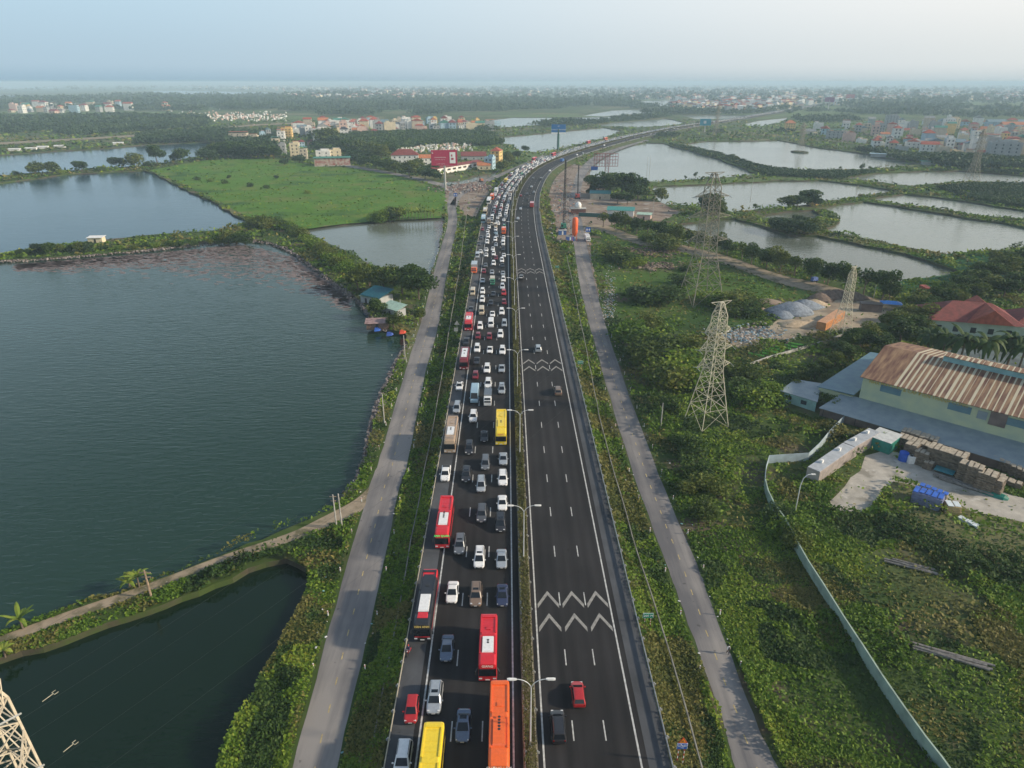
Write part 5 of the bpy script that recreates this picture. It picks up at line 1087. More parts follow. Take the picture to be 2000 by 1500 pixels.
NP = Vector((-34.6, 31.0, WZ)); pylon(NP, 45, 10.5, 'huge cream lattice pylon cut by the bottom left corner', mat('pylon_cream', (.52, .45, .34), .6, .15, 1.5), -.44, ((.72, 1.6), (.80, 1.8), (.90, 1.6)), .45, .085, 1.6)
for px, b, tp, l, bs in [(1896,356,252,'hazy lattice pylon on the green bank before the right town',9),(1562,296,240,'distant lattice pylon standing on its islet in the long pond',8),(1398,262,205,'distant lattice pylon between teal billboard and expressway',8),(1710,205,176,'faint far pylon beyond the billboards at upper right',8)]:
    pylon(G(px, b), ptop(px, b, tp), bs, l, m_pyl2, .4, r=.16)
MB().prism([(G(1562, 296).x+math.cos(a)*9, G(1562, 296).y+math.sin(a)*14) for a in [i*.52 for i in range(12)]], WZ-.3, GZ+.1).obj('islet', bank, kind='structure')
def wire(a, b, sag, label='thin power line sagging across the lake from the near pylon', grp='power lines'):
    pts = [a.lerp(b, t)+Vector((0, 0, -4*sag*t*(1-t))) for t in [i/24 for i in range(25)]]
    MB().tube(pts, .008, 3).obj('power_line', m_trim, label=label, cat='power line', group=grp)
def tips(loc, h, base, rz, arms):
    out = []
    for fz, L in arms:
        for sg in (-1, 1): w_ = base*.2; out.append(Vector(loc)+Vector((math.cos(rz)*sg*(L+w_), math.sin(rz)*sg*(L+w_), h*fz-.3)))
    return out
tN = tips(NP, 45, 10.5, -.44, ((.72, 1.6), (.80, 1.8), (.90, 1.6))); tB = tips(pB, hB, 12.5, .25, ((.50, 5.6), (.68, 6.0), (.83, 4.6)))
for i, (a, b) in enumerate(zip(tN, tB)): wire(a, b, 7)
tA = tips(pA, hA, 7.4, .35, ((.50, 3.0), (.64, 3.0), (.78, 2.2))); pX = Vector((-190, 118, 24))
for i, a in enumerate(tA): wire(Vector((pX.x+(i % 2)*5, pX.y, pX.z+(i//2)*4)), a, 5, 'thin power line crossing lake and expressway to the pale pylon', 'power lines to the pale pylon')
def forks():
    for i, a in enumerate(tN):
        b = tB[i]; d = (b-a).normalized(); s_ = Vector((-d.y, d.x, 0)).normalized()
        for q, (o0, n_) in enumerate(((2.6, 'fork'),)):
            c = a+d*o0; mb = MB().bar(c, c+d*.7, .025); 
            if q == 0: mb.bar(c+d*.7-s_*.15, c+d*.7+s_*.15, .022).bar(c+d*.7-s_*.15, c+d*.95-s_*.15, .022).bar(c+d*.7+s_*.15, c+d*.95+s_*.15, .022)
            mb.obj('line_insulator', m_rail, label='white insulator hardware hanging on the power lines by the corner pylon', cat='insulator', group='insulators near the corner pylon')
forks()
# ------------------------------------------------------------ buildings
WC = {'white': (.72, .71, .67), 'cream': (.68, .58, .40), 'yellow': (.75, .52, .20), 'beige': (.50, .43, .33), 'grey': (.36, .37, .37), 'pale blue': (.34, .48, .56), 'pink': (.60, .42, .36), 'teal': (.10, .42, .42), 'brick red': (.32, .12, .08)}
RC = {'red': (.36, .085, .05), 'dark red': (.20, .045, .04), 'orange': (.48, .17, .07), 'green': (.06, .22, .17), 'blue grey': (.16, .24, .28), 'grey': (.30, .30, .29), 'black': (.04, .045, .055)}
def wallm(c): return M('wall_'+c, WC[c], .9, .12, .4)
def tilem(c):
    k = 'roof_'+c
    if k not in _mc:
        m = mat(k, RC[c], .8, .22, .8); n = m.node_tree.nodes; l = m.node_tree.links; wv = n.new('ShaderNodeTexWave'); wv.inputs['Scale'].default_value = 2.2; tc = [x for x in n if x.type == 'TEX_COORD'][0]
        l.new(tc.outputs['Object'], wv.inputs['Vector']); bp = n.new('ShaderNodeBump'); bp.inputs['Strength'].default_value = .5; bp.inputs['Distance'].default_value = .08; l.new(wv.outputs[0], bp.inputs['Height']); l.new(bp.outputs[0], n['Principled BSDF'].inputs['Normal']); _mc[k] = m
    return _mc[k]
m_win = mat('window_glass', (.03, .04, .05), .15, .2, 1); m_frame = mat('window_frame', (.30, .18, .10), .7); m_tin = mat('tin_sheet', (.35, .40, .42), .45, .25, .6, metal=.3)
def gable(mb, w, d, z, h, ov=.5, axis='x'):
    w += ov*2; d += ov*2
    if axis == 'x': P = [(-w/2, -d/2, z), (w/2, -d/2, z), (w/2, d/2, z), (-w/2, d/2, z), (-w/2, 0, z+h), (w/2, 0, z+h)]; F_ = [(0, 1, 5, 4), (2, 3, 4, 5), (0, 4, 3), (1, 2, 5), (3, 2, 1, 0)]
    else: P = [(-w/2, -d/2, z), (w/2, -d/2, z), (w/2, d/2, z), (-w/2, d/2, z), (0, -d/2, z+h), (0, d/2, z+h)]; F_ = [(0, 4, 5, 3), (1, 2, 5, 4), (0, 1, 4), (2, 3, 5), (3, 2, 1, 0)]
    return mb.add(P, F_)
def hip(mb, w, d, z, h, ov=.6):
    w += ov*2; d += ov*2; r = max(0, (w-d)/2) if w > d else 0; q = max(0, (d-w)/2) if d > w else 0
    P = [(-w/2, -d/2, z), (w/2, -d/2, z), (w/2, d/2, z), (-w/2, d/2, z), (-r, -q, z+h), (r if r else 0, q, z+h)]
    return mb.add(P, [(0, 1, 5, 4), (1, 2, 5), (2, 3, 4, 5), (3, 0, 4), (3, 2, 1, 0)] if r else [(0, 1, 4), (1, 2, 5, 4), (2, 3, 5), (3, 0, 4, 5), (3, 2, 1, 0)])
def house(w, d, n, wall, style, rcol, label='x', group=None, wins=3, sidewin=True, nm='house', cat='house', fh=3.4, balcony=False):
    t = thing(nm, label, cat, group=group); Hh = n*fh; WM = wallm(wall); mb = MB().box(0, 0, -.3, w, d, Hh+.3)
    for k in range(1, n): mb.box(0, 0, k*fh-.12, w+.16, d+.16, .22)
    if style == 'flat':
        for a, b, c, e in ((0, -d/2+.1, w, .2), (0, d/2-.1, w, .2), (-w/2+.1, 0, .2, d-.4), (w/2-.1, 0, .2, d-.4)): mb.box(a, b, Hh+.003, c, e, .9)
    wl = mb.obj('wall', WM, t)
    if style == 'flat':
        MB().box(w*.12, d*.22, Hh+.004, w*.55, d*.35, 2.5).obj('stair_tower', WM, t); MB().box(w*.12, d*.22, Hh+2.51, w*.62, d*.4, .12).obj('roof', tilem(rcol), t)
        MB().bar((-w*.25, d*.3, Hh+.0), (-w*.25, d*.3, Hh+1.9), .55, n=10).obj('water_tank', m_tin, t)
    elif style == 'gable': gable(MB(), w, d, Hh+.003, min(w, d)*.32).obj('roof', tilem(rcol), t)
    elif style == 'gabley': gable(MB(), w, d, Hh+.003, w*.34, axis='y').obj('roof', tilem(rcol), t)
    elif style == 'hip': hip(MB(), w, d, Hh+.003, min(w, d)*.36).obj('roof', tilem(rcol), t)
    elif style == 'tin': MB().box(0, 0, Hh+1.9, w*1.05, d*.95, .12).obj('roof', tilem(rcol), t); q = MB(); [q.bar((a*w*.45, b*d*.42, Hh), (a*w*.45, b*d*.42, Hh+1.9), .07) for a in (-1, 1) for b in (-1, 1)]; q.obj('roof_post', m_tin, t)
    ww = min(1.3, w/(wins+1)*.75); wm = MB().box(0, 0, 0, ww, .06, 1.5).mesh('window', m_win)
    for k in range(n):
        for i in range(wins):
            o = link('window', wm, t, loc=((i-(wins-1)/2)*w/wins*.92, -d/2-.03, k*fh+1.0))
        if sidewin and d < 14:
            for i in range(2): o = link('window', wm, t, loc=(w/2+.03, (i-.5)*d*.45, k*fh+1.0)); o.rotation_euler = (0, 0, math.pi/2)
    if balcony:
        for k in range(1, n): MB().box(0, -d/2-.6, k*fh-.1, w*.9, 1.2, .14).box(0, -d/2-1.16, k*fh+.05, w*.9, .08, .8).obj('balcony', WM, t)
    return t
def stand(t, px, py, rz=0., z=GZ):
    p = G(px, py, z); t.location = (p.x, p.y, z); t.rotation_euler = (0, 0, rz); return t
PRO = {}
def village(spots, ang, group, where, styles=None, sc=1.0, nmax=4):
    xs = sorted(a for a, b in spots); ys = sorted(b for a, b in spots); q3 = lambda l, v: 0 if v < l[len(l)//3] else 1 if v < l[2*len(l)//3] else 2
    for (px, py) in spots:
        zone = ('back', 'middle', 'front')[q3(ys, py)]+' '+('left', 'centre', 'right')[q3(xs, px)]
        wall = random.choices(['white', 'cream', 'yellow', 'beige', 'grey', 'pale blue', 'pink'], [34, 16, 3, 14, 18, 9, 6])[0]; style = random.choice(['flat', 'flat', 'gable', 'gabley', 'hip', 'tin']); rc = random.choice(['red', 'dark red', 'orange', 'red', 'grey', 'blue grey', 'green']) if style != 'hip' else random.choice(['red', 'dark red']); n = random.choice([x for x in (1, 1, 2, 2, 3, 3, 4) if x <= nmax])
        k = (wall, style, rc, n)
        if k not in PRO: t = PRO[k] = house(random.uniform(5.5, 9), random.uniform(9, 13), n, wall, style, rc, wins=2, sidewin=n < 4)
        else: t = copy_tree(PRO[k])
        stand(t, px, py, ang+random.choice([0, math.pi/2])+random.uniform(-.12, .12)); t.scale = (sc*random.uniform(.9, 1.25),)*3
        st_ = {'flat': 'flat roofed', 'gable': f'{rc} roofed', 'gabley': f'{rc} gabled', 'hip': f'{rc} hip roofed', 'tin': f'{rc} tin topped'}[style]
        t['label'] = f'{wall.replace("pale ", "")} {n}-storey {st_} house, {zone} of {where}'; t['group'] = group+', '+wall+' '+st_+f' {n} storeys'
def spots(poly, n, mind):
    out = []; a = np.array(poly); tries = 0
    while len(out) < n and tries < n*60:
        tries += 1; x = random.uniform(a[:, 0].min(), a[:, 0].max()); y = random.uniform(a[:, 1].min(), a[:, 1].max())
        if not inpoly(np.array([x]), np.array([y]), poly)[0]: continue
        g = G(x, y)
        if any((g-G(*q)).length < mind for q in out[-400:]): continue
        if in_water(np.array([g.x]), np.array([g.y]))[0] or -24 < nearest(g.x, g.y)[1] < 32: continue
        out.append((x, y))
    return sorted(out, key=lambda q: q[1])
village(spots([(560,252),(640,244),(760,244),(900,238),(955,242),(975,250),(950,257),(860,258),(760,262),(690,262),(640,268),(580,268)], 120, 10.5), .2, 'houses of the left village', 'the left village', nmax=3, sc=1.25)
village(spots([(470,272),(560,262),(620,268),(640,282),(600,292),(540,290),(500,280)], 10, 18), .3, 'houses at the village edge', 'the near village edge')
village(spots([(1600,268),(1560,258),(1600,250),(1680,246),(1760,240),(1860,240),(2040,246),(2060,262),(2060,310),(1960,312),(1860,306),(1760,298),(1680,282),(1630,276)], 150, 12.5), -.35, 'houses of the right town', 'the right town', sc=1.15)
village(spots([(0,212),(60,207),(180,207),(330,209),(345,216),(200,219),(90,222),(0,221)], 48, 24), .1, 'houses far left beyond the woods', 'the far left town', sc=1.5, nmax=3)
# towns out on the plain, past what can be told apart
fb = MB(); cols = ['white', 'cream', 'grey', 'pink']; fm = [wallm(c) for c in cols]+[tilem('red'), tilem('blue grey'), tilem('dark red')]
def far_town(n, poly, s=1.):
    a = np.array(poly)
    for _ in range(n):
        x = random.uniform(a[:, 0].min(), a[:, 0].max()); y = random.uniform(a[:, 1].min(), a[:, 1].max())
        if not inpoly(np.array([x]), np.array([y]), poly)[0]: continue
        g = G(x, y)
        if fnoise(np.array([g.x/420]), np.array([g.y/420]), 77)[0] < .42 or in_water(np.array([g.x]), np.array([g.y]))[0] or abs(nearest(g.x, g.y)[1]) < 36: continue
        w_ = random.uniform(7, 15)*s; h = random.choice([4, 7, 7, 10, 13, 18])*s**.5; rz = random.uniform(-.4, .4); fb.mi = random.choices(range(4), [6, 3, 2, 1])[0]
        fb.box(g.x, g.y, GZ, w_, w_*1.1, h, rz); fb.mi = random.choices([4, 5, 6, 0], [4, 2, 3, 2])[0]; fb.box(g.x, g.y, GZ+h+.02, w_*1.06, w_*1.16, 2.2, rz, .5 if random.random() < .6 else .95)
far_town(1600, [(280,165),(560,165),(1000,163),(1000,178),(760,186),(560,178),(380,172)], 1.7)
far_town(4200, [(1000,163),(2200,162),(2200,200),(1700,200),(1540,212),(1350,212),(1250,196),(1000,190)], 1.4)
far_town(500, [(550,190),(1000,186),(1000,194),(600,200)], 1.5)
far_town(500, [(1300,205),(1560,206),(1560,218),(1420,222),(1310,216)], 1.0)
fb.obj('distant_houses', fm, kind='stuff', label='hazy pale houses with red roofs scattered across the plain to the horizon', cat='houses')
# cemetery and clutter of grave stones between village and villa
gr = MB()
for _ in range(900):
    x = random.gauss(800, 75); y = random.gauss(287, 6)
    if 640 < x < 930 and 276 < y < 298: g = G(x, y); gr.mi = random.choice([0, 0, 1]); gr.box(g.x, g.y, GZ, random.uniform(1, 3), random.uniform(1, 2.5), random.uniform(.8, 3.6), random.uniform(0, 3), random.uniform(.3, 1))
for _ in range(420):
    x = random.uniform(300, 560); y = random.gauss(228, 4.5)
    g = G(x, y); gr.mi = random.choice([0, 1]); gr.box(g.x, g.y, GZ, random.uniform(2, 5), random.uniform(2, 4), random.uniform(1, 3.5), random.uniform(0, 3), .6)
gr.obj('grave_stones', [wallm('white'), wallm('pink')], kind='stuff', label='crowded pale grave stones of the cemeteries beyond the field', cat='graves')
# named houses
stand(house(26, 14, 3, 'white', 'hip', 'dark red', 'large white three storey building with dark red hip roof left of red billboard', wins=5, nm='villa', fh=3.7), 792, 325, .12)
stand(house(20, 10, 2, 'white', 'gable', 'orange', 'white two storey wing beside the large white building', wins=4), 828, 322, .12)
stand(house(9, 12, 4, 'yellow', 'hip', 'red', 'tall yellow house with red roof beside the approach road', wins=2, balcony=True), 970, 322, -.25)
stand(house(8, 11, 3, 'pale blue', 'flat', 'blue grey', 'pale blue building in front of the tall yellow house', wins=2), 957, 330, -.25)
stand(house(26, 13, 1, 'grey', 'gable', 'dark red', 'low shed with long dark red metal roof right of the red billboard', wins=3, fh=4.2), 925, 312, .1)
stand(house(15, 10, 4, 'yellow', 'flat', 'red', 'ornate yellow villa with roof tower at the village edge', wins=3, balcony=True), 562, 270, .1)
stand(house(24, 12, 3, 'beige', 'tin', 'red', 'big beige block with red tin top at the village left end', wins=3, fh=3.6), 468, 276, .1)
stand(house(17, 12, 2, 'beige', 'flat', 'red', 'second beige block right of the big one at village left end', wins=2, fh=3.8), 493, 277, .1)
stand(house(12, 10, 3, 'white', 'hip', 'black', 'white villa with black roof among the village trees', wins=2), 673, 266, .2)
stand(house(12, 11, 3, 'pale blue', 'flat', 'grey', 'bright turquoise house at the back of the village', wins=2), 845, 240, .1)
for a in [(9,10,3,'grey','flat','grey','grey narrow house at the left of the field edge row',552,301),(10,12,4,'cream','flat','red','cream four storey house with red trim in field edge row',578,306),(8,12,3,'beige','tin','green','beige house with green tin top in field edge row',594,310),(15,11,2,'white','flat','grey','bright white two storey house behind the rusty barn',632,308),(13,10,2,'cream','flat','grey','pale yellow building right of the bright white house',655,306)]:
    stand(house(*a[:6], a[6], group='houses in the field edge row', wins=2), a[7], a[8], .2)
t = thing('barn', 'long rusty walled barn with pale green roof at the field corner', 'barn', G(650, 323), .22)
MB().box(0, 0, 0, 34, 14, 7.5).obj('wall', mat('rusty_sheet', (.30, .10, .08), .8, .3, .4, c2=(.45, .40, .34)), t); MB().box(0, 0, 7.6, 36, 16, .3).obj('roof', tilem('green'), t); MB().box(0, 0, -.2, 34.3, 14.3, 1).obj('plinth', m_conc, t)
# long white building over the villa pond
A = G(838, 343); B = G(933, 327); d = B-A; t = thing('long_building', 'long low white building with many windows reflected in its pond', 'building', (A+B)/2+Vector((0, 6, 0)), math.atan2(d.y, d.x)); L = d.length
MB().box(0, 0, 0, L, 11, 5).obj('wall', wallm('white'), t); gable(MB(), L, 11, 5.003, 1.6).obj('roof', tilem('dark red'), t)
for i in range(9): w_ = MB().box((i-4)*L/9.2, -5.55, 2.1, L/9*.58, .1, 1.7).obj('window', m_frame, t); MB().box((i-4)*L/9.2, -5.62, 2.3, L/9*.5, .05, 1.3).obj('pane', m_win, w_)
stand(house(12, 9, 1, 'cream', 'gable', 'orange', 'small cream house at the right end of the long white building', wins=2, fh=4), 945, 331, .1)
# right town landmarks
for a in [(28,16,5,'grey','flat','blue grey','large grey box building with blue front at the right town edge',1955,312,-.35),(20,14,6,'grey','flat','grey','tall grey slab house behind the right town roofs',1738,250,-.3),(20,14,5,'cream','flat','red','tall cream tower house among the right town roofs',1858,252,-.3),(17,12,5,'white','flat','grey','tall white block beside the cream tower house',1850,253,-.3),(16,12,4,'yellow','hip','orange','orange yellow house alone at the left end of right town',1541,257,-.2),(24,12,3,'grey','tin','green','grey windowless hall with green top near the pond',1630,270,-.3),(60,14,3,'pale blue','gable','blue grey','long pale school block at the far right of town',1960,250,-.2),(50,14,3,'white','gable','orange','second long school block in front of the pale one',1985,256,-.2),(18,10,3,'white','gable','red','white house with red gable facing the tree line',1812,300,-.35),(22,12,2,'white','flat','grey','white block with blue windows in the right town centre',1786,290,-.35)]:
    stand(house(*a[:6], a[6], wins=4), a[7], a[8], a[9])
t = thing('shed', 'long low pale roof shed on the far pond shore by the right town', 'shed', G(1760, 308), -.5); MB().box(0, 0, 0, 60, 8, 3.2).obj('wall', wallm('grey'), t); MB().box(0, 0, 3.22, 63, 10, .3).obj('roof', wallm('pale blue'), t)
t = thing('shed', 'green roofed shed strip on the shore below the right town', 'shed', G(1850, 322), -.2); MB().box(0, 0, 0, 46, 9, 3.2).obj('wall', wallm('grey'), t); MB().box(0, 0, 3.22, 49, 11, .3).obj('roof', tilem('green'), t)
# ------------------------------------------------------------ billboards
def billboard(px, pyf, pyt, wpx, hpx, face, label, rz=0, post=m_steel, z=GZ, pr=.9):
    p = G(px, pyf, z); hh = ptop(px, pyf, pyt, z); sc = (p.y*ct+(H-z-hh)*st)/F; w_ = wpx*sc; h_ = hpx*sc/.97
    t = thing('billboard', label, 'billboard', p, rz); MB().bar((0, .8, -.3), (0, .8, hh-h_*.5), pr, pr*.8, 12).obj('post', post, t)
    q = MB(); q.box(0, .8, hh-h_, w_, 1.2, h_*.06); [q.bar((w_*i/6, .8, hh-h_), (w_*i/6, .8, hh), .15) for i in range(-3, 4)]; q.box(0, .8, hh-h_*.06, w_, .5, h_*.04); q.obj('frame', m_steel, t)
    f = MB().box(0, 0, hh-h_, w_, .25, h_).obj('panel', face, t); return t, hh, w_, h_
m_crim = mat('crimson_sheet', (.42, .015, .07), .6, .06); t, hh, w_, h_ = billboard(870, 372, 293, 51, 28, m_crim, 'crimson billboard with white lettering on a grey post at the field corner', .08)
z = hh-h_
for tx, x, zz, s in (('• • •', -.12, .80, .8), ('0 NGHÌN HÀNG BÁN', -.16, .52, 1.7), ('CHO THUÊ BIỂN QUẢNG CÁO', -.16, .38, 1.0), ('HOTLINE 0 000 000 000', -.14, .10, 1.1)): lettering(tx, s*w_/36, m_letter, t, (x*w_, -.2, z+zz*h_), (math.pi/2, 0, 0))
MB().box(.32*w_, -.18, z+.14*h_, .22*w_, .1, .72*h_).obj('white_panel', m_letter, t)
for a, b in ((.30, .58), (.30, .36), (.345, .36)): MB().box(a*w_-.01*w_, -.26, z+b*h_, .05*w_, .08, .13*h_).obj('emblem_square', m_crim, t)
MB().box(-.44*w_, -.2, z+.78*h_, .05*w_, .06, .04*h_).box(-.455*w_, -.2, z+.82*h_, .02*w_, .06, .08*h_).obj('logo', m_letter, t)
m_bb = mat('billboard_blue', (.005, .13, .36), .6, .06); t, hh, w_, h_ = billboard(1090, 291, 243, 28, 17, m_bb, 'blue billboard with white lettering and band on a dark green post', 0, mat('dark_green_post', (.02, .10, .08), .7), pr=1.6)
z = hh-h_; MB().box(0, -.16, z-.0, w_*1.0, .1, .17*h_).obj('white_band', m_letter, t); lettering('Ô MÀNG XUÂN THÀNH', w_*.095, m_letter, t, (0, -.2, z+.45*h_), (math.pi/2, 0, 0), 1.0); lettering('GP', w_*.10, m_letter, t, (0, -.2, z+.80*h_), (math.pi/2, 0, 0))
t, hh, w_, h_ = billboard(1376, 258, 232, 21, 12, mat('billboard_teal', (.02, .30, .40), .6, .06), 'small teal billboard on a thin post beside the far expressway', -.2, pr=1); MB().box(-.05*w_, -.2, hh-.7*h_, .25*w_, .1, .4*h_).obj('pale_oval', m_letter, t)
billboard(1617, 215, 190, 18, 8, mat('billboard_plum', (.24, .04, .16), .6, .06), 'plum coloured billboard beyond the far end of the expressway', -.2, pr=1.4)
billboard(1658, 205, 184, 16, 7, mat('billboard_pink', (.55, .15, .17), .6, .06), 'pale red billboard over the far expressway viaduct', -.2, pr=1.6)
p = G(1182, 356); hh = ptop(1182, 356, 300); t = thing('bare_billboard', 'bare rusty billboard frame standing above the round grove', 'billboard frame', p, .05); m_rustf = mat('rusty_frame', (.26, .10, .10), .8, .2)
sc = (p.y*ct+(H-GZ-hh)*st)/F; w_ = 47*sc; h_ = 24*sc; q = MB(); [q.bar((w_*(i/9-.5), y, hh-h_), (w_*(i/9-.5), y, hh), .13) for i in range(10) for y in (0, 2.2)]; [q.bar((-w_/2, y, hh-h_+h_*k/4), (w_/2, y, hh-h_+h_*k/4), .13) for k in range(5) for y in (0, 2.2)]; q.obj('lattice', m_rustf, t)
q = MB(); [q.bar((a+1, b+1, -.2), (a+1, b+1, hh), .16) for a in (-1.4, 1.4) for b in (-.9, .9)]; [q.bar((-.4, .1, k*2.), (2.4, .1, k*2.+2), .1).bar((2.4, 1.9, k*2.), (-.4, 1.9, k*2.+2), .1) for k in range(int(hh/2)-1)]; q.obj('tower', m_rustf, t)
# ------------------------------------------------------------ factory beside the yard
def striped(name, base, pale, freq, thr):
    """rusty corrugated sheets with pale translucent strips between them, in the roof's own x"""
    m, n, l, b = newmat(name); b.inputs['Roughness'].default_value = .75
    tc = n.new('ShaderNodeTexCoord'); sp = n.new('ShaderNodeSeparateXYZ'); l.new(tc.outputs['Object'], sp.inputs[0])
    nz = n.new('ShaderNodeTexNoise'); nz.inputs['Scale'].default_value = .6; nz.inputs['Detail'].default_value = 6; mp = n.new('ShaderNodeMapping'); mp.inputs['Scale'].default_value = (2.2, .25, 1); l.new(tc.outputs['Object'], mp.inputs[0]); l.new(mp.outputs[0], nz.inputs['Vector'])
    fr = n.new('ShaderNodeMath'); fr.operation = 'MULTIPLY'; fr.inputs[1].default_value = freq; l.new(sp.outputs[0], fr.inputs[0]); fl = n.new('ShaderNodeMath'); fl.operation = 'FLOOR'; l.new(fr.outputs[0], fl.inputs[0]); wn = n.new('ShaderNodeTexWhiteNoise'); wn.noise_dimensions = '1D'; l.new(fl.outputs[0], wn.inputs['W']); wr = n.new('ShaderNodeMapRange'); wr.inputs[3].default_value = thr*.25; wr.inputs[4].default_value = thr*1.5; l.new(wn.outputs[0], wr.inputs[0]); f2 = n.new('ShaderNodeMath'); f2.operation = 'FRACT'; l.new(fr.outputs[0], f2.inputs[0])
    st_ = n.new('ShaderNodeMath'); st_.operation = 'LESS_THAN'; l.new(wr.outputs[0], st_.inputs[1]); l.new(f2.outputs[0], st_.inputs[0])
    gx = n.new('ShaderNodeMath'); gx.operation = 'GREATER_THAN'; gx.inputs[1].default_value = 7; l.new(sp.outputs[0], gx.inputs[0]); an = n.new('ShaderNodeMath'); an.operation = 'MULTIPLY'; l.new(st_.outputs[0], an.inputs[0]); l.new(gx.outputs[0], an.inputs[1])
    c1 = n.new('ShaderNodeValToRGB'); e = c1.color_ramp.elements; e[0].color = (*base[0], 1); e[0].position = .35; e[1].color = (*base[1], 1); e[1].position = .7; l.new(nz.outputs[0], c1.inputs[0])
    mx = n.new('ShaderNodeMix'); mx.data_type = 'RGBA'; l.new(an.outputs[0], mx.inputs[0]); l.new(c1.outputs[0], mx.inputs[6]); mx.inputs[7].default_value = (*pale, 1); l.new(mx.outputs[2], b.inputs['Base Color'])
    wv = n.new('ShaderNodeTexWave'); wv.inputs['Scale'].default_value = 1.6; l.new(tc.outputs['Object'], wv.inputs['Vector']); bp = n.new('ShaderNodeBump'); bp.inputs['Distance'].default_value = .06; l.new(wv.outputs[0], bp.inputs['Height']); l.new(bp.outputs[0], b.inputs['Normal'])
    return m
EZ = 7.0; A = G(1687, 735, EZ); B = G(2000, 815, EZ); d = (B-A); ang = math.atan2(d.y, d.x); Cq = G(1773, 672, EZ); vv = Vector((-math.sin(ang), math.cos(ang), 0)); DW = (Cq-A).dot(vv); print('factory', A, ang, DW, d.length)
t = thing('factory', 'long factory with rusty striped roof, cream walls and blue lean-to beside the timber yard', 'factory', (A.x, A.y, GZ), ang); FL = 78; eh = EZ-GZ; rh = 3.4
EXTRA_CLEAR.append([(lambda q: (q.x, q.y))(Vector((A.x, A.y, 0))+Matrix.Rotation(ang, 3, 'Z') @ Vector((a, b, 0))) for a, b in ((-22, -11), (FL, -11), (FL, DW+1), (-8, DW+1))])
m_cw = mat('cream_green_wall', (.50, .54, .34), .85, .15, .3, c2=(.40, .46, .34)); m_rr = striped('rusty_striped_roof', ((.11, .035, .022), (.33, .20, .105)), (.56, .51, .37), .85, .36); m_blue_tin = mat('blue_tin', (.13, .24, .27), .5, .2, .4, c2=(.09, .18, .24)); m_grey_tin = mat('grey_tin', (.20, .25, .28), .55, .2, .5, c2=(.26, .31, .33)); m_brown_tin = mat('brown_tin', (.17, .13, .115), .8, .25, .4)
MB().box(FL/2, DW/2, 0, FL, DW, eh).add([(0, 0, eh), (0, DW, eh), (0, DW/2, eh+rh-.1), (FL, 0, eh), (FL, DW, eh), (FL, DW/2, eh+rh-.1)], [(0, 2, 1), (3, 4, 5)]).obj('wall', m_cw, t)
MB().add([(-.6, -.8, eh-.15), (FL, -.8, eh-.15), (FL, DW/2, eh+rh), (-.6, DW/2, eh+rh), (-.6, -.8, eh), (FL, -.8, eh), (FL, DW/2, eh+rh+.15), (-.6, DW/2, eh+rh+.15)], [(0, 1, 2, 3)[::-1], (4, 5, 6, 7), (0, 1, 5, 4), (3, 0, 4, 7)]).obj('roof', m_rr, t)
MB().add([(-.6, DW+.8, eh-.15), (FL, DW+.8, eh-.15), (FL, DW/2+.003, eh+rh), (-.6, DW/2+.003, eh+rh), (-.6, DW+.8, eh), (FL, DW+.8, eh), (FL, DW/2+.003, eh+rh+.15), (-.6, DW/2+.003, eh+rh+.15)], [(0, 1, 2, 3), (7, 6, 5, 4), (4, 5, 1, 0), (7, 4, 0, 3)]).obj('roof', m_rr, t)
rv = MB().box(FL/2+6, DW/2-.9, eh+rh-.1, FL-14, .5, 1.3).obj('ridge_vent', M('vent_blue', (.22, .40, .42), .6, .15, .5), t); MB().box(FL/2+6, DW/2, eh+rh+1.25, FL-14, 3.0, .15).obj('vent_roof', m_rr, rv)
for i, x in enumerate((6.5, 21, 31.5, 43.5, 55)): f = MB().box(x, -.05, eh-2.6, 4.6, .1, 1.7).obj('window', m_blue_tin, t)
for x in (25.5, 36.5, 50): MB().box(x, -.08, eh-2.9, 1.9, .16, 1.9).obj('window', m_grey_tin, t)
for x, w_ in ((28.5, 3.2), (54-3, 3.2)): MB().box(x, -.12, eh-3.6, w_, .14, 3.3).obj('shutter', m_brown_tin, t)
lettering('NHÀ MÁY DÂY & CÁP ĐIỆN THÀNH CÔNG', 1.25, mat('yellow_lettering', (.50, .36, .05), .7), t, (12.0, -.09, eh-.85), (math.pi/2, 0, 0), .86)
LD = 9.5
MB().add([(-4, 0, 3.6), (FL, 0, 3.6), (FL, -LD, 2.2), (-6, -LD, 2.2), (-4, 0, 3.75), (FL, 0, 3.75), (FL, -LD, 2.35), (-6, -LD, 2.35)], [(0, 1, 2, 3), (7, 6, 5, 4), (3, 2, 6, 7), (0, 3, 7, 4)]).obj('lean_to_roof', m_grey_tin, t)
MB().box(FL/2-3, -LD+.9, 0, FL+5.6, .3, 2.25).obj('lean_to_wall', m_brown_tin, t)
for i in range(10): MB().box(-5+i*7.5, -LD+.7, .2, .14, .1, 2.).obj('wall_post', m_trim, t)
MB().add([(-10, -1, 3.9), (-1, -1, 4.4), (-.7, DW+2, 4.6), (-8, DW+2, 4.0), (-10, -1, 4.05), (-1, -1, 4.55), (-.7, DW+2, 4.75), (-8, DW+2, 4.15)], [(3, 2, 1, 0), (4, 5, 6, 7), (0, 1, 5, 4), (3, 0, 4, 7)]).obj('side_roof', m_blue_tin, t); MB().prism([(-9.6, -.6), (-1.4, -.6), (-1.2, DW+1.5), (-7.7, DW+1.5)], 0, 3.85).obj('side_wall', m_cw, t)
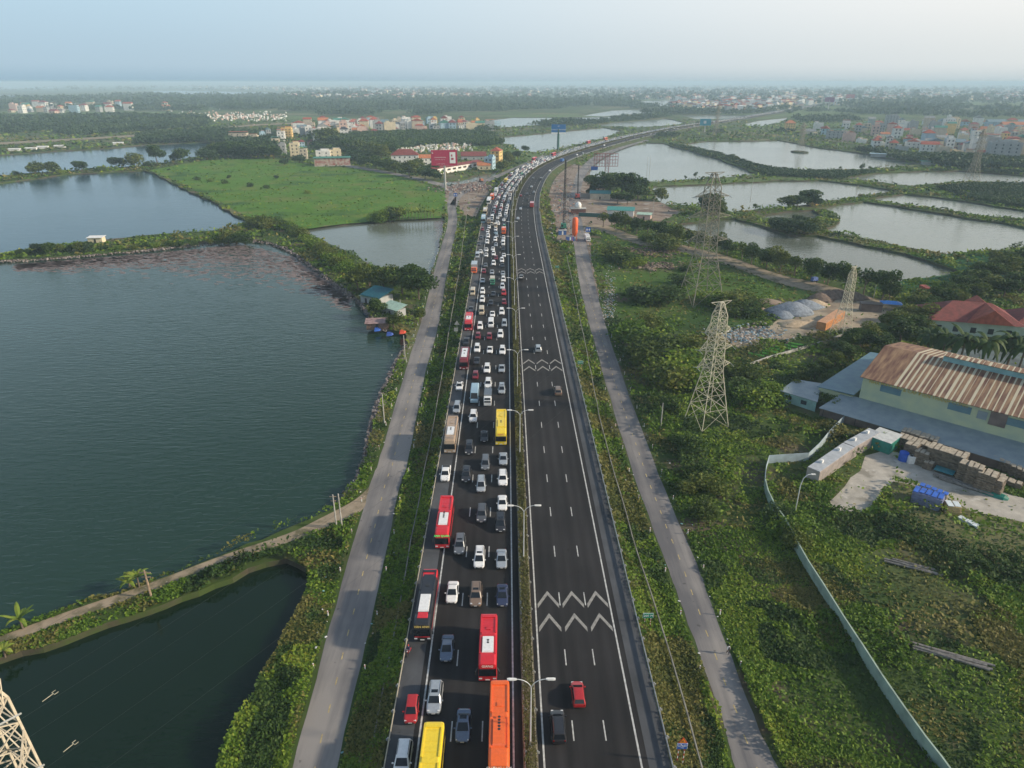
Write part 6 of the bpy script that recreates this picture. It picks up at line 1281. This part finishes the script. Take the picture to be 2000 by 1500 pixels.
MB().add([(-17, -7, 2.6), (-7, -8, 2.9), (-10.6, 4, 3.0), (-17, 3, 2.6), (-17, -7, 2.75), (-7, -8, 3.05), (-10.6, 4, 3.15), (-17, 3, 2.75)], [(3, 2, 1, 0), (4, 5, 6, 7), (0, 1, 5, 4), (3, 0, 4, 7)]).obj('annex_roof', m_grey_tin, t); MB().prism([(-16.6, -6.6), (-7.4, -7.4), (-11, 3.5), (-16.6, 2.6)], 0, 2.58).obj('annex_wall', M('aqua_wall', (.28, .46, .44), .85, .15, .5), t)
for x in (-14.5, -10.5): MB().box(x, -6.95-(x+14.5)*.08, 1.0, 1.4, .12, 1.0).obj('window', m_win, t)
# red tiled villa
A = G(1830, 622, 2.2); t = thing('villa', 'villa with big red tiled hip roofs behind the palm trees', 'villa', (A.x+12, A.y+3, GZ), -.28)
MB().box(0, 0, 0, 26, 15, 4.7).box(24, 2, 0, 22, 13, 4.7).obj('wall', M('pale_green_wall', (.42, .52, .44), .85, .12, .4), t)
MB(); hip(MB(), 26, 15, 4.72, 4.8, 1).obj('roof', tilem('dark red'), t); q = hip(MB(), 22, 13, 4.74, 4.2, 1); q.v = [(x+24, y+2, z) for x, y, z in q.v]; q.obj('roof', tilem('dark red'), t)
q = gable(MB(), 12, 17, 4.9, 4.6, .6, 'y'); q.v = [(x+4, y, z) for x, y, z in q.v]; q.obj('roof_wing', tilem('red'), t)
for i in range(5): MB().box(-10+i*5, -7.55, 1.2, 1.6, .12, 1.8).obj('window', m_win, t)
# containers, fence and wall
def container(pa, pb, wd, hh, c, top, label, ac=0):
    A = G(*pa, GZ+hh); B = G(*pb, GZ+hh); d = B-A; an = math.atan2(d.y, d.x); t = thing('container', label, 'container', (A.x, A.y, GZ), an); L = d.length; q = MB().box(L/2, -wd/2, 0, L-.05, wd, hh)
    for i in range(int(L/.6)): q.box(.3+i*.6, -wd-.02, .15, .22, .05, hh-.3)
    q.obj('body', M('cont_'+c[0], c[1], .6, .15, 1), t); MB().box(L/2, -wd/2, hh+.003, L-.1, wd-.1, .06).obj('roof', M('ct_'+top[0], top[1], .6, .12, 1), t)
    for k in (0, 1): MB().box(-.0+.02, -wd*(.27+.46*k), .12, .06, wd*.42, hh-.3).obj('door', M('cont_'+c[0], c[1], .6, .15, 1), t)
    for i in range(ac): MB().box(L*(i+.5)/ac, -wd*.4, hh+.07, .7, .5, .6).obj('air_unit', m_white, t)
    return t
g1 = ('grey_lilac', (.38, .33, .31)); g2 = ('pale_grey', (.40, .42, .44)); gt = ('green', (.02, .22, .17)); wt = ('white', (.55, .56, .54))
container((1577,912), (1646,865), 2.7, 2.8, g1, g2, 'near one of two long grey cabins with roof units, door end toward the lamp', 2); container((1647,864), (1697,836), 2.7, 2.8, g1, g2, 'far one of two long grey cabins, ending beside the green container', 2)
container((1694,851), (1718,834), 5.2, 2.7, gt, wt, 'green container with white roof beside the grey cabins', 0)
container((1596,628), (1634,604), 3, 2.6, ('orange_box', (.55, .25, .10)), ('orange_roof', (.52, .28, .15)), 'orange brown container on the sand yard')
P = resamp(GP([(1662,812),(1640,832),(1618,855),(1598,880),(1577,900),(1530,903),(1500,905),(1494,925),(1492,950)]), 2.2); o = wall_line('sheet_fence', 'blue grey corrugated sheet fence round the cabins and lamp corner', 'fence', P, 2.0, .08, M('fence_tin', (.36, .44, .48), .5, .12, .8))
P = resamp(GP([(1492,952),(1497,975),(1510,1002),(1530,1030),(1552,1072),(1575,1115),(1605,1162),(1640,1220),(1680,1282),(1715,1338),(1760,1405),(1800,1460),(1830,1500),(1880,1570)]), 3); wall_line('boundary_wall', 'long pale green boundary wall running through the weeds to the bottom right', 'wall', P, 2.1, .22, M('pale_green_render', (.30, .38, .31), .9, .2, .5), .05)
h = ptop(1553, 1000, 927); t = thing('yard_lamp', 'single curved grey street lamp in the weeds beside the grey cabins', 'street lamp', G(1553, 1000)); MB().tube([Vector((0, 0, -.2)), Vector((0, 0, h*.72)), Vector((.3, 0, h*.9)), Vector((1., 0, h)), Vector((1.7, 0, h+.05))], .09, 7).obj('pole', m_post, t); MB().box(2.0, 0, h, .8, .3, .14).obj('lamp_head', m_white, t)
# timber stacks
m_tim = mat('old_timber', (.17, .135, .10), .9, .35, 1.5, bump=.3); m_timp = mat('pale_timber', (.37, .32, .25), .9, .25, 2, bump=.2)
def stack(px, py, sx, sy, sz, rz, label, top=m_timp, rows=3, nm='timber_stack', body=m_tim):
    p = G(px, py); t = thing(nm, label, 'timber stack', (p.x, p.y, GZ), rz, 'timber stacks and pallets in the yard'); q = MB(); k = max(2, int(sz/.45))
    for i in range(k): q.box(random.uniform(-.1, .1), random.uniform(-.08, .08), i*sz/k+.02, sx*random.uniform(.94, 1), sy*random.uniform(.92, 1), sz/k*.86)
    q.obj('boards', body, t); q = MB(); n = max(2, int(sx/.9))
    for i in range(n): q.box((i+.5)*sx/n-sx/2, random.uniform(-.2, .2), sz+random.uniform(.0, .08), sx/n*.8, sy*random.uniform(.8, 1.05), .09, random.uniform(-.05, .05))
    q.obj('top_boards', top, t); return t
a0 = ang
for i, (px, py) in enumerate([(1768,860),(1785,866),(1802,872),(1775,848),(1793,854),(1811,860)]): stack(px, py+14, 3.6, 2.8, 2.6, a0, f'{ordn(i)} pallet stack in the pale topped block left of the yard')
for a in [(1776,895,2.6,2.4,3.6,'tall narrow pallet stack behind the blue drum'),(1797,905,2.8,2.6,3.0,'pallet stack with pale blue top beside the white tank'),(1828,908,4.2,3.4,4.2,'tall cage stack with loose pale planks on top'),(1858,918,4.4,3.4,4.2,'dark cage stack with brown sticks beside the plank cage'),(1880,938,2.6,2.6,4.2,'tall grey pallet stack above the teal sheet'),(1896,946,2.8,2.8,4.4,'tall lilac pallet stack right of the grey one'),(1920,956,3.4,3,4.0,'leaning timber pile with crossed planks'),(1940,962,2.6,2.6,3.2,'timber pile right of the crossed planks'),(1812,915,1.8,1.8,1.6,'low dark pallet pair on the yard edge')]: stack(*a[:5], a0+random.uniform(-.1, .1), a[5])
for i in range(12): stack(1890+i*11.2, 884+i*5.6, 1.9, 1.8, 2.6-i*.04, a0+random.uniform(-.1, .1), f'{ordn(i)} stack from the left in the long row of plank bundles')
for a in [(1950,935),(1966,944),(1982,950)]: stack(*a, 2.2, 1.8, 1.0, a0, 'low plank bundle lying in the weeds below the long row')
t = stack(1808, 985, 5.2, 2.6, 2.6, a0+.02, 'blue wrapped crate pile on the grass at the yard', top=M('blue_tarp', (.03, .12, .50), .5, .15, 1), body=M('lilac_boards', (.20, .22, .36), .8, .2, 1)); stack(1818, 978, 5.2, 1.4, 2.7, a0, 'blue roofed crate row directly behind the lilac crate pile', top=_mc['blue_tarp'], body=m_timp)
t = stack(1857, 1000, 2.6, 2.2, 1.8, a0+.5, 'wooden frame box under a white sheet on the grass', top=M('white_sheet', (.62, .68, .70), .5, .1, 1), body=M('yellow_timber', (.55, .40, .20), .8)); t = stack(1890, 1022, 3.6, 1.2, .5, a0-.25, 'white wrapped pallet lying in the grass below the yard', top=_mc['white_sheet'], body=_mc['white_sheet'])
p = G(1763, 899); t = thing('drum', 'big bright blue water drum at the yard edge', 'drum', p); MB().bar((0, 0, 0), (0, 0, 2.), .95, n=16).obj('body', M('drum_blue', (.02, .10, .50), .5), t); MB().bar((0, 0, 2.), (0, 0, 2.1), .8, n=16).obj('lid', _mc['drum_blue'], t)
p = G(1777, 904); t = thing('drum', 'white tank standing right of the blue drum', 'drum', p); MB().box(0, 0, 0, 1.3, 1.2, 1.7).obj('body', m_white, t); MB().bar((0, 0, 1.7), (0, 0, 1.85), .3, n=12).obj('lid', m_black, t)
p = G(1843, 925); t = thing('sheet', 'teal metal sheet leaning among the timber stacks', 'sheet', p, a0); MB().box(0, 0, .8, 3.6, 2.4, .08).obj('panel', M('teal_sheet', (.06, .26, .30), .4, .15, 1), t); MB().bar((-1.5, -1, 0), (-1.5, -1, .8), .06).bar((1.5, 1, 0), (1.5, 1, .8), .06).obj('leg', m_wood, t)
p = G(1923, 955); t = thing('tarpaulin', 'dark green tarpaulin over a low heap at the yard edge', 'tarpaulin', (p.x, p.y-1.5, GZ), a0-.1); q = MB(); q.loft([[Vector((x, y*k, z*k+.02)) for y, z in ((-1.2, 0), (-.8, .5), (0, .8), (.8, .5), (1.2, 0))] for x, k in ((-3.4, .3), (-2.4, 1), (0, 1.1), (2.6, .9), (3.3, .4))]); q.obj('cover', M('green_tarp', (.01, .18, .13), .5, .2, 2), t)
for px, py, L, l in ((1880,948,9,'loose poles lying along the yard edge'),(1782,1108,7,'weathered log pile lying in the weeds, upper of two'),(1855,1285,9,'weathered log pile lying in the weeds, lower of two')):
    p = G(px, py); t = thing('log_pile', l, 'logs', p, -.45 if py > 1000 else a0); mm = MB()
    for i in range(5): mm.bar((-L/2+random.uniform(-1, 1), i*.3-.6, .3+.25*(i % 2)), (L/2+random.uniform(-1, 1), i*.3-.6+random.uniform(-.4, .4), .35), .2, n=6)
    mm.obj('log', M('grey_logs', (.20, .185, .17), .9, .3, 2), t)
# sand yard, garden plots, heaps
def heap(nm, px, py, rx, ry, hh, m, label, kind=None, cat='heap', n=14, seed=1):
    p = G(px, py); q = MB(); rs = []; rr = random.Random(seed)
    prof = [(1.05, -.05), (.85, .22), (.6, .55), (.33, .85), (.08, 1.)]; ph = rr.uniform(0, 6)
    for k, z in prof: rs.append([Vector((math.cos(a)*rx*k*(1+.18*math.sin(3*a+ph)+rr.uniform(-.06, .06)), math.sin(a)*ry*k*(1+.15*math.sin(2*a+ph)), z*hh*(1+rr.uniform(-.08, .08)))) for a in [i*2*math.pi/n for i in range(n)]])
    return q.loft(rs).obj(nm, m, smooth=True, label=label, cat=cat, loc=p)
m_grav = mat('grey_gravel', (.19, .22, .26), .95, .25, 1.2, bump=.5); m_sand2 = mat('yellow_sand', (.44, .34, .23), .95, .2, 1, bump=.4); m_earth = mat('dark_earth', (.15, .11, .085), .95, .3, 1, bump=.5)
for i, a in enumerate([('gravel_heap',1545,608,9,6,3.4,m_grav,'largest blue grey gravel heap left in the sand yard'),('gravel_heap',1570,600,7,5,2.8,m_grav,'second grey gravel heap behind the largest'),('gravel_heap',1528,617,5,4,1.8,m_grav,'small grey gravel heap at the yard left tip'),('sand_heap',1555,635,7,4,1.6,m_sand2,'low sand heap in front of the gravel heaps'),('sand_heap',1578,632,5,3.5,1.4,m_sand2,'small sand heap between gravel heaps and orange container'),('earth_heap',1600,585,5,4,2.6,m_earth,'dark earth heap, left of three behind the sand yard'),('earth_heap',1616,580,5,4,2.8,m_earth,'dark earth heap, middle of three behind the sand yard'),('earth_heap',1634,578,5,4,2.6,m_earth,'dark earth heap, right of three behind the sand yard'),('earth_heap',1665,583,6,4,2.6,m_earth,'dark earth heap behind the small white pylon'),('sand_heap',1590,594,5,4,1.8,m_sand2,'pale sand heap between gravel and dark earth heaps'),('sand_heap',1455,600,7,5,1.2,m_dirt,'pinkish dirt mound on the green waste ground'),('sand_heap',1500,590,5,4,1.2,m_dirt,'second pinkish dirt mound near the gravel heaps'),('sand_heap',1240,672,5,4,1.1,m_dirt,'pale dirt mound among the scrub by the side road')]): heap(*a, seed=i)
for i, (pts, c) in enumerate([([(1455,690),(1540,665),(1572,675),(1500,697)], (.10, .085, .05)), ([(1580,655),(1618,640),(1650,648),(1600,664)], (.08, .07, .045))]):
    patch('garden_plot', pts, mat('plot_soil', c, .95, .3, 1), GZ+.03)
m_veg = mat('vegetable_green', (.08, .30, .03), .8, .3, 2)
for k in range(7):
    A = G(1462+k*13, 691-k*3.4, GZ+.15); B = G(1492+k*13, 697-k*3.6, GZ+.15); MB().bar(A, B, .55, n=6).obj('vegetable_bed', m_veg, label='bright green vegetable row in the garden plot before the factory', cat='garden bed', group='vegetable rows in the garden plot')
o = wall_line('plot_wall', 'low pale wall edging the garden plots before the factory trees', 'wall', resamp(GP([(1458,716),(1500,701),(1560,684),(1600,672),(1650,655)]), 3), .8, .3, m_conc)
def litter(label, cx, cy, rx, ry, n, cols, nm='rubbish_heap', s=.5, h=1.):
    q = MB()
    for _ in range(n):
        x = random.gauss(cx, rx/2); y = random.gauss(cy, ry/2); g = G(x, y); q.mi = random.randrange(len(cols)); k = random.uniform(.3, 1.4)*s; q.box(g.x, g.y, GZ+random.uniform(0, h*.6), k*random.uniform(.6, 2), k, k*.5, random.uniform(0, 3), random.uniform(.4, 1))
    q.obj(nm, [M('lit_'+str(c), c, .8, .2, 3) for c in cols], kind='stuff', label=label, cat='rubbish')
LC = [(.45, .45, .43), (.28, .25, .22), (.20, .30, .36), (.38, .30, .24)]
litter('mixed pale rubbish heap between the tall pylons and garden plots', 1455, 655, 70, 18, 700, LC); litter('rubbish scattered along the right edge of the right side road', 1190, 585, 14, 60, 420, LC, s=.32); litter('dark broken earth and rubble on the waste ground', 1270, 492, 60, 10, 260, [(.10, .07, .055), (.16, .11, .08)], 'rubble', .8)
litter('rubble on the waste ground behind scrub bushes', 1285, 522, 60, 8, 240, [(.10, .07, .055), (.22, .17, .12)], 'rubble', .8); litter('building rubble around the road junction under the red billboard', 925, 367, 60, 10, 600, [(.22, .13, .11), (.12, .09, .08), (.34, .30, .27)], 'rubble', 1.); litter('site clutter, pipes and planks round the piling rigs', 1100, 400, 30, 70, 500, [(.20, .15, .13), (.3, .3, .3), (.1, .1, .12), (.35, .2, .15)], 'site_clutter', .8)
q = MB(); sc = [(.20, .17, .16), (.28, .24, .23), (.13, .11, .105)]
for seg in ([(668,985),(696,950),(718,900),(728,845),(738,800),(752,765),(768,730),(783,700),(797,676)], [(748,646),(712,600),(650,553),(570,492),(530,476),(470,469),(300,489),(120,505),(0,512)], [(1146,345),(1152,325),(1170,303),(1210,286),(1262,279)]):
    P = GP(seg, -3.1)
    for a, b in zip(P, P[1:]):
        for _ in range(int((b-a).length*(26 if a.y < 220 else 4))): g = a.lerp(b, random.random())+Vector((random.uniform(-1.2, 1.6), random.uniform(-1, 1), random.uniform(-.4, .35))); q.mi = random.randrange(3); k = random.uniform(.15, .5)*(1 if a.y < 220 else 1.25); q.box(g.x, g.y, g.z, k*1.5, k, k, random.uniform(0, 3), random.uniform(.5, 1))
q.obj('bank_stones', [M('stone_'+str(c), c, .95, .2, 3) for c in sc], kind='stuff', label='loose stones along the lake banks', cat='stones')
# floating weed on the big lake, water plants by the near pond
q = MB(); 
for _ in range(4200):
    u = random.random(); x = 30+u*650; yb = np.interp(x, [0, 300, 470, 570, 680], [516, 492, 474, 498, 580]); y = yb+3+abs(random.gauss(0, 1))*np.interp(x, [0, 300, 480, 680], [5, 14, 30, 10]); g = G(x, y, WZ+.02)
    if inpoly(np.array([g.x]), np.array([g.y]), PD['big_lake'])[0]: k = random.uniform(.4, 1.5); q.box(g.x, g.y, WZ+.01, k*2.6, k*.7, .03, random.uniform(-.5, .5), .8)
q.obj('floating_weed', M('pink_weed', (.20, .15, .14), .8, .25, .5), kind='stuff', label='pinkish floating weed along the far shore of the big lake', cat='water weed')
x, y = screen_points(26000, 1600, 1960, 480, 600); Wp = [(p.x, p.y) for p in GP([(1770,500),(1850,500),(1960,494),(2010,490),(2010,530),(1900,575),(1800,585),(1700,570),(1750,556),(1833,544),(1884,537),(1840,520)], WZ)]; mm = inpoly(x, y, Wp); x, y = x[mm], y[mm]
link('floating_weed', npmesh('floating_weed', leafquads(np.stack([x, y, np.full(len(x), GZ+.12)], 1), np.full(len(x), 1.5), 3.), len(x), leafmat('bright_weed', [(.02, .10, .03), (.04, .16, .05), (.07, .2, .07)], .02)), kind='stuff', label='bright green water plants covering the corner of the right pond', cat='water weed')
# fishing hut group on the left bank
def hut(px, py, w_, d_, h_, rz, wall, roof, label, tilt=.5, z=GZ): 
    p = G(px, py, z); t = thing('hut', label, 'hut', p, rz); MB().box(0, 0, 0, w_, d_, h_).obj('wall', wall, t); MB().add([(-w_/2-.5, -d_/2-.5, h_+.02), (w_/2+.5, -d_/2-.5, h_+.02), (w_/2+.5, d_/2+.5, h_+tilt), (-w_/2-.5, d_/2+.5, h_+tilt), (-w_/2-.5, -d_/2-.5, h_+.12), (w_/2+.5, -d_/2-.5, h_+.12), (w_/2+.5, d_/2+.5, h_+tilt+.1), (-w_/2-.5, d_/2+.5, h_+tilt+.1)], [(3, 2, 1, 0), (4, 5, 6, 7), (0, 1, 5, 4), (1, 2, 6, 5), (2, 3, 7, 6), (3, 0, 4, 7)]).obj('roof', roof, t); MB().box(0, -d_/2-.04, .1, .9, .06, 1.9).obj('door', m_trim, t); return t
tg = M('teal_roof', (.008, .09, .12), .5, .12, 1); pg = M('pale_green_roof', (.36, .50, .40), .6, .15, 1)
hut(738, 590, 9, 7, 3, -.6, wallm('grey'), tg, 'main fishing hut with dark teal roof under the trees', 1.8); hut(722, 590, 5, 4, 2.6, -.5, wallm('grey'), M('faded_green_roof', (.25, .33, .22), .7, .2), 'small lean-to with faded green roof left of teal hut', .6); hut(770, 615, 8, 4, 2.8, -.7, wallm('grey'), pg, 'narrow hut with pale green roof behind the white pole', 1.2); hut(738, 640, 7, 4, 2.2, .1, M('plank_wall', (.20, .13, .10), .9, .3, 2), M('patched_roof', (.30, .20, .19), .8, .3, .8), 'stilted plank hut over the water with patched roof', .4)
hut(190, 473, 7, 4, 2.6, .1, wallm('cream'), m_white, 'little cream hut with white roof on the upper dyke', .3); hut(1587, 400, 6, 5, 4, .2, wallm('yellow'), M('tan_roof', (.4, .3, .18), .8), 'small yellow hut under the trees of the pond island', .5)
hut(1172, 388, 14, 8, 4, -.15, wallm('beige'), tg, 'site shed with green roof and white front below the grove', 1.2); hut(1212, 420, 16, 8, 3.4, -.2, wallm('white'), M('sea_green_roof', (.04, .24, .22), .6, .1), 'white shed with sea green roof behind the row of trees', 1.); hut(1258, 428, 8, 5, 3, -.3, wallm('pink'), pg, 'little pink shed at the end of the dirt lot', .5)
for px, py, c, l in ((736,646,(.03,.12,.5),'blue tarpaulin hanging at the plank hut'),(760,655,(.03,.08,.35),'blue bundle on the shore beside the plank hut'),(785,651,(.6,.08,.04),'red plastic stools stacked at the hut yard')): 
    p = G(px, py); t = thing('tarpaulin' if 'red' not in l else 'stool_pile', l, 'tarpaulin' if 'red' not in l else 'stools', p); MB().box(0, 0, 0, 1.8, 1.2, 1.1, .3, .6).box(.7, .5, 0, 1, 1, .7, .9, .7).obj('cover', M('tp'+str(c), c, .5), t)
def boat(px, py, L, rz, label):
    p = G(px, py, WZ); t = thing('boat', label, 'boat', p, rz); q = MB(); rs = []
    for x, k in ((-.5, .55), (-.3, .9), (0, 1), (.3, .85), (.5, .12)): rs.append([Vector((x*L, y*k, z)) for y, z in ((-.55, .42), (-.4, 0), (.4, 0), (.55, .42), (.45, .42), (.33, .08), (-.33, .08), (-.45, .42))])
    q.loft(rs).obj('hull', M('boat_blue', (.03, .06, .12), .6), t); MB().box(0, 0, .28, .25, .85, .05).obj('seat', m_wood, t)
boat(715, 616, 4.6, -1.1, 'dark fishing boat moored beside the hut at the lake'); 
# piling site
def rig(px, b, tp, label, c, w_=1.2, back=3):
    h = ptop(px, b, tp); p = G(px, b); t = thing('piling_rig', label, 'piling rig', p); q = MB()
    for a, y in ((-w_/2, 0), (w_/2, 0), (0, w_*.8)): q.bar((a, y, 0), (a*.5, y, h), .16)
    for k in range(int(h/1.5)): q.bar((-w_/2, 0, k*1.5), (w_/2*.9, 0, k*1.5+1.5), .07).bar((w_/2, 0, k*1.5), (0, w_*.8, k*1.5+1.5), .07).bar((-w_/2, 0, k*1.5+1.5), (0, w_*.8, k*1.5), .07)
    q.obj('mast', m_trim, t)
    for sg in (-1, 1): MB().bar((sg*2.6, back, 0), (sg*.3, .6, h*.72), .14).obj('stay', m_steel, t)
    MB().box(0, 1.5, .9, 3.0, 4.2, 2.2, 0, .95).obj('cabin', c, t); MB().box(-.9, -.62, 1.6, 1.0, .05, 1.1).obj('window', m_win, t)
    for sg in (-1, 1): MB().box(sg*1.5, 1.5, 0, .7, 5, .85, 0, .95).obj('track', m_black, t)
rig(1101, 448, 312, 'tall black piling rig with green base left of the orange silo', M('rig_green', (.03, .22, .14), .6, .2)); rig(1128, 388, 323, 'second piling rig with red machine behind the white mixer', M('rig_red', (.42, .05, .04), .6, .2), 1.)
p = G(1122, 470); h = ptop(1122, 470, 424); t = thing('silo', 'bright orange upright cement silo on legs beside the gravel road', 'silo', p); mo = M('silo_orange', (.80, .13, .03), .45, .06, 1)
MB().loft([[Vector((math.cos(a)*r, math.sin(a)*r, z)) for a in [i*math.pi/9 for i in range(18)]] for z, r in ((h*.16, .25), (h*.34, 1.5), (h*.92, 1.5), (h*.98, 1.1), (h, .3))]).obj('tank', mo, t, True)
for a, b in ((-1, -1), (1, -1), (1, 1), (-1, 1)): MB().bar((a*1.15, b*1.15, -.2), (a*1.05, b*1.05, h*.4), .11).obj('leg', mo, t)
p = G(1129, 417); t = thing('mixing_plant', 'white domed mixing tank on a brown walled base', 'mixing plant', p, -.03); MB().box(0, 0, 0, 9, 6, 3.2).obj('base', mat('brown_panels', (.18, .07, .05), .8, .2, 1), t); MB().box(0, 0, 3.22, 9.6, 6.6, .25).obj('deck', m_conc, t)
MB().loft([[Vector((math.cos(a)*r, math.sin(a)*r, 3.4+z)) for a in [i*math.pi/8 for i in range(16)]] for z, r in ((0, 1.9), (2.2, 1.9), (3.2, 1.4), (3.8, .5))]).obj('tank', m_white, t, True)
t = thing('site_fence', 'dark green hoarding at the mouth of the dirt lot', 'fence', G(1165, 424), -.25); MB().box(0, 0, 0, 22, .15, 2.2).obj('panel', M('hoarding', (.02, .10, .09), .7, .15), t); MB().box(0, .2, 2.2, 22, .1, .1).obj('rail', m_steel, t)
p = G(1147, 470); truck('white', 'white', (p.x, p.y, GZ+.03), math.pi+.05, 7, 2, 'white lorry parked on the gravel road under the blue arrow sign', 3.0, 2.3)
for px, py, c, l in ((1098,458,(.03,.10,.30),'blue site cabin below the tall piling rig'),(1113,470,(.04,.10,.35),'blue tank among the clutter beside the orange silo')): t = thing('site_cabin', l, 'site cabin', G(px, py), .1); MB().box(0, 0, 0, 4, 2.6, 2.3).obj('body', M('cab'+l[:8], c, .6), t); MB().box(0, -1.32, .1, .8, .05, 1.9).obj('door', m_white, t); MB().box(0, 0, 2.32, 4.2, 2.8, .1).obj('roof', m_steel, t)
t = thing('excavator', 'dark excavator working by the villa pond', 'excavator', G(940, 355), .6); MB().box(0, 0, 0, 2.6, 3.6, .9).obj('track', m_black, t); MB().box(0, 0, .95, 2.4, 3, 1.6).obj('cabin', M('exc', (.35, .12, .06), .6), t); MB().bar((0, 1.2, 2), (0, 4.2, 5.2), .25).bar((0, 4.2, 5.2), (0, 6.5, 2.5), .2).obj('boom', m_black, t)
t = thing('cart', 'loaded blue cart parked on the pond track', 'cart', G(1590, 550), .4); MB().box(0, 0, .5, 2.8, 1.6, 1.4, 0, .8).obj('load', M('cl', (.08, .14, .38), .7, .3, 2), t); MB().bar((-.8, -.85, .4), (-.8, .85, .4), .4, n=10).bar((.8, -.85, .4), (.8, .85, .4), .4, n=10).obj('wheel', m_tyre, t)
t = thing('canopy', 'bright blue canopy at the back of the sand yard', 'canopy', G(1738, 604), -.3); hip(MB(), 7, 4, 2.4, .8, .1).obj('cover', M('canopy_blue', (.04, .22, .60), .5), t); q = MB(); [q.bar((a*3.3, b*1.8, 0), (a*3.3, b*1.8, 2.4), .05) for a in (-1, 1) for b in (-1, 1)]; q.obj('leg', m_steel, t)
t = thing('shed', 'dark open shed behind the sand yard, left of the blue canopy', 'shed', G(1699, 607), -.25); MB().box(0, 0, 0, 7, 3, 2.8).obj('wall', m_brown_tin, t); MB().box(0, 0, 2.82, 7.5, 3.6, .12).obj('roof', m_trim, t)
t = thing('tower_crane_base', 'red lorry parked behind the dirt heap by the wood', 'lorry', G(1806, 572)); MB().box(0, 0, 0, 2.5, 5, 2.6).obj('body', M('redlorry', (.4, .06, .03), .6), t); t.name = 'parked_lorry'; MB().box(0, -2.55, 1.3, 2.1, .05, .8).obj('windscreen', m_glass, t)
for px, py in ((30,291),(62,289),(85,286),(118,284),(232,278)):
    t = thing('moored_barge', 'pale houseboat or barge along the far river bank', 'houseboat', G(px, py+6, WZ), .2, 'houseboats on the far river bank'); MB().box(0, 0, -.2, 16, 5, 1.4, 0, 1.02).obj('hull', m_wood, t); gable(MB().box(0, 0, 1.22, 12, 4, 2.2), 12, 4, 3.43, .9).obj('cabin', m_white, t)
cover(); median_hedge()
# paper and plastic scraps along the side roads
q = MB()
for C, sg in ((LRa, -1), (LRb, 1), (RRa, -1), (RRb, 1)):
    for a, b in zip(C, C[1:]):
        t = (b-a); n = int(t.length*.55)
        for _ in range(n):
            u = a.lerp(b, random.random()); nn = Vector((t.y, -t.x, 0)).normalized()*sg*abs(random.gauss(.8, 1.6)); q.mi = random.choice([0, 0, 1, 2]); k = random.uniform(.08, .3)
            q.box(u.x+nn.x, u.y+nn.y, GZ+random.uniform(.03, .4), k*1.5, k, .06, random.uniform(0, 3), .7)
q.obj('litter', [M('scrap_white', (.6, .6, .58), .8), M('scrap_blue', (.2, .4, .42), .8), M('scrap_tan', (.4, .33, .25), .8)], kind='stuff', label='paper and plastic scraps along both side roads', cat='litter')
# ------------------------------------------------------------ labels: tell look-alikes apart by their place in the photo
def screen(o):
    p = o.matrix_basis.translation
    if o.data and p.length < 1e-6: p = Vector(o.data.vertices[0].co)
    y = p.y; d = H-p.z; zc = y*ct+d*st; return (p.x*F/zc, (d*ct-y*st)/zc)
def relabel():
    by = {}
    for o in COL.objects:
        if o.parent is None and o.get('label') and not o.get('kind'): by.setdefault(o['label'], []).append(o)
    for l, os_ in by.items():
        if len(os_) < 2: continue
        P = [screen(o) for o in os_]; xs = [a for a, b in P]; ys = [b*F for a, b in P]
        upright = (max(ys)-min(ys)) > 1.2*(max(xs)-min(xs)) or 'marker post' in l or 'lane' in l
        idx = sorted(range(len(os_)), key=lambda i: -ys[i] if upright else xs[i])
        for r, i in enumerate(idx):
            e = ordn(r)+(' from the bottom' if upright else (' from left' if 'storey' in l else ' from the left'))
            os_[i]['label'] = l+', '+e
    for o in COL.objects:
        if o.parent is None and o.get('label') and len(o['label'].split()) > 16: print('LONG', o['label'])
relabel()
# ------------------------------------------------------------ the air
hz = MB().box(0, 16400, WZ-2, 66000, 33800, 84)
m = bpy.data.materials.new('haze'); m.use_nodes = True; n = m.node_tree.nodes; n.clear()
vo = n.new('ShaderNodeVolumePrincipled'); vo.inputs['Color'].default_value = (.64, .84, 1, 1); vo.inputs['Density'].default_value = HAZE; vo.inputs['Anisotropy'].default_value = .0
mo = n.new('ShaderNodeOutputMaterial'); m.node_tree.links.new(vo.outputs[0], mo.inputs['Volume'])
hz.obj('haze', m, kind='stuff')
S.cycles.volume_bounces = 2
print('OBJECTS', len(bpy.data.objects))
